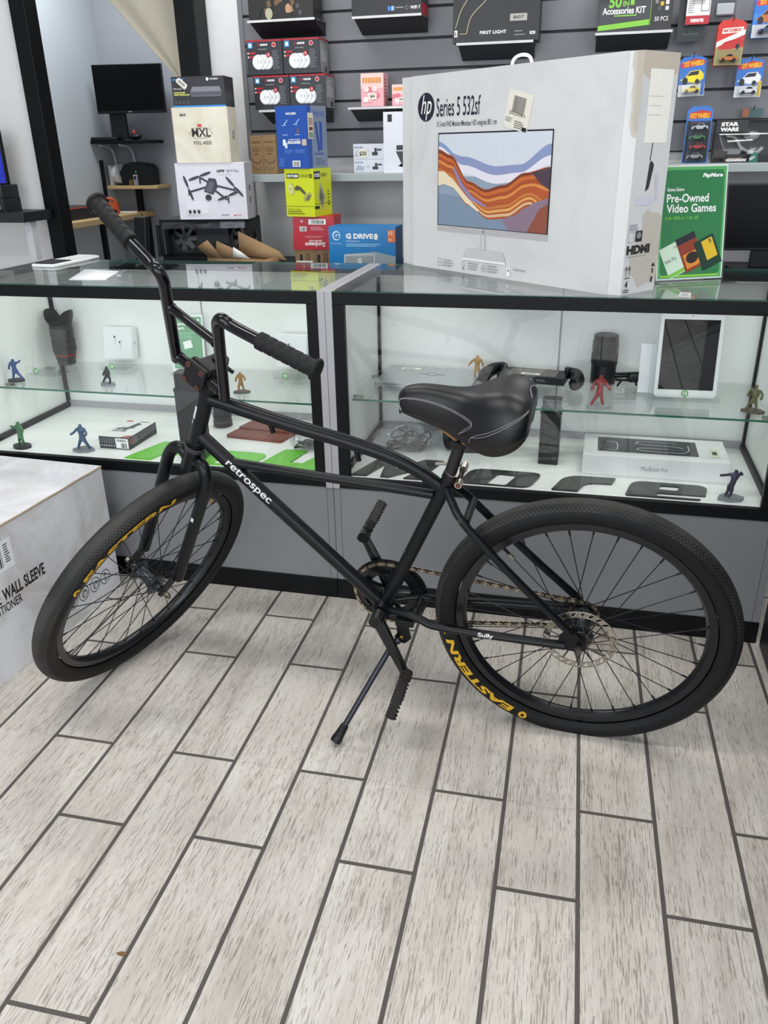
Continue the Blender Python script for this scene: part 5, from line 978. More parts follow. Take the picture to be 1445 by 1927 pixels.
f.poly(q4(0.048, 0.052, 0.056, 0.086, 0.42), ink('#cfe3cf', 0.3)); f.poly(q4(0.060, 0.018, 0.052, 0.010, 0.42), ink('#7fbf4a')); f.text('Wii', 0.050, 0.082, 0.014, 0.007, ink('#55645a'), 0, 0, 0.42); f.text('Wii Fit', 0.026, 0.040, 0.036, 0.010, ink('#2c3a30'), 0, 0, 0.42)
f.poly(q4(0.098, 0.072, 0.060, 0.096, 0.40), ink('#8c3a26', 0.3)); f.poly(q4(0.083, 0.108, 0.060, 0.018, 0.40), ink('#23262e')); f.poly(q4(0.106, 0.054, 0.046, 0.040, 0.40), ink('#d9882a')); f.oval(0.105, 0.058, 0.019, 0.015, ink('#2a1c16'), a=0.4)
f.poly(q4(0.152, 0.070, 0.062, 0.082, 0.42), ink('#14382c', 0.3)); f.poly(q4(0.156, 0.080, 0.034, 0.054, 0.42), ink('#dcb62c')); f.text('3', 0.154, 0.094, 0.008, 0.010, ink('#14382c'), .03, 0, .42)
m.build('printed_sheet', t)
m = MB(); m.obox((0, 0.0235, 0.150), (0.105, 0, 0), (0, 0.0012, 0), tl * 0.151, CLEAR); m.box(-0.105, 0.105, -0.075, 0.06, 0.0, 0.003, CLEAR); m.obox((0, 0.002, 0.009), (0.105, 0, 0), (0, 0.0012, 0), (0, 0, 0.007), CLEAR); m.build('acrylic_holder', t)
m = MB(); m.add([(-0.016, -0.006, 0), (0.014, -0.008, 0), (0.016, 0.006, 0), (-0.014, 0.008, 0), (-0.014, -0.010, 0.012), (0.012, -0.012, 0.012)], [(0, 3, 2, 1), (0, 1, 5, 4), (2, 3, 4, 5), (0, 4, 3), (1, 2, 5)], ink('#eeede6')); f = Face(m, (-0.011, -0.0105, 0.004), (1, -0.06, 0), (0, -.3, 1)); f.lines(0, .004, .02, 2, .004, .0012, G_)
o = m.build('price_tag', None); o.location = (0.238, 2.203, TZ + 0.0003); o.rotation_euler.z = 0.1; tag(o, 'small white folded price tag on the front edge before the green sign', 'price tag')
t = empty('keyboard', (-1.815, 2.650, TZ + 0.0003), rad(86)); tag(t, 'slim white keyboard lying on the left case top near the black post', 'keyboard')
m = MB(); m.box(-0.13, 0.13, -0.045, 0.045, 0, 0.010, ink('#e8ebec', 0.3)); m.build('body', t, 0.003)
for r_ in range(4):
    for k in range(12): m = MB(); m.box(-0.122 + .0203*k, -0.105 + .0203*k, -0.038 + .019*r_, -0.022 + .019*r_, 0.0102, 0.013, ink('#d5d9db') if k > 4 else BLKP); m.build('key', t, 0.0008)
t = empty('label_holder', (-1.495, 2.325, TZ + 0.0003), rad(3)); tag(t, 'white blank folded label lying on the left case top', 'label holder')
m = MB(); m.add([(-0.062, -0.060, 0.001), (0.060, -0.055, 0.001), (0.052, 0.05, 0.012), (-0.070, 0.06, 0.016)], [(0, 1, 2, 3)], ink('#eef1f4')); m.build('paper', t, solid=0.0012)
m = MB(); m.add([(0.060, -0.055, 0.002), (0.100, -0.05, 0.004), (0.088, 0.03, 0.020), (0.052, 0.05, 0.013)], [(0, 1, 2, 3)], FILM); m.build('clear_sleeve', t, solid=0.001)
# ---------------------------------------------------------------- stacked goods on the back counter
BC = 0.8803
RED = pm('red_carton', '#b5152c', 0.4, var=0.05); BLU = pm('cobalt_carton', '#1d4fa8', 0.4, var=0.04); LIM = pm('lime_carton', '#d2dc1e', 0.4, var=0.03); CYA = pm('cyan_carton', '#0f7cc0', 0.35, var=0.04); DBL = pm('dark_carton', '#191b22', 0.4, var=0.08)
def gd(mb, f, r, l, t, w_, d, h):
    f.oval(w_*.115, h*.80, .016, .018, ink('#bfe0f0')); f.text('G', w_*.075, h*.72, .022, .025, ink('#1573b4'), .06); f.text('G DRIVE', w_*.26, h*.73, w_*.41, h*.12, W_, .05); f.line([(w_*.32, h*.71), (w_*.32, h*.87)], .0015, W_); f.oval(w_*.71, h*.78, .008, .012, W_); f.text('with Thunderbolt 3', w_*.26, h*.66, w_*.2, h*.035, W_); f.lines(w_*.26, h*.60, w_*.52, 2, h*.04, h*.018, ink('#9fd0ea')); f.text('G-Technology', w_*.03, h*.60, w_*.16, h*.04, ink('#bfe0f0'))
    f.rect(w_*.885, h*.66, w_*.11, h*.27, ink('#e0763a')); f.text('12', w_*.9, h*.83, w_*.06, h*.07, W_, .02); f.text('TB', w_*.9, h*.69, w_*.04, h*.04, W_)
    f.poly([(w_*.21, h*.10), (w_*.70, h*.06), (w_, h*.10), (w_, h*.34), (w_*.70, h*.44), (w_*.23, h*.38)], ink('#9aa8b0')); f.poly([(w_*.22, h*.11), (w_*.69, h*.07), (w_*.69, h*.40), (w_*.23, h*.37)], ink('#c6ccce')); f.poly([(w_*.24, h*.13), (w_*.67, h*.10), (w_*.67, h*.37), (w_*.25, h*.34)], ink('#a3aaad'))
    for i in range(16):
        for j in range(5): f.oval(w_*(.26 + .026*i), h*(.145 + .042*j), .0016, .0016, ink('#5c6468'), 6); f.k -= .25
    f.k += .5; f.text('G', w_*.43, h*.17, w_*.06, h*.12, W_, .04); r.rect(0, 0, d, h, ink('#0d3f72'))
carton('drive_carton', (-0.864, 3.232, BC), 0, 0.267, 0.12, 0.163, CYA, 'bright blue carton printed G DRIVE beside the big monitor carton', 'box', None, .001, gd)
def kr(mb, f, r, l, t, w_, d, h):
    for x in (.30, .74): f.line([(w_*x, h*.15), (w_*x, h*.8)], .003, K_); f.line([(w_*(x+.06), h*.15), (w_*(x+.06), h*.8)], .003, K_); f.rect(w_*(x-.18), h*.2, w_*.07, h*.5, K_)
    f.line([(w_*.52, 0), (w_*.52, h)], .002, ink('#5c4022'))
    f.rect(w_*.02, h*.02, w_*.42, h*.28, W_)
carton('kraft_carton', (-1.105, 3.365, BC), 4, 0.168, 0.13, 0.062, KRAFT, 'brown kraft carton at the bottom of the stack under the red one', 'box', None, .001, kr)
def sun(mb, f, r, l, t, w_, d, h):
    f.rect(w_*.38, h*.76, w_*.42, h*.16, W_); f.barcode(w_*.46, h*.78, w_*.3, h*.11, K_, 18); f.rect(w_*.16, h*.56, w_*.17, h*.14, W_); f.barcode(w_*.18, h*.57, w_*.13, h*.11, K_, 9); f.lines(w_*.42, h*.68, w_*.35, 4, h*.03, h*.012, ink('#e09aa4')); f.oval(w_*.22, h*.86, .006, .006, ink('#e09aa4'))
t = empty('heating_pad_carton', (-1.105, 3.365, BC + .0625), rad(4)); tag(t, 'red heating pad carton standing upside down in the middle of the stack', 'box')
m = MB(); w_, d, h = 0.172, 0.13, 0.128; m.box(-w_/2, w_/2, -d/2, d/2, 0.004, h, RED); sun(m, *boxfaces(m, w_, d, h), w_, d, h); m.build('carton_body', t, .001)
m = MB(); m.box(-w_/2 - .002, w_/2 + .002, -d/2 - .003, d/2 + .002, 0, h*.47, RED); f = Face(m, (-w_/2, -d/2 - .003, 0), (1, 0, 0), (0, 0, 1))
f.text('Sunbeam', w_*.78, h*.23, w_*.50, h*.14, W_, .02, .2, pi); f.text('HEATING PAD', w_*.70, h*.30, w_*.32, h*.05, W_, .02, 0, pi); f.lines(w_*.3, h*.40, w_*.45, 2, h*.03, h*.012, ink('#e09aa4')); m.build('lid', t, .001)
def ryo(mb, f, r, l, t, w_, d, h):
    f.rect(w_*.07, h*.80, w_*.42, h*.10, K_); f.text('RYOBI', w_*.10, h*.82, w_*.36, h*.06, W_, .06); f.text('ONE', w_*.53, h*.82, w_*.27, h*.06, K_, .0); f.rect(w_*.84, h*.81, w_*.11, h*.075, K_); f.rect(w_*.86, h*.84, w_*.07, h*.014, LIM); f.rect(w_*.888, h*.82, w_*.014, h*.05, LIM)
    f.oval(w_*.22, h*.58, w_*.11, h*.13, ink('#b9b95a'), a=.15); f.oval(w_*.19, h*.58, w_*.09, h*.115, ink('#d8d98a'), a=.15); f.oval(w_*.18, h*.58, w_*.02, h*.03, ink('#8a8a4a')); f.poly([(w_*.32, h*.60), (w_*.42, h*.66), (w_*.56, h*.62), (w_*.72, h*.50), (w_*.67, h*.46), (w_*.50, h*.56), (w_*.36, h*.55)], ink('#54563a')); f.poly([(w_*.62, h*.34), (w_*.78, h*.33), (w_*.92, h*.46), (w_*.86, h*.52), (w_*.68, h*.46)], ink('#a9aa62')); f.poly([(w_*.68, h*.35), (w_*.80, h*.34), (w_*.90, h*.45), (w_*.80, h*.46)], ink('#6f7050'))
    f.rect(0, h*.215, w_, h*.008, K_); f.text('18V Power Scrubber', w_*.06, h*.14, w_*.45, h*.03, K_); f.lines(w_*.06, h*.10, w_*.66, 2, h*.045, h*.018, ink('#5a5d1a'))
    r.rect(d*.02, h*.78, d*.34, h*.16, K_); r.text('RYOBI', d*.05, h*.82, d*.28, h*.08, W_, .04); r.text('ONE+', d*.40, h*.82, d*.36, h*.08, K_, 0); r.poly([(d*.35, h*.72), (d*.62, h*.40), (d*.45, h*.12), (d*.20, h*.38)], ink('#a9ab8e')); r.poly([(d*.36, h*.60), (d*.52, h*.40), (d*.42, h*.22), (d*.28, h*.40)], ink('#6d6f52')); r.rect(0, h*.26, d, h*.008, K_); r.rect(d*.0, h*.16, d*.26, h*.06, K_); r.lines(d*.75, h*.5, d*.12, 5, h*.07, h*.03, ink('#6d7320'))
carton('scrubber_carton', (-1.133, 3.360, BC + .191), -10, 0.130, 0.150, 0.178, LIM, 'lime yellow carton printed RYOBI ONE+ with a picture of a scrubber', 'box', None, .001, ryo)
def blu(mb, f, r, l, t, w_, d, h):
    f.text('INCLUDES', w_*.34, h*.86, w_*.32, h*.035, W_, .04); 
    for x, y in ((.30, .74), (.68, .75)): f.poly([(w_*(x-.06), h*(y-.03)), (w_*(x+.08), h*(y+.05)), (w_*(x+.09), h*(y+.03)), (w_*(x-.02), h*(y-.04))], ink('#8fb0e0')); f.lines(w_*(x-.12), h*(y-.05), w_*.2, 1, .01, .002, ink('#b8cdf0'))
    f.poly([(w_*.66, h*.56), (w_*.74, h*.57), (w_*.73, h*.64), (w_*.68, h*.66)], ink('#7a5a6a')); f.lines(w_*.2, h*.54, w_*.2, 1, .01, .002, ink('#b8cdf0')); f.lines(w_*.6, h*.54, w_*.2, 1, .01, .002, ink('#b8cdf0'))
    f.rect(w_*.20, h*.37, w_*.09, h*.10, W_); f.rect(w_*.26, h*.33, w_*.08, h*.09, ink('#cfe0f5')); f.text('INCLUDED', w_*.36, h*.40, w_*.42, h*.045, W_, .06); f.text('AS MANY GUIDES', w_*.38, h*.455, w_*.38, h*.022, W_, .02); f.rect(w_*.82, h*.37, w_*.14, h*.10, ink('#c9b9a9')); f.lines(w_*.24, h*.30, w_*.28, 4, h*.016, h*.007, ink('#5f8ad6')); f.lines(w_*.58, h*.30, w_*.36, 4, h*.016, h*.007, ink('#5f8ad6'))
    f.rect(w_*.48, h*.03, w_*.25, h*.10, W_); f.barcode(w_*.51, h*.04, w_*.19, h*.075, K_, 12); f.lines(w_*.06, h*.16, w_*.18, 8, h*.018, h*.009, ink('#4f7fd0'))
    r.rect(0, 0, d, h, ink('#7d8da6')); r.rect(0, 0, d*.20, h, ink('#1d4fa8')); r.text('Perfect Hold', d*.30, h*.83, d*.62, h*.10, ink('#2a55b0'), .0); r.poly([(d*.38, h*.74), (d*.48, h*.74), (d*.62, h*.30), (d*.52, h*.26)], ink('#24459a')); r.poly([(d*.62, h*.76), (d*.76, h*.74), (d*.74, h*.30), (d*.60, h*.28)], ink('#2f52ae')); r.lines(d*.3, h*.22, d*.6, 1, .01, .006, ink('#3f5fa8')); r.lines(d*.36, h*.14, d*.5, 3, h*.04, h*.02, ink('#5f6f8c'))
t = carton('exercise_carton', (-1.148, 3.355, BC + .3695), -12, 0.140, 0.150, 0.222, BLU, 'tall cobalt blue carton on top of the lime RYOBI carton', 'box', None, .001, blu)
m = MB(); m.box(0.0704, 0.0714, -0.070, -0.030, 0.105, 0.196, ink('#dcd6c6')); f = Face(m, (0.0714, -0.070, 0.105), (0, 1, 0), (0, 0, 1)); f.rect(.006, .048, .028, .026, ink('#a8968c')); f.rect(.006, .030, .028, .012, ink('#7a3f36')); f.rect(.004, .004, .032, .02, ink('#7f9a8c')); m.build('hang_tag', t)
# PC tower, drone, microphone and dock cartons
t = empty('computer_case', (-1.625, 3.46, BC), rad(6)); tag(t, 'black computer case with two visible fans under the drone carton', 'computer')
m = MB(); m.box(-0.195, 0.195, -0.10, 0.10, 0.165, 0.175, BLK); m.box(-0.195, 0.195, -0.10, 0.10, 0, 0.02, BLK); m.box(-0.195, -0.185, -0.10, 0.10, 0.02, 0.165, BLK); m.box(0.185, 0.195, -0.10, 0.10, 0.02, 0.165, BLK); m.box(-0.185, 0.185, 0.07, 0.10, 0.02, 0.165, BLK); m.build('chassis', t, .002)
for x in (-0.125, 0.145):
    m = MB(); m.lathe([(0.055, 0.0), (0.062, 0.0), (0.062, 0.012), (0.055, 0.012)], DGREY, (x, 0.02, 0.088), (0, -1, 0), 28, False)
    for k in range(7):
        a = 2*pi*k/7; m.obox((x + .032*cos(a), 0.010, 0.088 + .032*sin(a)), (.021*cos(a), .004, .021*sin(a)), (-.009*sin(a), .006, .009*cos(a)), (0, .0008, 0), ink('#8d9094'))
    m.cyl((x, 0.018, 0.088), (x, 0.002, 0.088), .014, DGREY, 16); m.build('fan', t)
m = MB(); m.box(-0.06, 0.08, -0.01, 0.06, 0.03, 0.15, DGREY); m.box(-0.05, 0.07, -0.03, -0.01, 0.05, 0.07, BLKP); m.build('circuit_board', t); m = MB(); m.box(-0.184, 0.184, -0.099, -0.096, 0.021, 0.164, pane('smoked_side_glass', (0.82, 0.83, 0.85))); m.build('side_window', t, smooth=False)
def drn(mb, f, r, l, t, w_, d, h):
    f.text('GPS', w_*.60, h*.83, w_*.12, h*.05, K_, .05, .3); f.text('S819 Max', w_*.74, h*.83, w_*.18, h*.05, ink('#3a3a40')); f.lines(w_*.62, h*.79, w_*.26, 1, .01, .0012, G_); D1, D2 = ink('#33343c'), ink('#5a5c66')
    f.poly([(0, h*.55), (w_*.18, h*.66), (w_*.30, h*.20), (0, h*.30)], ink('#dfe0e6')); f.oval(w_*.28, h*.22, w_*.17, h*.16, ink('#e3e4ea'))
    for a, b in (((.44, .58), (.20, .50)), ((.58, .60), (.83, .52)), ((.47, .66), (.36, .74)), ((.55, .52), (.73, .34))): f.line([(w_*a[0], h*a[1]), (w_*b[0], h*b[1])], .008, D1)
    f.poly([(w_*.39, h*.50), (w_*.52, h*.44), (w_*.60, h*.58), (w_*.58, h*.72), (w_*.48, h*.74)], D1); f.poly([(w_*.41, h*.52), (w_*.50, h*.47), (w_*.56, h*.66), (w_*.48, h*.68)], D2); f.oval(w_*.45, h*.39, w_*.045, h*.06, ink('#1d1e24'))
    for x, y, a in ((.17, .56, 1.9), (.35, .77, .3), (.84, .58, 2.3), (.74, .42, .35)):
        for sg in (0, pi): f.oval(w_*x + .026*cos(a + sg), h*y + .026*sin(a + sg), .026, .0055, D1, a=a)
        f.rect(w_*x - .003, h*y - .028, .006, .026, D1)
    f.rect(w_*.12, h*.09, w_*.21, h*.10, ink('#d3d4d9'))
    for k in range(3): f.oval(w_*(.16 + .065*k), h*.14, .006, .008, K_)
    f.lines(w_*.62, h*.07, w_*.12, 1, .01, .004, G_); f.rect(w_*.80, h*.06, w_*.03, h*.02, ink('#b5402f')); f.lines(w_*.84, h*.07, w_*.1, 1, .01, .004, ink('#c99a94')); f.line([(0, h*.36), (w_, h*.33)], .0008, ink('#d0d1d6'))
    r.rect(d*.45, h*.28, d*.10, h*.12, K_); r.rect(d*.45, h*.50, d*.10, h*.1, K_)
carton('drone_carton', (-1.5588, 3.400, BC + .1753), 6, 0.296, 0.11, 0.219, pm('white_drone_carton', '#dcdbe4', .45), 'white drone carton standing on the computer case, printed S819 Max', 'box', None, .001, drn)
def mx(mb, f, r, l, t, w_, d, h):
    f.text('MXL', w_*.33, h*.47, w_*.34, h*.16, K_, .02); f.line([(w_*.28, h*.54), (w_*.38, h*.45), (w_*.62, h*.45), (w_*.71, h*.54), (w_*.62, h*.63), (w_*.38, h*.63), (w_*.28, h*.54)], .0012, ink('#55504a')); f.oval(w_*.48, h*.675, .010, .006, ink('#c9463a')); f.ring(w_*.68, h*.63, .0045, .0008, G_, 14); f.text('MXL-4000', w_*.35, h*.33, w_*.32, h*.07, K_, 0); f.text('$64', w_*.14, h*.84, w_*.11, h*.055, K_, .03); r.text('MXL', d*.62, h*.42, h*.18, d*.28, ink('#55504a'), 0, 0, pi/2)
MXC = scuffed('cream_carton', '#e4e0d0', '#d0c9b4'); t = carton('microphone_carton', (-1.5769, 3.400, BC + .3945), 6, 0.232, 0.12, 0.205, MXC, 'cream carton printed MXL-4000 between drone carton and black dock carton', 'box', None, .0015, mx)
for x in (-0.1125, 0.1125): m = MB(); m.cyl((x, -0.0605, 0.002), (x, -0.0605, 0.203), .0022, MXC, 8); m.build('folded_edge', t)
def th_(mb, f, r, l, t, w_, d, h):
    f.rect(0, 0, w_, h*.05, ink('#1c86d6')); f.text('OWC', w_*.02, h*.87, w_*.10, h*.06, ink('#3aa0e8'), .03); f.rect(w_*.20, h*.87, w_*.03, h*.06, ink('#3aa0e8')); f.oval(w_*.69, h*.90, .0055, .006, W_); f.text('THUNDERBOLT', w_*.73, h*.88, w_*.17, h*.05, W_, .02); f.text('Make Room', w_*.03, h*.58, w_*.16, h*.05, W_); f.text('UNRIVALED', w_*.03, h*.45, w_*.22, h*.05, ink('#dfe06a'), .04, .2); f.text('PERFORMANCE', w_*.03, h*.38, w_*.30, h*.05, ink('#dfe06a'), .04, .2)
    for k in range(4): f.ring(w_*(.06 + .075*k), h*.16, .004, .0008, G_, 10)
    f.poly([(w_*.36, h*.34), (w_*.92, h*.34), (w_*.94, h*.50), (w_*.91, h*.66), (w_*.39, h*.66), (w_*.35, h*.50)], ink('#7d7d8a')); f.poly([(w_*.36, h*.36), (w_*.92, h*.36), (w_*.93, h*.50), (w_*.36, h*.50)], ink('#4f4f5a'))
t = carton('dock_carton', (-1.5741, 3.405, BC + .6003), 6, 0.216, 0.12, 0.108, DBL, 'black dock carton with a blue stripe on top of the cream MXL carton', 'box', None, .001, th_)
m = MB(); f = Face(m, (-0.085, -0.0606, 0.100), (.75, 0, -.66), (.66, 0, .75)); f.poly([(0, 0), (.006, .012), (.046, .012), (.050, .0), (.046, -.010), (.004, -.010)], ink('#d8d5cc')); f.text('$640', .010, -.004, .030, .010, K_, .02); m.build('price_sticker', t)
t = empty('open_carton', (-1.395, 3.185, BC), rad(-8)); tag(t, 'torn open kraft carton with raised flaps and a white shipping label behind the left case', 'box')
m = MB(); m.box(-0.10, 0.16, -0.06, 0.06, 0, 0.045, KRAFT, 't'); m.build('carton_body', t, solid=.003)
for pts in ([(-0.095, -0.055, .045), (-0.03, -0.058, .045), (-0.085, -0.075, .115), (-0.14, -0.065, .088)], [(-0.06, -0.055, .045), (0.06, -0.058, .045), (0.035, -0.070, .083), (-0.045, -0.07, .112)], [(-0.02, 0.055, .045), (0.20, 0.055, .030), (0.16, 0.06, .066), (-0.03, 0.075, .136)]):
    m = MB(); m.add(pts, [(0, 1, 2, 3)], KRAFT); m.build('flap', t, solid=.004)
m = MB(); m.add([(0.02, -0.064, .050), (0.10, -0.064, .047), (0.07, -0.075, .072), (0.035, -0.078, .092)], [(0, 1, 2, 3)], W_); m.build('shipping_label', t, solid=.001)
t = empty('monitor', (0.56, 3.37, BC), rad(4)); tag(t, 'black monitor seen behind the green sale sign, cut by the right edge', 'monitor')
SCR = pm('matte_dark_screen', '#040506', .3, spec=.12)
m = MB(); m.box(-0.135, 0.26, -0.02, 0.012, 0.070, 0.300, BLKP); m.build('housing', t, .003); m = MB(); m.box(-0.128, 0.253, -0.0212, -0.0202, 0.080, 0.293, SCR); m.build('screen', t, smooth=False); m = MB(); m.box(0.02, 0.10, 0.0, 0.03, 0.008, 0.10, BLKP); m.box(-0.05, 0.17, -0.06, 0.08, 0, 0.008, BLKP); m.build('stand', t, .002)
# ---------------------------------------------------------------- goods on the slatwall
SF_ = WY - 0.022
def shelfbox(name, x, z, w_, h, d, m, label, art, group=None, yaw=0, front=3.625): return carton(name, (x, front + d/2, z + .0003), yaw, w_, d, h, m, label, 'box', group, .001, art)
def kid(mb, f, r, l, t, w_, d, h):
    CR = ink('#a8202c')
    f.rect(0, h*.95, w_, h*.05, CR); r.rect(0, h*.95, d, h*.05, CR); t.rect(0, 0, w_, d, ink('#7d1c26')); f.rect(w_*.05, h*.77, w_*.13, h*.17, ink('#3f8fd0')); f.rect(w_*.075, h*.80, w_*.08, h*.10, ink('#d6ecf8')); f.text('KIDDE', w_*.40, h*.83, w_*.20, h*.055, W_, .05); f.oval(w_*.35, h*.86, .004, .004, CR); f.text('Smoke Alarm', w_*.34, h*.72, w_*.24, h*.035, ink('#c9cacc'))
    f.oval(w_*.78, h*.85, .009, .009, ink('#d9a5a5')); f.oval(w_*.78, h*.85, .006, .006, CR)
    for k, y in enumerate((.60, .49)): f.rect(w_*.06, h*y, w_*.20, h*.06, CR); f.oval(w_*.05, h*(y + .03), .003, .003, W_)
    for k in (2, 1, 0):
        x = w_*(.33 + .12*k); f.oval(x, h*.37, .027, .028, ink('#c3c6ca')); f.oval(x - .002, h*.375, .024, .025, ink('#eceef0')); f.oval(x - .002, h*.375, .005, .006, ink('#c9ccd0')); f.rect(x + .010, h*.32, .004, h*.1, ink('#a5a8ad'))
    f.oval(w_*.62, h*.57, .009, .010, CR); f.text('3', w_*.60, h*.545, .006, .008, W_, .02); f.lines(w_*.73, h*.66, w_*.2, 12, h*.045, h*.018, ink('#74767d'))
    r.rect(d*.02, h*.02, d*.96, h*.92, ink('#8b8c91')); r.rect(d*.12, h*.34, d*.7, h*.3, ink('#a9aaae')); r.barcode(d*.5, h*.05, d*.3, h*.16, K_, 9); r.lines(d*.12, h*.8, d*.6, 4, h*.06, h*.025, ink('#bfc0c4'))
KID = pm('smoke_alarm_carton', '#2a2c33', .35, var=.06)
for x, z, ps in ((-1.3645, 1.474, 'lower left of the four'), (-1.2045, 1.474, 'lower right of the four'), (-1.386, 1.605, 'upper left of the four'), (-1.2245, 1.605, 'upper right of the four')):
    shelfbox('smoke_alarm_carton', x, z, .157, .128, .125, KID, 'black and red smoke alarm carton, ' + ps, kid, 'stacked smoke alarm cartons')
def art_(mb, f, r, l, t, w_, d, h):
    rn = random.Random(4)
    for k in range(26): x, y = rn.uniform(.05, .92)*w_, rn.uniform(.05, .8)*h; s_ = rn.uniform(.008, .022); f.poly([(x, y), (x + s_, y + s_*.4), (x + s_*.7, y + s_*1.6), (x - s_*.2, y + s_*1.3)], ink(rn.choice(['#3a3028', '#6a5136', '#24323a', '#8a7a5c', '#16181c', '#4b4f52'])))
    f.oval(w_*.32, h*.12, .016, .020, ink('#a9a58e')); f.oval(w_*.62, h*.20, .012, .018, ink('#b38a68')); f.poly([(w_*.55, 0), (w_*.70, 0), (w_*.66, h*.12), (w_*.58, h*.12)], ink('#1a1a1e')); f.poly([(w_*.15, 0), (w_*.22, h*.25), (w_*.10, h*.3)], ink('#16241c'))
shelfbox('figure_carton', -1.303, 1.803, .278, .17, .12, pm('dark_art_carton', '#1f1c1a', .4, var=.3, scale=30), 'dark painted action-figure carton on the top left shelf', art_)
def wifi(mb, f, r, l, t, w_, d, h):
    f.poly([(0, h), (w_*.5, h), (w_*.7, h*.45), (w_*.2, h*.30)], ink('#1d1a1c')); f.rect(w_*.52, h*.07, w_*.04, h*.08, ink('#2f7fd0')); f.rect(w_*.57, h*.07, w_*.04, h*.08, ink('#8fb4e0')); f.lines(w_*.63, h*.11, w_*.12, 1, .01, .004, G_); f.ring(w_*.79, h*.11, .006, .0014, ink('#9a8a8a'), 14); f.text('WiFi 7', w_*.84, h*.08, w_*.14, h*.06, W_, .02); r.rect(0, 0, d, h*.2, ink('#b5202c'))
shelfbox('wifi_carton', -0.862, 1.797, .284, .19, .13, DBL, 'black carton with WIFI print on the top shelf, left of the FIRST LIGHT one', wifi)
def first(mb, f, r, l, t, w_, d, h):
    GO = ink('#c9b98a')
    f.line([(p.x, p.y) for p in arc([V((w_*a, h*b, 0)) for a, b in ((.03, .20), (.10, .45), (.24, .72), (.33, .98))], 5)], .0022, GO); f.line([(p.x, p.y) for p in arc([V((w_*a, h*b, 0)) for a, b in ((.16, .12), (.22, .36), (.42, .62), (.50, .98))], 5)], .0022, GO); f.line([(w_*.08, h*.12), (w_*.16, h*.12)], .0016, GO); f.line([(p.x, p.y) for p in arc([V((w_*a, h*b, 0)) for a, b in ((.34, .80), (.55, .82), (.62, .98))], 5)], .0022, GO); f.line([(p.x, p.y) for p in arc([V((w_*a, h*b, 0)) for a, b in ((.36, .72), (.58, .70), (.68, .98))], 5)], .0022, GO)
    f.text('FIRST LIGHT', w_*.32, h*.105, w_*.31, h*.045, W_, .02); f.rect(w_*.02, h*.08, w_*.035, h*.09, W_); f.text('R', w_*.028, h*.09, w_*.02, h*.06, K_, .04); f.text('IOI', w_*.90, h*.075, w_*.06, h*.045, W_, .05); f.lines(w_*.72, h*.12, w_*.13, 2, .012, .003, G_); l.rect(d*.3, h*.45, d*.5, h*.2, ink('#3c3d44'))
t = shelfbox('game_carton', -0.430, 1.688, .332, .25, .12, pm('blue_black_carton', '#14161d', .4, var=.1), 'blue-black carton printed FIRST LIGHT with thin gold lines', first)
m = MB(); f = Face(m, (0.055, -0.0606, 0.066), (1, 0, 0), (0, 0, 1)); f.rect(0, 0, .065, .024, ink('#a9a79f')); f.text('$657', .012, .006, .040, .012, K_, .02); m.build('price_sticker', t)
def fif(mb, f, r, l, t, w_, d, h):
    GR = ink('#7fc23c'); f.poly([(w_*.01, h*.03), (w_*.70, h*.10), (w_*.70, h*.20), (w_*.01, h*.12)], GR); f.poly([(w_*.02, h*.13), (w_*.70, h*.21), (w_*.70, h*.55), (w_*.02, h*.50)], ink('#3a3d42')); f.text('50', w_*.14, h*.42, w_*.17, h*.22, GR, .03); f.text('IN', w_*.33, h*.44, w_*.08, h*.10, GR, .03); f.text('1', w_*.43, h*.46, w_*.05, h*.22, GR, .03); f.text('Accessories KIT', w_*.06, h*.31, w_*.58, h*.12, W_, .02); f.lines(w_*.22, h*.27, w_*.42, 1, .01, .004, GR)
    f.line([(w_*.71, h*.1), (w_*.71, h)], .0016, GR); f.text('50 PCS', w_*.77, h*.16, w_*.18, h*.075, W_, 0)
    for x, y, c in ((.76, .62, '#5a5c60'), (.84, .66, '#8a8c90'), (.91, .60, '#6a6c70'), (.76, .46, '#7a7c80'), (.83, .42, '#d0a92c'), (.90, .44, '#d8d9db'), (.95, .50, '#9c2e2e'), (.80, .34, '#4a4c50'), (.90, .34, '#c9cacd')): f.rect(w_*x, h*y, w_*.045, h*.07, ink(c))
    l.rect(d*.1, h*.3, d*.6, h*.2, G_); l.rect(0, h*.05, d, h*.08, GR)
shelfbox('accessory_kit_carton', 0.086, 1.700, .266, .185, .12, pm('kit_carton_black', '#16181a', .3, var=.1), 'black and green carton printed 50 IN 1 Accessories KIT', fif)
def pink(mb, f, r, l, t, w_, d, h):
    f.rect(0, h*.55, w_, h*.45, ink('#e9c8c0')); rn = random.Random(int(w_*1e4))
    for k in range(7): x = w_*(.08 + .12*k); f.poly([(x, h*.72), (x + w_*.09, h*.70), (x + w_*.08, h*.88), (x - w_*.01, h*.86)], ink('#d98a2e'))
    for k in range(9): f.oval(w_*rn.uniform(.1, .9), h*rn.uniform(.12, .58), .012, .010, ink(rn.choice(['#f0aab4', '#f6d3d3', '#d9707f', '#fbe9e4'])))
    f.poly([(w_*.3, h*.22), (w_*.7, h*.22), (w_*.64, h*.40), (w_*.36, h*.40)], ink('#e9e2cf')); f.text('$6', w_*.40, h*.26, w_*.22, h*.10, K_, .03); r.lines(d*.2, h*.8, d*.5, 6, h*.1, h*.03, ink('#7a4a3a'))
PNK = pm('pink_carton', '#e8aab0', .4, var=.08)
shelfbox('blind_box', -0.9265, 1.474, .096, .122, .08, PNK, 'pink blind box with orange lettering on the small middle shelf', pink); shelfbox('blind_box', -0.8055, 1.474, .075, .078, .07, PNK, 'smaller pink blind box half hidden by the big monitor carton', pink)
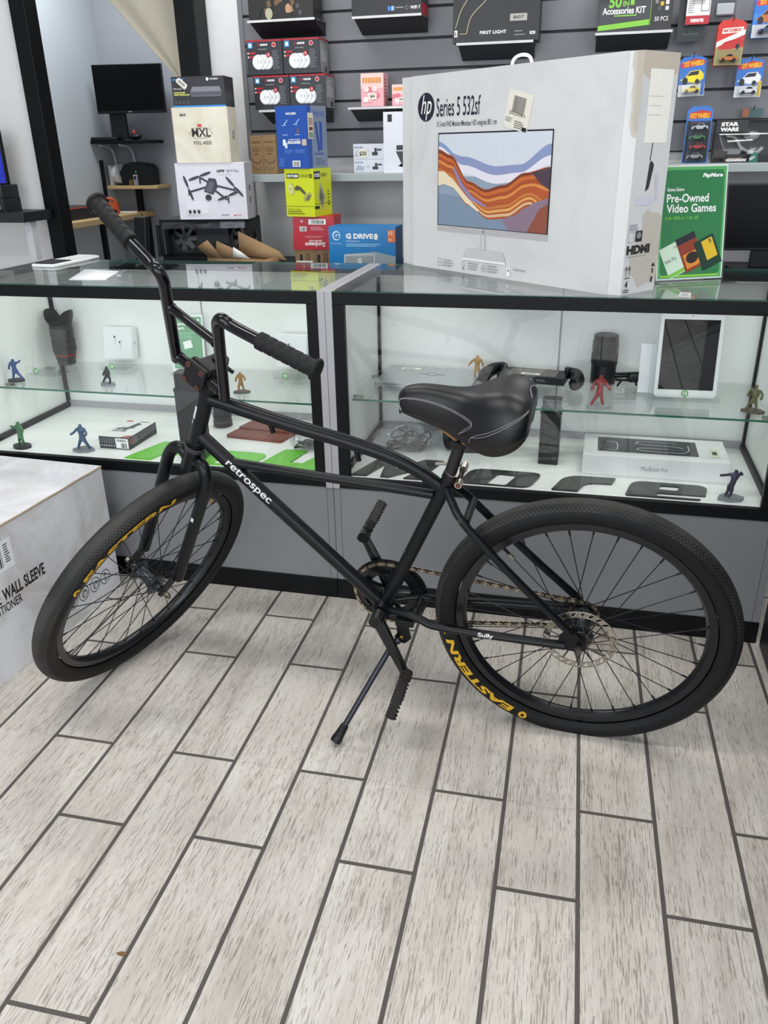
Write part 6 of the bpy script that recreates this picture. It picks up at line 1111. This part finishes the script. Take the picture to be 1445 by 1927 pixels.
def krt(mb, f, r, l, t, w_, d, h):
    BR = ink('#4b341c'); f.text('LABORIS', w_*.12, h*.80, w_*.72, h*.045, BR, .02)
    f.line([(w_*(.5 + .33*cos(a)), h*.64 + .009*sin(a)) for a in [2*pi*k/18 for k in range(19)]], .0014, BR); f.line([(w_*.3, h*.64), (w_*.7, h*.64)], .002, BR); f.line([(w_*.35, h*.52), (w_*.65, h*.52)], .003, BR); f.line([(w_*(.5 + .36*cos(a)), h*.40 + .018*sin(a)) for a in [pi + pi*k/12 for k in range(13)]], .0026, BR); f.line([(w_*(.5 + .3*cos(a)), h*.20 + .014*sin(a)) for a in [pi + pi*k/12 for k in range(13)]], .0012, BR)
shelfbox('kraft_light_carton', -1.452, 1.222, .056, .154, .09, KRAFT, 'narrow brown carton at the far left of the pale wall shelf', krt); shelfbox('kraft_light_carton', -1.392, 1.222, .062, .155, .09, KRAFT, 'narrow brown carton right next to the blue carton on the wall shelf', krt)
def camb(mb, f, r, l, t, w_, d, h):
    f.poly([(w_*.04, h*.2), (w_*.30, h*.15), (w_*.34, h*.45), (w_*.12, h*.6)], ink('#a9b4c8')); f.text('ARLOCAM', w_*.03, h*.72, w_*.26, h*.12, ink('#4a6ea8'), .02); f.poly([(w_*.38, h*.45), (w_*.46, h*.62), (w_*.54, h*.5), (w_*.46, h*.36)], ink('#c3c6ce')); f.rect(w_*.60, h*.25, w_*.18, h*.22, ink('#2b2c31')); f.rect(w_*.68, h*.45, w_*.07, h*.28, ink('#2b2c31')); f.rect(w_*.76, h*.55, w_*.14, h*.12, ink('#4a3a40'))
CAMC = pm('white_small_carton', '#d9dce4', .4)
t = shelfbox('camera_carton', -0.9455, 1.222, .137, .052, .08, CAMC, 'lower of the two small white camera cartons on the wall shelf', camb); t = shelfbox('camera_carton', -0.9465, 1.2745, .137, .060, .08, CAMC, 'upper small white camera carton with a cream $20 sticker', camb)
m = MB(); f = Face(m, (-.048, -.0406, .006), (1, 0, 0), (0, 0, 1)); f.oval(.022, .017, .025, .017, ink('#e6e3d2')); f.text('$20', .006, .007, .032, .018, K_, .03); m.build('price_sticker', t)
def wht(mb, f, r, l, t, w_, d, h):
    f.rect(w_*.12, h*.84, w_*.12, h*.12, K_); f.poly([(w_*.40, h*.12), (w_*.52, h*.10), (w_*.75, h*.35), (w_, h*.45), (w_, h*.28), (w_*.62, h*.20)], ink('#3a3c42')); f.poly([(w_*.34, h*.36), (w_*.62, h*.36), (w_, h*.10), (w_*.55, h*.08)], ink('#33353b')); f.rect(w_*.36, h*.38, w_*.26, h*.08, ink('#2b2d32')); f.line([(w_*.80, h*.46), (w_*.98, h*.9)], .003, ink('#a5a8b0'))
shelfbox('gimbal_carton', -0.787, 1.222, .152, .228, .07, pm('white_tall_carton', '#dfe1ea', .4), 'white upright carton picturing a black device, half behind the monitor carton', wht, None, 0, 3.545)
# carded toys hanging on pegs
BLI = pane('blister_plastic', (0.93, 0.94, 0.95), f0=.06, rough=.06)
def peg(parent, y0, z):
    m = MB(); m.tube([(0, y0, z), (0, -0.012, z), (0, -0.018, z + .012)], .0022, STEEL, 8); m.build('peg_hook', parent)
def car(m, c, L, hexc, top='#22252b'):
    x, y, z = c; pa = pm('toy_car_' + hexc.strip('#'), hexc, .2, var=.03, coat=.5); hw = L*.17; pr = [(-.5, .10), (-.5, .22), (-.36, .27), (-.20, .30), (-.08, .43), (.18, .44), (.32, .30), (.48, .27), (.5, .12)]
    vs = [(x + a*L, y + s_*hw*(1 if b < .35 else .8), z + b*L) for s_ in (-1, 1) for a, b in pr]; n = len(pr)
    m.add(vs, [tuple(range(n)), tuple(range(2*n - 1, n - 1, -1))] + [(k, n + k, n + (k + 1) % n, (k + 1) % n) for k in range(n)], pa); gl = ink(top, .15)
    m.add([(x + a*L, y - hw*.93 - .0006, z + b*L) for a, b in ((-.16, .31), (-.06, .41), (.14, .42), (.26, .31))], [(0, 3, 2, 1)], gl)
    for a in (-.30, .31):
        for s_ in (-1, 1): m.cyl((x + a*L, y + s_*hw*.72, z + .12*L), (x + a*L, y + s_*hw*1.04, z + .12*L), .105*L, BLKP, 14)
def carded(x, z, w_, h, label, hexc, paint, carhex, brand, bh, y=3.672, cards=1, tilt=0, arts=None, cut=True):
    t = empty('carded_toy_car', (x, y, z), rad(tilt)); t.rotation_euler = (rad(-1.5), rad(tilt), 0); tag(t, label, 'toy car', 'carded toy cars hanging on the slatwall')
    for k in range(cards):
        m = MB(); dy = .012*k; base_ = ink(hexc, .3)
        pts = [(-w_/2, 0), (w_/2, 0), (w_/2, h*.93), (w_*.30, h), (w_*.12, h), (w_*.10, h*1.05), (-w_*.10, h*1.05), (-w_*.12, h), (-w_*.36, h), (-w_/2, h*.90)]
        m.add([(a, dy + e, b) for e in (0, .0012) for a, b in pts], [tuple(range(10)), tuple(range(19, 9, -1))] + [(q, 10 + q, 10 + (q+1) % 10, (q+1) % 10) for q in range(10)], base_)
        if k == 0:
            f = Face(m, (-w_/2, 0, 0), (1, 0, 0), (0, 0, 1), .0003); paint(f, w_, h)
        m.build('card', t)
    m = MB(); bx, bz, bd = w_*.42, h*.28, .030
    m.add([(-bx, -.001, .006), (bx, -.001, .006), (bx, -.001, bz + .012), (-bx, -.001, bz + .012), (-bx*.92, -bd, .010), (bx*.92, -bd, .010), (bx*.92, -bd, bz), (-bx*.92, -bd, bz)], [(4, 5, 6, 7), (0, 1, 5, 4), (1, 2, 6, 5), (2, 3, 7, 6), (3, 0, 4, 7)], BLI); m.build('blister', t)
    m = MB(); car(m, (0, -.014, .008), w_*.64, carhex); m.build('toy_car', t); peg(t, SF_ - y, h*1.0); return t
def hwp(c1, pic, lite='#e9a52a'):
    def p(f, w_, h):
        f.poly([(0, h*.55), (w_, h*.62), (w_, h*.93), (w_*.8, h), (w_*.14, h), (0, h*.90)], ink('#2f6fc4')); f.poly([(w_*.08, h*.72), (w_*.92, h*.78), (w_*.94, h*.90), (w_*.55, h*.95), (w_*.10, h*.86)], ink('#c8321f')); f.text('HOT WHEELS', w_*.10, h*.745, w_*.80, h*.13, ink('#e9b02c'), .06, 0, .06); f.oval(w_*.10, h*.80, .008, .007, ink('#c02a50'))
        f.poly([(w_*.05, h*.42), (w_*.25, h*.50), (w_*.42, h*.64), (w_*.78, h*.66), (w_*.94, h*.54), (w_*.92, h*.40), (w_*.55, h*.34)], ink(pic)); f.poly([(w_*.30, h*.52), (w_*.44, h*.62), (w_*.76, h*.64), (w_*.72, h*.54)], ink('#1d2026')); f.rect(0, 0, w_, h*.30, ink('#cfd2d8')); f.oval(w_*.24, h*.40, .010, .012, ink('#1d2026')); f.oval(w_*.70, h*.36, .008, .010, ink('#1d2026')); f.rect(w_*.86, h*.02, w_*.12, h*.4, ink(c1))
    return p
carded(0.322, 1.479, .095, .134, 'toy car card picturing a yellow car, just right of the monitor carton', '#2f6fc4', hwp('#2f6fc4', '#e4d22a'), '#e2c51f', '', 0, tilt=-2)
carded(0.524, 1.470, .094, .128, 'toy car card picturing a white truck, right of the red and silver one', '#2f6fc4', hwp('#d9b43a', '#dfe2e6'), '#e3e5e8', '', 0)
carded(0.560, 1.665, .104, .14, 'toy car cards cut by the top right corner, blue car pictured', '#3a7fd0', hwp('#2f6fc4', '#b5682e'), '#3a4a6a', '', 0, cards=3)
def mbp(f, w_, h):
    f.poly([(0, h*.52), (w_, h*.78), (w_, h*.93), (w_*.8, h), (w_*.14, h), (0, h*.90)], ink('#c92a22')); f.poly([(0, h*.40), (w_, h*.68), (w_, h*.80), (0, h*.52)], ink('#d9d9d6')); f.rect(0, 0, w_, h*.40, ink('#9a9466')); f.poly([(w_*.05, h*.36), (w_*.3, h*.52), (w_*.85, h*.62), (w_*.96, h*.52), (w_*.92, h*.40), (w_*.5, h*.36)], ink('#b8231f')); f.poly([(w_*.16, h*.70), (w_*.90, h*.74), (w_*.92, h*.85), (w_*.18, h*.82)], W_); f.text('MATCHBOX', w_*.21, h*.73, w_*.66, h*.075, ink('#b8321f'), .06, .15, .05); f.oval(w_*.78, h*.42, .007, .009, K_)
carded(0.434, 1.577, .096, .146, 'red and silver toy car cards with an orange car, reading MATCHBOX', '#b8322a', mbp, '#c9763a', '', 0, cards=4, y=3.640, tilt=1)
t = empty('carded_toy_set', (0.363, 3.640, 1.2433)); tag(t, 'blue carded set of several toy cars standing on the right wall shelf', 'toy car set')
m = MB(); m.prism([(-.047, 0), (.047, 0), (.047, .185), (.03, .200), (-.03, .200), (-.047, .185)], 0, .002, ink('#2f6fc4', .3)); m.v = [(a, c, b) for a, b, c in m.v]; f = Face(m, (-.047, 0, 0), (1, 0, 0), (0, 0, 1)); f.poly([(.008, .155), (.086, .160), (.088, .180), (.05, .186), (.01, .176)], ink('#c8321f')); f.text('HOT WHEELS', .012, .158, .070, .018, ink('#e9b02c'), .06); f.rect(.004, .004, .086, .145, ink('#2a2d33')); m.build('card', t)
for k, hx in enumerate(('#8f9399', '#a8322f', '#3f7a45', '#c9ccd2')): m = MB(); car(m, (-.004 + .006*(k % 2), -.022, .012 + .034*k), .060, hx); m.build('toy_car', t)
m = MB(); m.add([(-.04, -.001, .004), (.04, -.001, .004), (.036, -.001, .15), (-.036, -.001, .15), (-.034, -.042, .008), (.034, -.042, .008), (.030, -.038, .142), (-.030, -.038, .142)], [(4, 5, 6, 7), (0, 1, 5, 4), (1, 2, 6, 5), (2, 3, 7, 6), (3, 0, 4, 7)], BLI); m.build('blister', t)
t = empty('toy_ship_carton', (0.552, 3.640, 1.2433)); tag(t, 'black window box printed STAR WARS at the right end of the wall shelf', 'box'); wd = .25
m = MB(); m.box(-wd/2, wd/2, .05, .052, 0, .150, DBL); m.box(-wd/2, wd/2, 0, .05, 0, .004, DBL); m.box(-wd/2, wd/2, 0, .05, .146, .150, DBL); m.box(-wd/2, -wd/2 + .004, 0, .05, .004, .146, DBL); m.box(wd/2 - .004, wd/2, 0, .05, .004, .146, DBL); f = Face(m, (-wd/2, 0, 0), (1, 0, 0), (0, 0, 1)); f.rect(0, .105, .115, .045, DBL); f.text('STAR', .018, .128, .062, .014, W_, .06); f.text('WARS', .016, .110, .066, .014, W_, .06); f.rect(.046, .003, .082, .013, ink('#5a4a40')); f.text('SQUADRON', .052, .003, .072, .010, W_, .08, .2); f.text('MICRO GALAXY', .06, .0135, .05, .004, ink('#e0b0a0'), .03); f.poly([(.135, 0), (.165, 0), (.165, .028), (.15, .04), (.135, .02)], ink('#1f6a5a')); f.text('NEW', .139, .006, .022, .010, W_, .02, 0, .5); f.rect(.005, .018, .04, .03, ink('#3a3430')); m.build('carton_body', t)
m = MB(); m.tube(arc([(-.08, .03, .095), (-.045, .025, .085), (-.02, .02, .05), (.03, .02, .034), (.055, .03, .05)]), [.011]*33, pm('toy_ship_grey', '#9a9c9e', .35, var=.1), 10, sx=.6); m.ball((.01, .03, .095), .03, .012, .018, pm('toy_ship_grey', '#9a9c9e')); m.box(-.03, .0, .012, .03, .095, .12, DGREY); m.build('toy_ship', t)
m = MB(); m.add([(-.118, .002, .018), (.118, .002, .018), (.118, .002, .104), (-.118, .002, .104), (-.09, -.012, .03), (.10, -.012, .03), (.10, -.010, .09), (-.08, -.010, .085)], [(4, 5, 6, 7), (0, 1, 5, 4), (1, 2, 6, 5), (2, 3, 7, 6), (3, 0, 4, 7)], BLI); m.build('window', t)
def hang(name, x, z, w_, h, label, cat, hexc, paint, y=3.69):
    t = empty(name, (x, y, z)); tag(t, label, cat); m = MB(); m.box(-w_/2, w_/2, 0, .0014, 0, h, ink(hexc, .3)); f = Face(m, (-w_/2, 0, 0), (1, 0, 0), (0, 0, 1), .0003); paint(f, w_, h); m.build('card', t); return t
def mem(f, w_, h): f.rect(0, 0, w_, h*.20, ink('#b5202e')); f.text('memorex', w_*.22, h*.05, w_*.56, h*.08, W_, .03); f.lines(w_*.06, h*.62, w_*.3, 8, h*.05, h*.02, G_); f.line([(w_*.62, h*.30), (w_*.95, h*.30), (w_*.95, h*.55), (w_*.62, h*.55), (w_*.62, h*.30)], .0018, K_)
t = hang('usb_card', 0.311, 1.716, .083, .14, 'white and red memory stick card reading memorex, at the top right', 'memory stick', '#e3e2e2', mem, 3.655); m = MB(); m.box(-.024, .022, -.012, -.001, .078, .100, ink('#c23340')); m.box(-.010, .010, -.012, -.001, .100, .125, STEEL); m.build('memory_stick', t, .002); peg(t, SF_ - 3.655, .135)
def drk(f, w_, h):
    rn = random.Random(3)
    for k in range(14): f.oval(w_*rn.uniform(.1, .9), h*rn.uniform(.15, .9), .008, .006, ink(rn.choice(['#122a30', '#1a3a40', '#0e1d24', '#245058'])))
    f.text('Dice Set & Tray', w_*.22, h*.12, w_*.55, h*.045, ink('#6a8a90'), .02)
t = hang('dice_set_packet', 0.297, 1.664, .099, .18, 'dark teal packet hanging behind the red memory stick card', 'packet', '#0f1a20', drk, 3.70); m = MB(); m.box(-.045, .045, .0014, .03, .01, .16, ink('#0f1a20')); m.build('pouch', t, .006); peg(t, SF_ - 3.70, .17)
def cl(f, w_, h): f.rect(0, 0, w_, h, ink('#5d5f66'))
t = hang('grey_device_pack', 0.406, 1.735, .072, .13, 'clear pack with a pale grey device, above the MATCHBOX cards', 'packet', '#5d5f66', cl, 3.68); m = MB(); m.box(-.031, .031, -.022, -.001, .006, .045, ink('#b9bcc0')); m.build('device', t, .005); m = MB(); m.box(-.034, .034, -.026, -.0005, .003, .10, BLI); m.build('blister', t, .006); peg(t, SF_ - 3.68, .12)
t = hang('teal_card', 0.565, 1.403, .075, .03, 'small teal and orange card edge behind the STAR WARS box', 'card', '#33585c', lambda f, w_, h: f.rect(0, 0, w_*.3, h, ink('#b0643f')), 3.735); peg(t, SF_ - 3.735, .028)
# ---------------------------------------------------------------- back room, left
DK2 = pm('dark_desk_laminate', '#1b1d24', .45, var=.2)
t = empty('wall_desk', (-2.62, 3.30, 0)); tag(t, 'black desk at the far left edge beside the leaning black post', 'desk')
m = MB(); m.box(-.55, .195, -.02, .19, 1.045, 1.087, DK2); m.build('desk_top', t, .003); m = MB(); m.box(.14, .175, .05, .09, 0, 1.045, ink('#c9cdd2')); m.build('leg', t)
m = MB(); m.tube(arc([(-.12, .03, 1.090), (-.02, .05, 1.094), (.06, .06, 1.091), (.10, .02, 1.090), (.0, .0, 1.090)]), .003, BLKP, 6); tag(m.build('cable'), 'thin black cable lying on the black desk at the far left', 'cable').location = (-2.62, 3.30, 0)
t = empty('laptop_riser', (-2.725, 3.38, 1.0873)); tag(t, 'dark riser at the far left edge under the blue screen', 'stand'); m = MB(); m.box(-.2, .185, -.06, .06, .055, .11, DK2); m.build('riser_board', t, .004); m = MB(); m.box(.165, .185, -.06, .06, 0, .055, DK2); m.build('leg', t); m = MB(); m.box(-.2, -.18, -.06, .06, 0, .055, DK2); m.build('leg', t)
t = empty('blue_screen', (-2.612, 3.39, 1.1975), rad(-8)); tag(t, 'display with a bright blue picture cut by the left edge', 'screen'); m = MB(); m.box(-.3, .065, 0, .02, 0, .22, BLKP); m.build('housing', t, .003)
BLS, tt2, pp2 = base('lit_blue_screen'); pp2.inputs['Base Color'].default_value = lin('#0c1560'); pp2.inputs['Emission Color'].default_value = lin('#1a2bb8'); pp2.inputs['Emission Strength'].default_value = .55; pp2.inputs['Roughness'].default_value = .1
m = MB(); m.box(-.292, .060, -.0012, -.0002, .006, .214, BLS); m.build('screen', t, smooth=False)
t = empty('picture_frame', (-2.755, 3.545, 1.40)); tag(t, 'thin black picture frame on the white wall at the left edge', 'picture frame'); m = MB()
for a, b, c, d in ((-.14, -.128, 0, .16), (.128, .14, 0, .16), (-.128, .128, 0, .012), (-.128, .128, .148, .16)): m.box(a, b, 0, .012, c, d, BLK)
m.build('frame', t); m = MB(); m.box(-.128, .128, .006, .010, .012, .148, ink('#d6d9dc')); m.build('picture', t)
WD_ = pm('pine_plank', '#c3a878', .55, var=.12, scale=10, stretch=(1, 8, 8))
def shade(z): return z
t = empty('workbench', (-3.28, 5.15, 0)); tag(t, 'pine plank workbench in the back room behind the far handlebar grip', 'workbench')
m = MB(); m.box(-.10, .19, -.65, .525, .895, .93, WD_); m.build('bench_top', t, .003)
for y in (-.1, .5):
    m = MB(); m.box(.12, .15, y - .015, y + .015, 0, .895, BLK); m.build('leg', t)
BZ = .9303
t = empty('monitor', (-3.062, 5.47, 1.555), rad(8)); tag(t, 'black wall monitor in the back room above the bracket shelf', 'monitor')
m = MB(); m.box(-.236, .236, 0, .03, 0, .290, BLKP); m.build('housing', t, .004); m = MB(); m.box(-.231, .231, -.0012, -.0002, .016, .286, SCR); f = Face(m, (-.02, -.0012, .005), (1, 0, 0), (0, 0, 1)); f.lines(0, .002, .035, 1, .01, .005, G_); m.build('screen', t, smooth=False); m = MB(); m.box(-.17, -.06, .03, .06, -.155, .05, BLKP); m.box(-.15, -.08, .06, .17, .02, .05, BLKP); m.build('stand', t, .002)
t = empty('bracket_shelf', (-3.175, 5.560, 1.372)); tag(t, 'black shelf on white brackets under the back room monitor', 'shelf'); m = MB(); m.box(-.205, .215, -.13, .115, 0, .020, BLK); m.build('shelf_board', t, .002)
for x in (-.17, -.02):
    m = MB(); m.tube(arc([(x, -.07, -.009), (x, .03, -.020), (x, .09, -.06), (x, .106, -.15)]), .008, ink('#dfe2e4'), 8); m.build('bracket', t)
SZ = 1.3923
t = empty('keyboard', (-3.275, 5.458, SZ)); tag(t, 'black keyboard on the bracket shelf under the back room monitor', 'keyboard'); m = MB(); m.box(-.10, .10, -.028, .028, 0, .018, BLKP); m.build('body', t, .004); m = MB(); m.box(-.095, .095, -.024, .024, .018, .022, DGREY); m.build('keys', t)
o = MB(); o.ball((0, 0, .016), .048, .024, .021, BLKP, 10); o = o.build('mouse'); o.location = (-3.06, 5.47, SZ + .005); tag(o, 'black computer mouse at the right end of the bracket shelf', 'mouse')
t = empty('webcam', (-3.215, 5.545, SZ)); tag(t, 'small black box with two round dials beside the monitor stand', 'webcam'); m = MB(); m.box(-.02, .02, -.015, .015, 0, .06, BLKP); f = Face(m, (-.02, -.015, 0), (1, 0, 0), (0, 0, 1)); f.oval(.02, .042, .008, .008, G_); f.oval(.02, .018, .008, .008, G_); m.build('body', t, .003)
o = MB(); o.lathe([(.012, 0), (.022, .01), (.020, .03), (.013, .04), (.014, .05), (.006, .066)], pm('red_toy', '#b8452f', .5), n=18); o = o.build('trinket'); o.location = (-3.095, 5.53, SZ); tag(o, 'small red trinket on the bracket shelf beside the mouse', 'trinket')
t = empty('wood_shelf', (-3.14, 5.590, 1.105)); tag(t, 'pale wooden shelf carrying the black label printer in the back room', 'shelf'); m = MB(); m.box(-.195, .195, -.11, .085, -.022, 0, WD_); m.build('shelf_board', t, .002); m = MB(); m.box(-.04, .0, .0, .03, -.1745, -.022, BLK); m.build('post', t)
WZ = 1.1053
t = empty('label_printer', (-3.13, 5.575, WZ), rad(-2)); tag(t, 'black rounded label printer on the wooden shelf', 'printer'); m = MB(); m.prism([(-.095, 0), (.125, 0), (.125, .10), (.10, .135), (.0, .150), (-.065, .135), (-.095, .09)], -.07, .06, BLKP); m.v = [(a, c, b) for a, b, c in m.v]; m.build('housing', t, .006); m = MB(); m.box(.02, .03, -.0725, -.0695, .08, .095, pm('green_led_cover', '#3fae4e', .3)); m.build('button', t)
t = empty('label_roll', (-3.29, 5.575, WZ)); tag(t, 'white label roll on a grey holder left of the printer', 'label roll'); m = MB(); m.lathe([(.02, 0), (.062, 0), (.062, .045), (.02, .045)], ink('#e8e9ea'), (-.005, 0, .075), (1, -.3, 0), 26, False); m.build('roll', t); m = MB(); m.box(-.035, -.012, -.06, .05, 0, .13, ink('#b9bdc2')); m.build('holder', t, .004)
t = empty('metal_block', (-3.11, 5.498, WZ)); tag(t, 'small grey metal block standing before the label printer', 'block'); m = MB(); m.box(-.016, .016, -.012, .012, 0, .07, ink('#8a8d92')); m.build('body', t, .003); m = MB(); m.box(-.009, .009, -.013, -.0115, .04, .06, K_); m.build('slot', t)
o = MB(); o.lathe([(.014, 0), (.016, .002), (.016, .026), (.011, .030), (.011, .040)], pm('amber_bottle', '#6b5122', .3), n=16); o = o.build('small_bottle'); o.location = (-3.150, 5.498, WZ); tag(o, 'tiny amber bottle between the metal block and the label roll', 'bottle')
t = empty('tool_stand', (-3.325, 5.440, BZ)); tag(t, 'black upright pole stand rising from the pine bench in the back room', 'stand'); m = MB(); m.box(-.010, .010, -.010, .010, .01, .34, BLK); m.build('pole', t); m = MB(); m.box(-.045, .045, -.035, .035, 0, .010, BLK); m.build('base_plate', t)
t = empty('socket_box', (-3.32, 5.664, 1.165)); tag(t, 'black socket box on the rear wall under the bracket shelf', 'socket'); m = MB(); m.box(-.055, .055, -.03, .014, -.05, .05, BLKP); m.build('body', t, .004)
t = empty('gadget_carton', (-3.275, 4.93, BZ), rad(88)); tag(t, 'flat black and red carton lying on the pine bench', 'box'); m = MB(); m.box(-.16, .16, -.09, .09, 0, .075, DBL); f = Face(m, (-.16, -.09, 0), (1, 0, 0), (0, 0, 1)); f.rect(0, .066, .32, .009, ink('#b5502f')); f.text('65', .22, .03, .04, .025, G_, .03); m.build('carton_body', t, .001)
t = empty('orange_tool', (-3.25, 5.33, BZ), rad(30)); tag(t, 'orange tool lying on the pine bench behind the grip', 'tool'); m = MB(); m.prism(rounded([(-.07, -.03), (.06, -.035), (.075, .02), (-.05, .04)], .02), 0, .075, pm('orange_plastic', '#c5562c', .4)); m.build('body', t, .01); m = MB(); m.tube(arc([(-.04, 0, .075), (-.02, 0, .10), (.03, 0, .095), (.05, 0, .075)]), .010, pm('orange_plastic', '#c5562c', .4), 10); m.build('handle', t)
t = empty('clamp_tool', (-3.165, 5.17, BZ), rad(-10)); tag(t, 'black clamp tool on the pine bench, right of the grip', 'tool'); m = MB(); m.tube([(-.06, 0, .05), (.02, 0, .04), (.065, 0, .022)], [.013, .011, .018], BLKP, 12); m.build('handle', t); m = MB(); m.box(-.08, -.05, -.02, .02, 0, .075, BLKP); m.build('jaw', t, .005)
o = MB(); o.box(-.08, .08, -.10, .09, 0, .003, W_); o = o.build('paper_sheet'); o.location = (-3.22, 5.55, BZ); o.rotation_euler.z = .1; tag(o, 'white paper sheet lying on the pine bench', 'paper')
o = MB(); o.tube(arc([(-.02, 0, .005), (.012, 0, 0), (.014, 0, -.10), (.012, 0, -.24), (.03, 0, -.34)]), .004, pm('brown_cable', '#4a3420', .6), 6); o = o.build('cable'); o.location = (-3.085, 5.45, .9305); tag(o, 'dark brown cable hanging over the pine bench edge', 'cable')
t = empty('folding_chair', (-2.245, 3.95, 0)); tag(t, 'black folded chair frame behind the far handlebar, left of the computer case', 'chair'); m = MB(); m.box(-.035, .035, -.02, .02, 0, 1.02, BLKP); m.v = [(a + .10*(c - .9), b, c) for a, b, c in m.v]; m.build('back_panel', t, .008); m = MB(); m.cyl((.07, 0, 0), (.10, 0, .98), .012, BLKP, 10); m.build('leg', t); m = MB(); m.cyl((-.10, .02, 0), (-.04, .02, .95), .012, BLKP, 10); m.build('leg', t)
# curtain gathered to the post
CUR = pm('beige_canvas', '#b5b0a0', .9, var=.05, scale=50, bump=.1, bscale=800)
def curt(u, v):
    # u across from the free edge to the post, v from the tie point up
    zz = 1.58 + v * 1.10; xl = -1.90 - .93 * max(0, zz - 1.615); xr = -1.845 + .03 * v
    x = xl + (xr - xl) * u; fold = (.005 + .014*v) * sin(u * 11 + 3*v) + .025*v*sin(u*4 + v)
    return V((x, 3.86 + fold, zz))
m = MB(); m.grid(curt, 60, 40, CUR); tag(m.build('curtain', None, solid=.003), 'beige canvas curtain drawn back to the black post at the top left', 'curtain')
o = MB(); o.prism(rounded([(-.012, 0), (0, -.004), (.012, .002), (0, .006)], .003), 0, .0012, pm('dry_leaf', '#7a5a35', .8)); o = o.build('dry_leaf'); o.location = (-.72, .86, .0003); tag(o, 'tiny dry brown leaf scrap on the floor tiles at lower left', 'leaf')
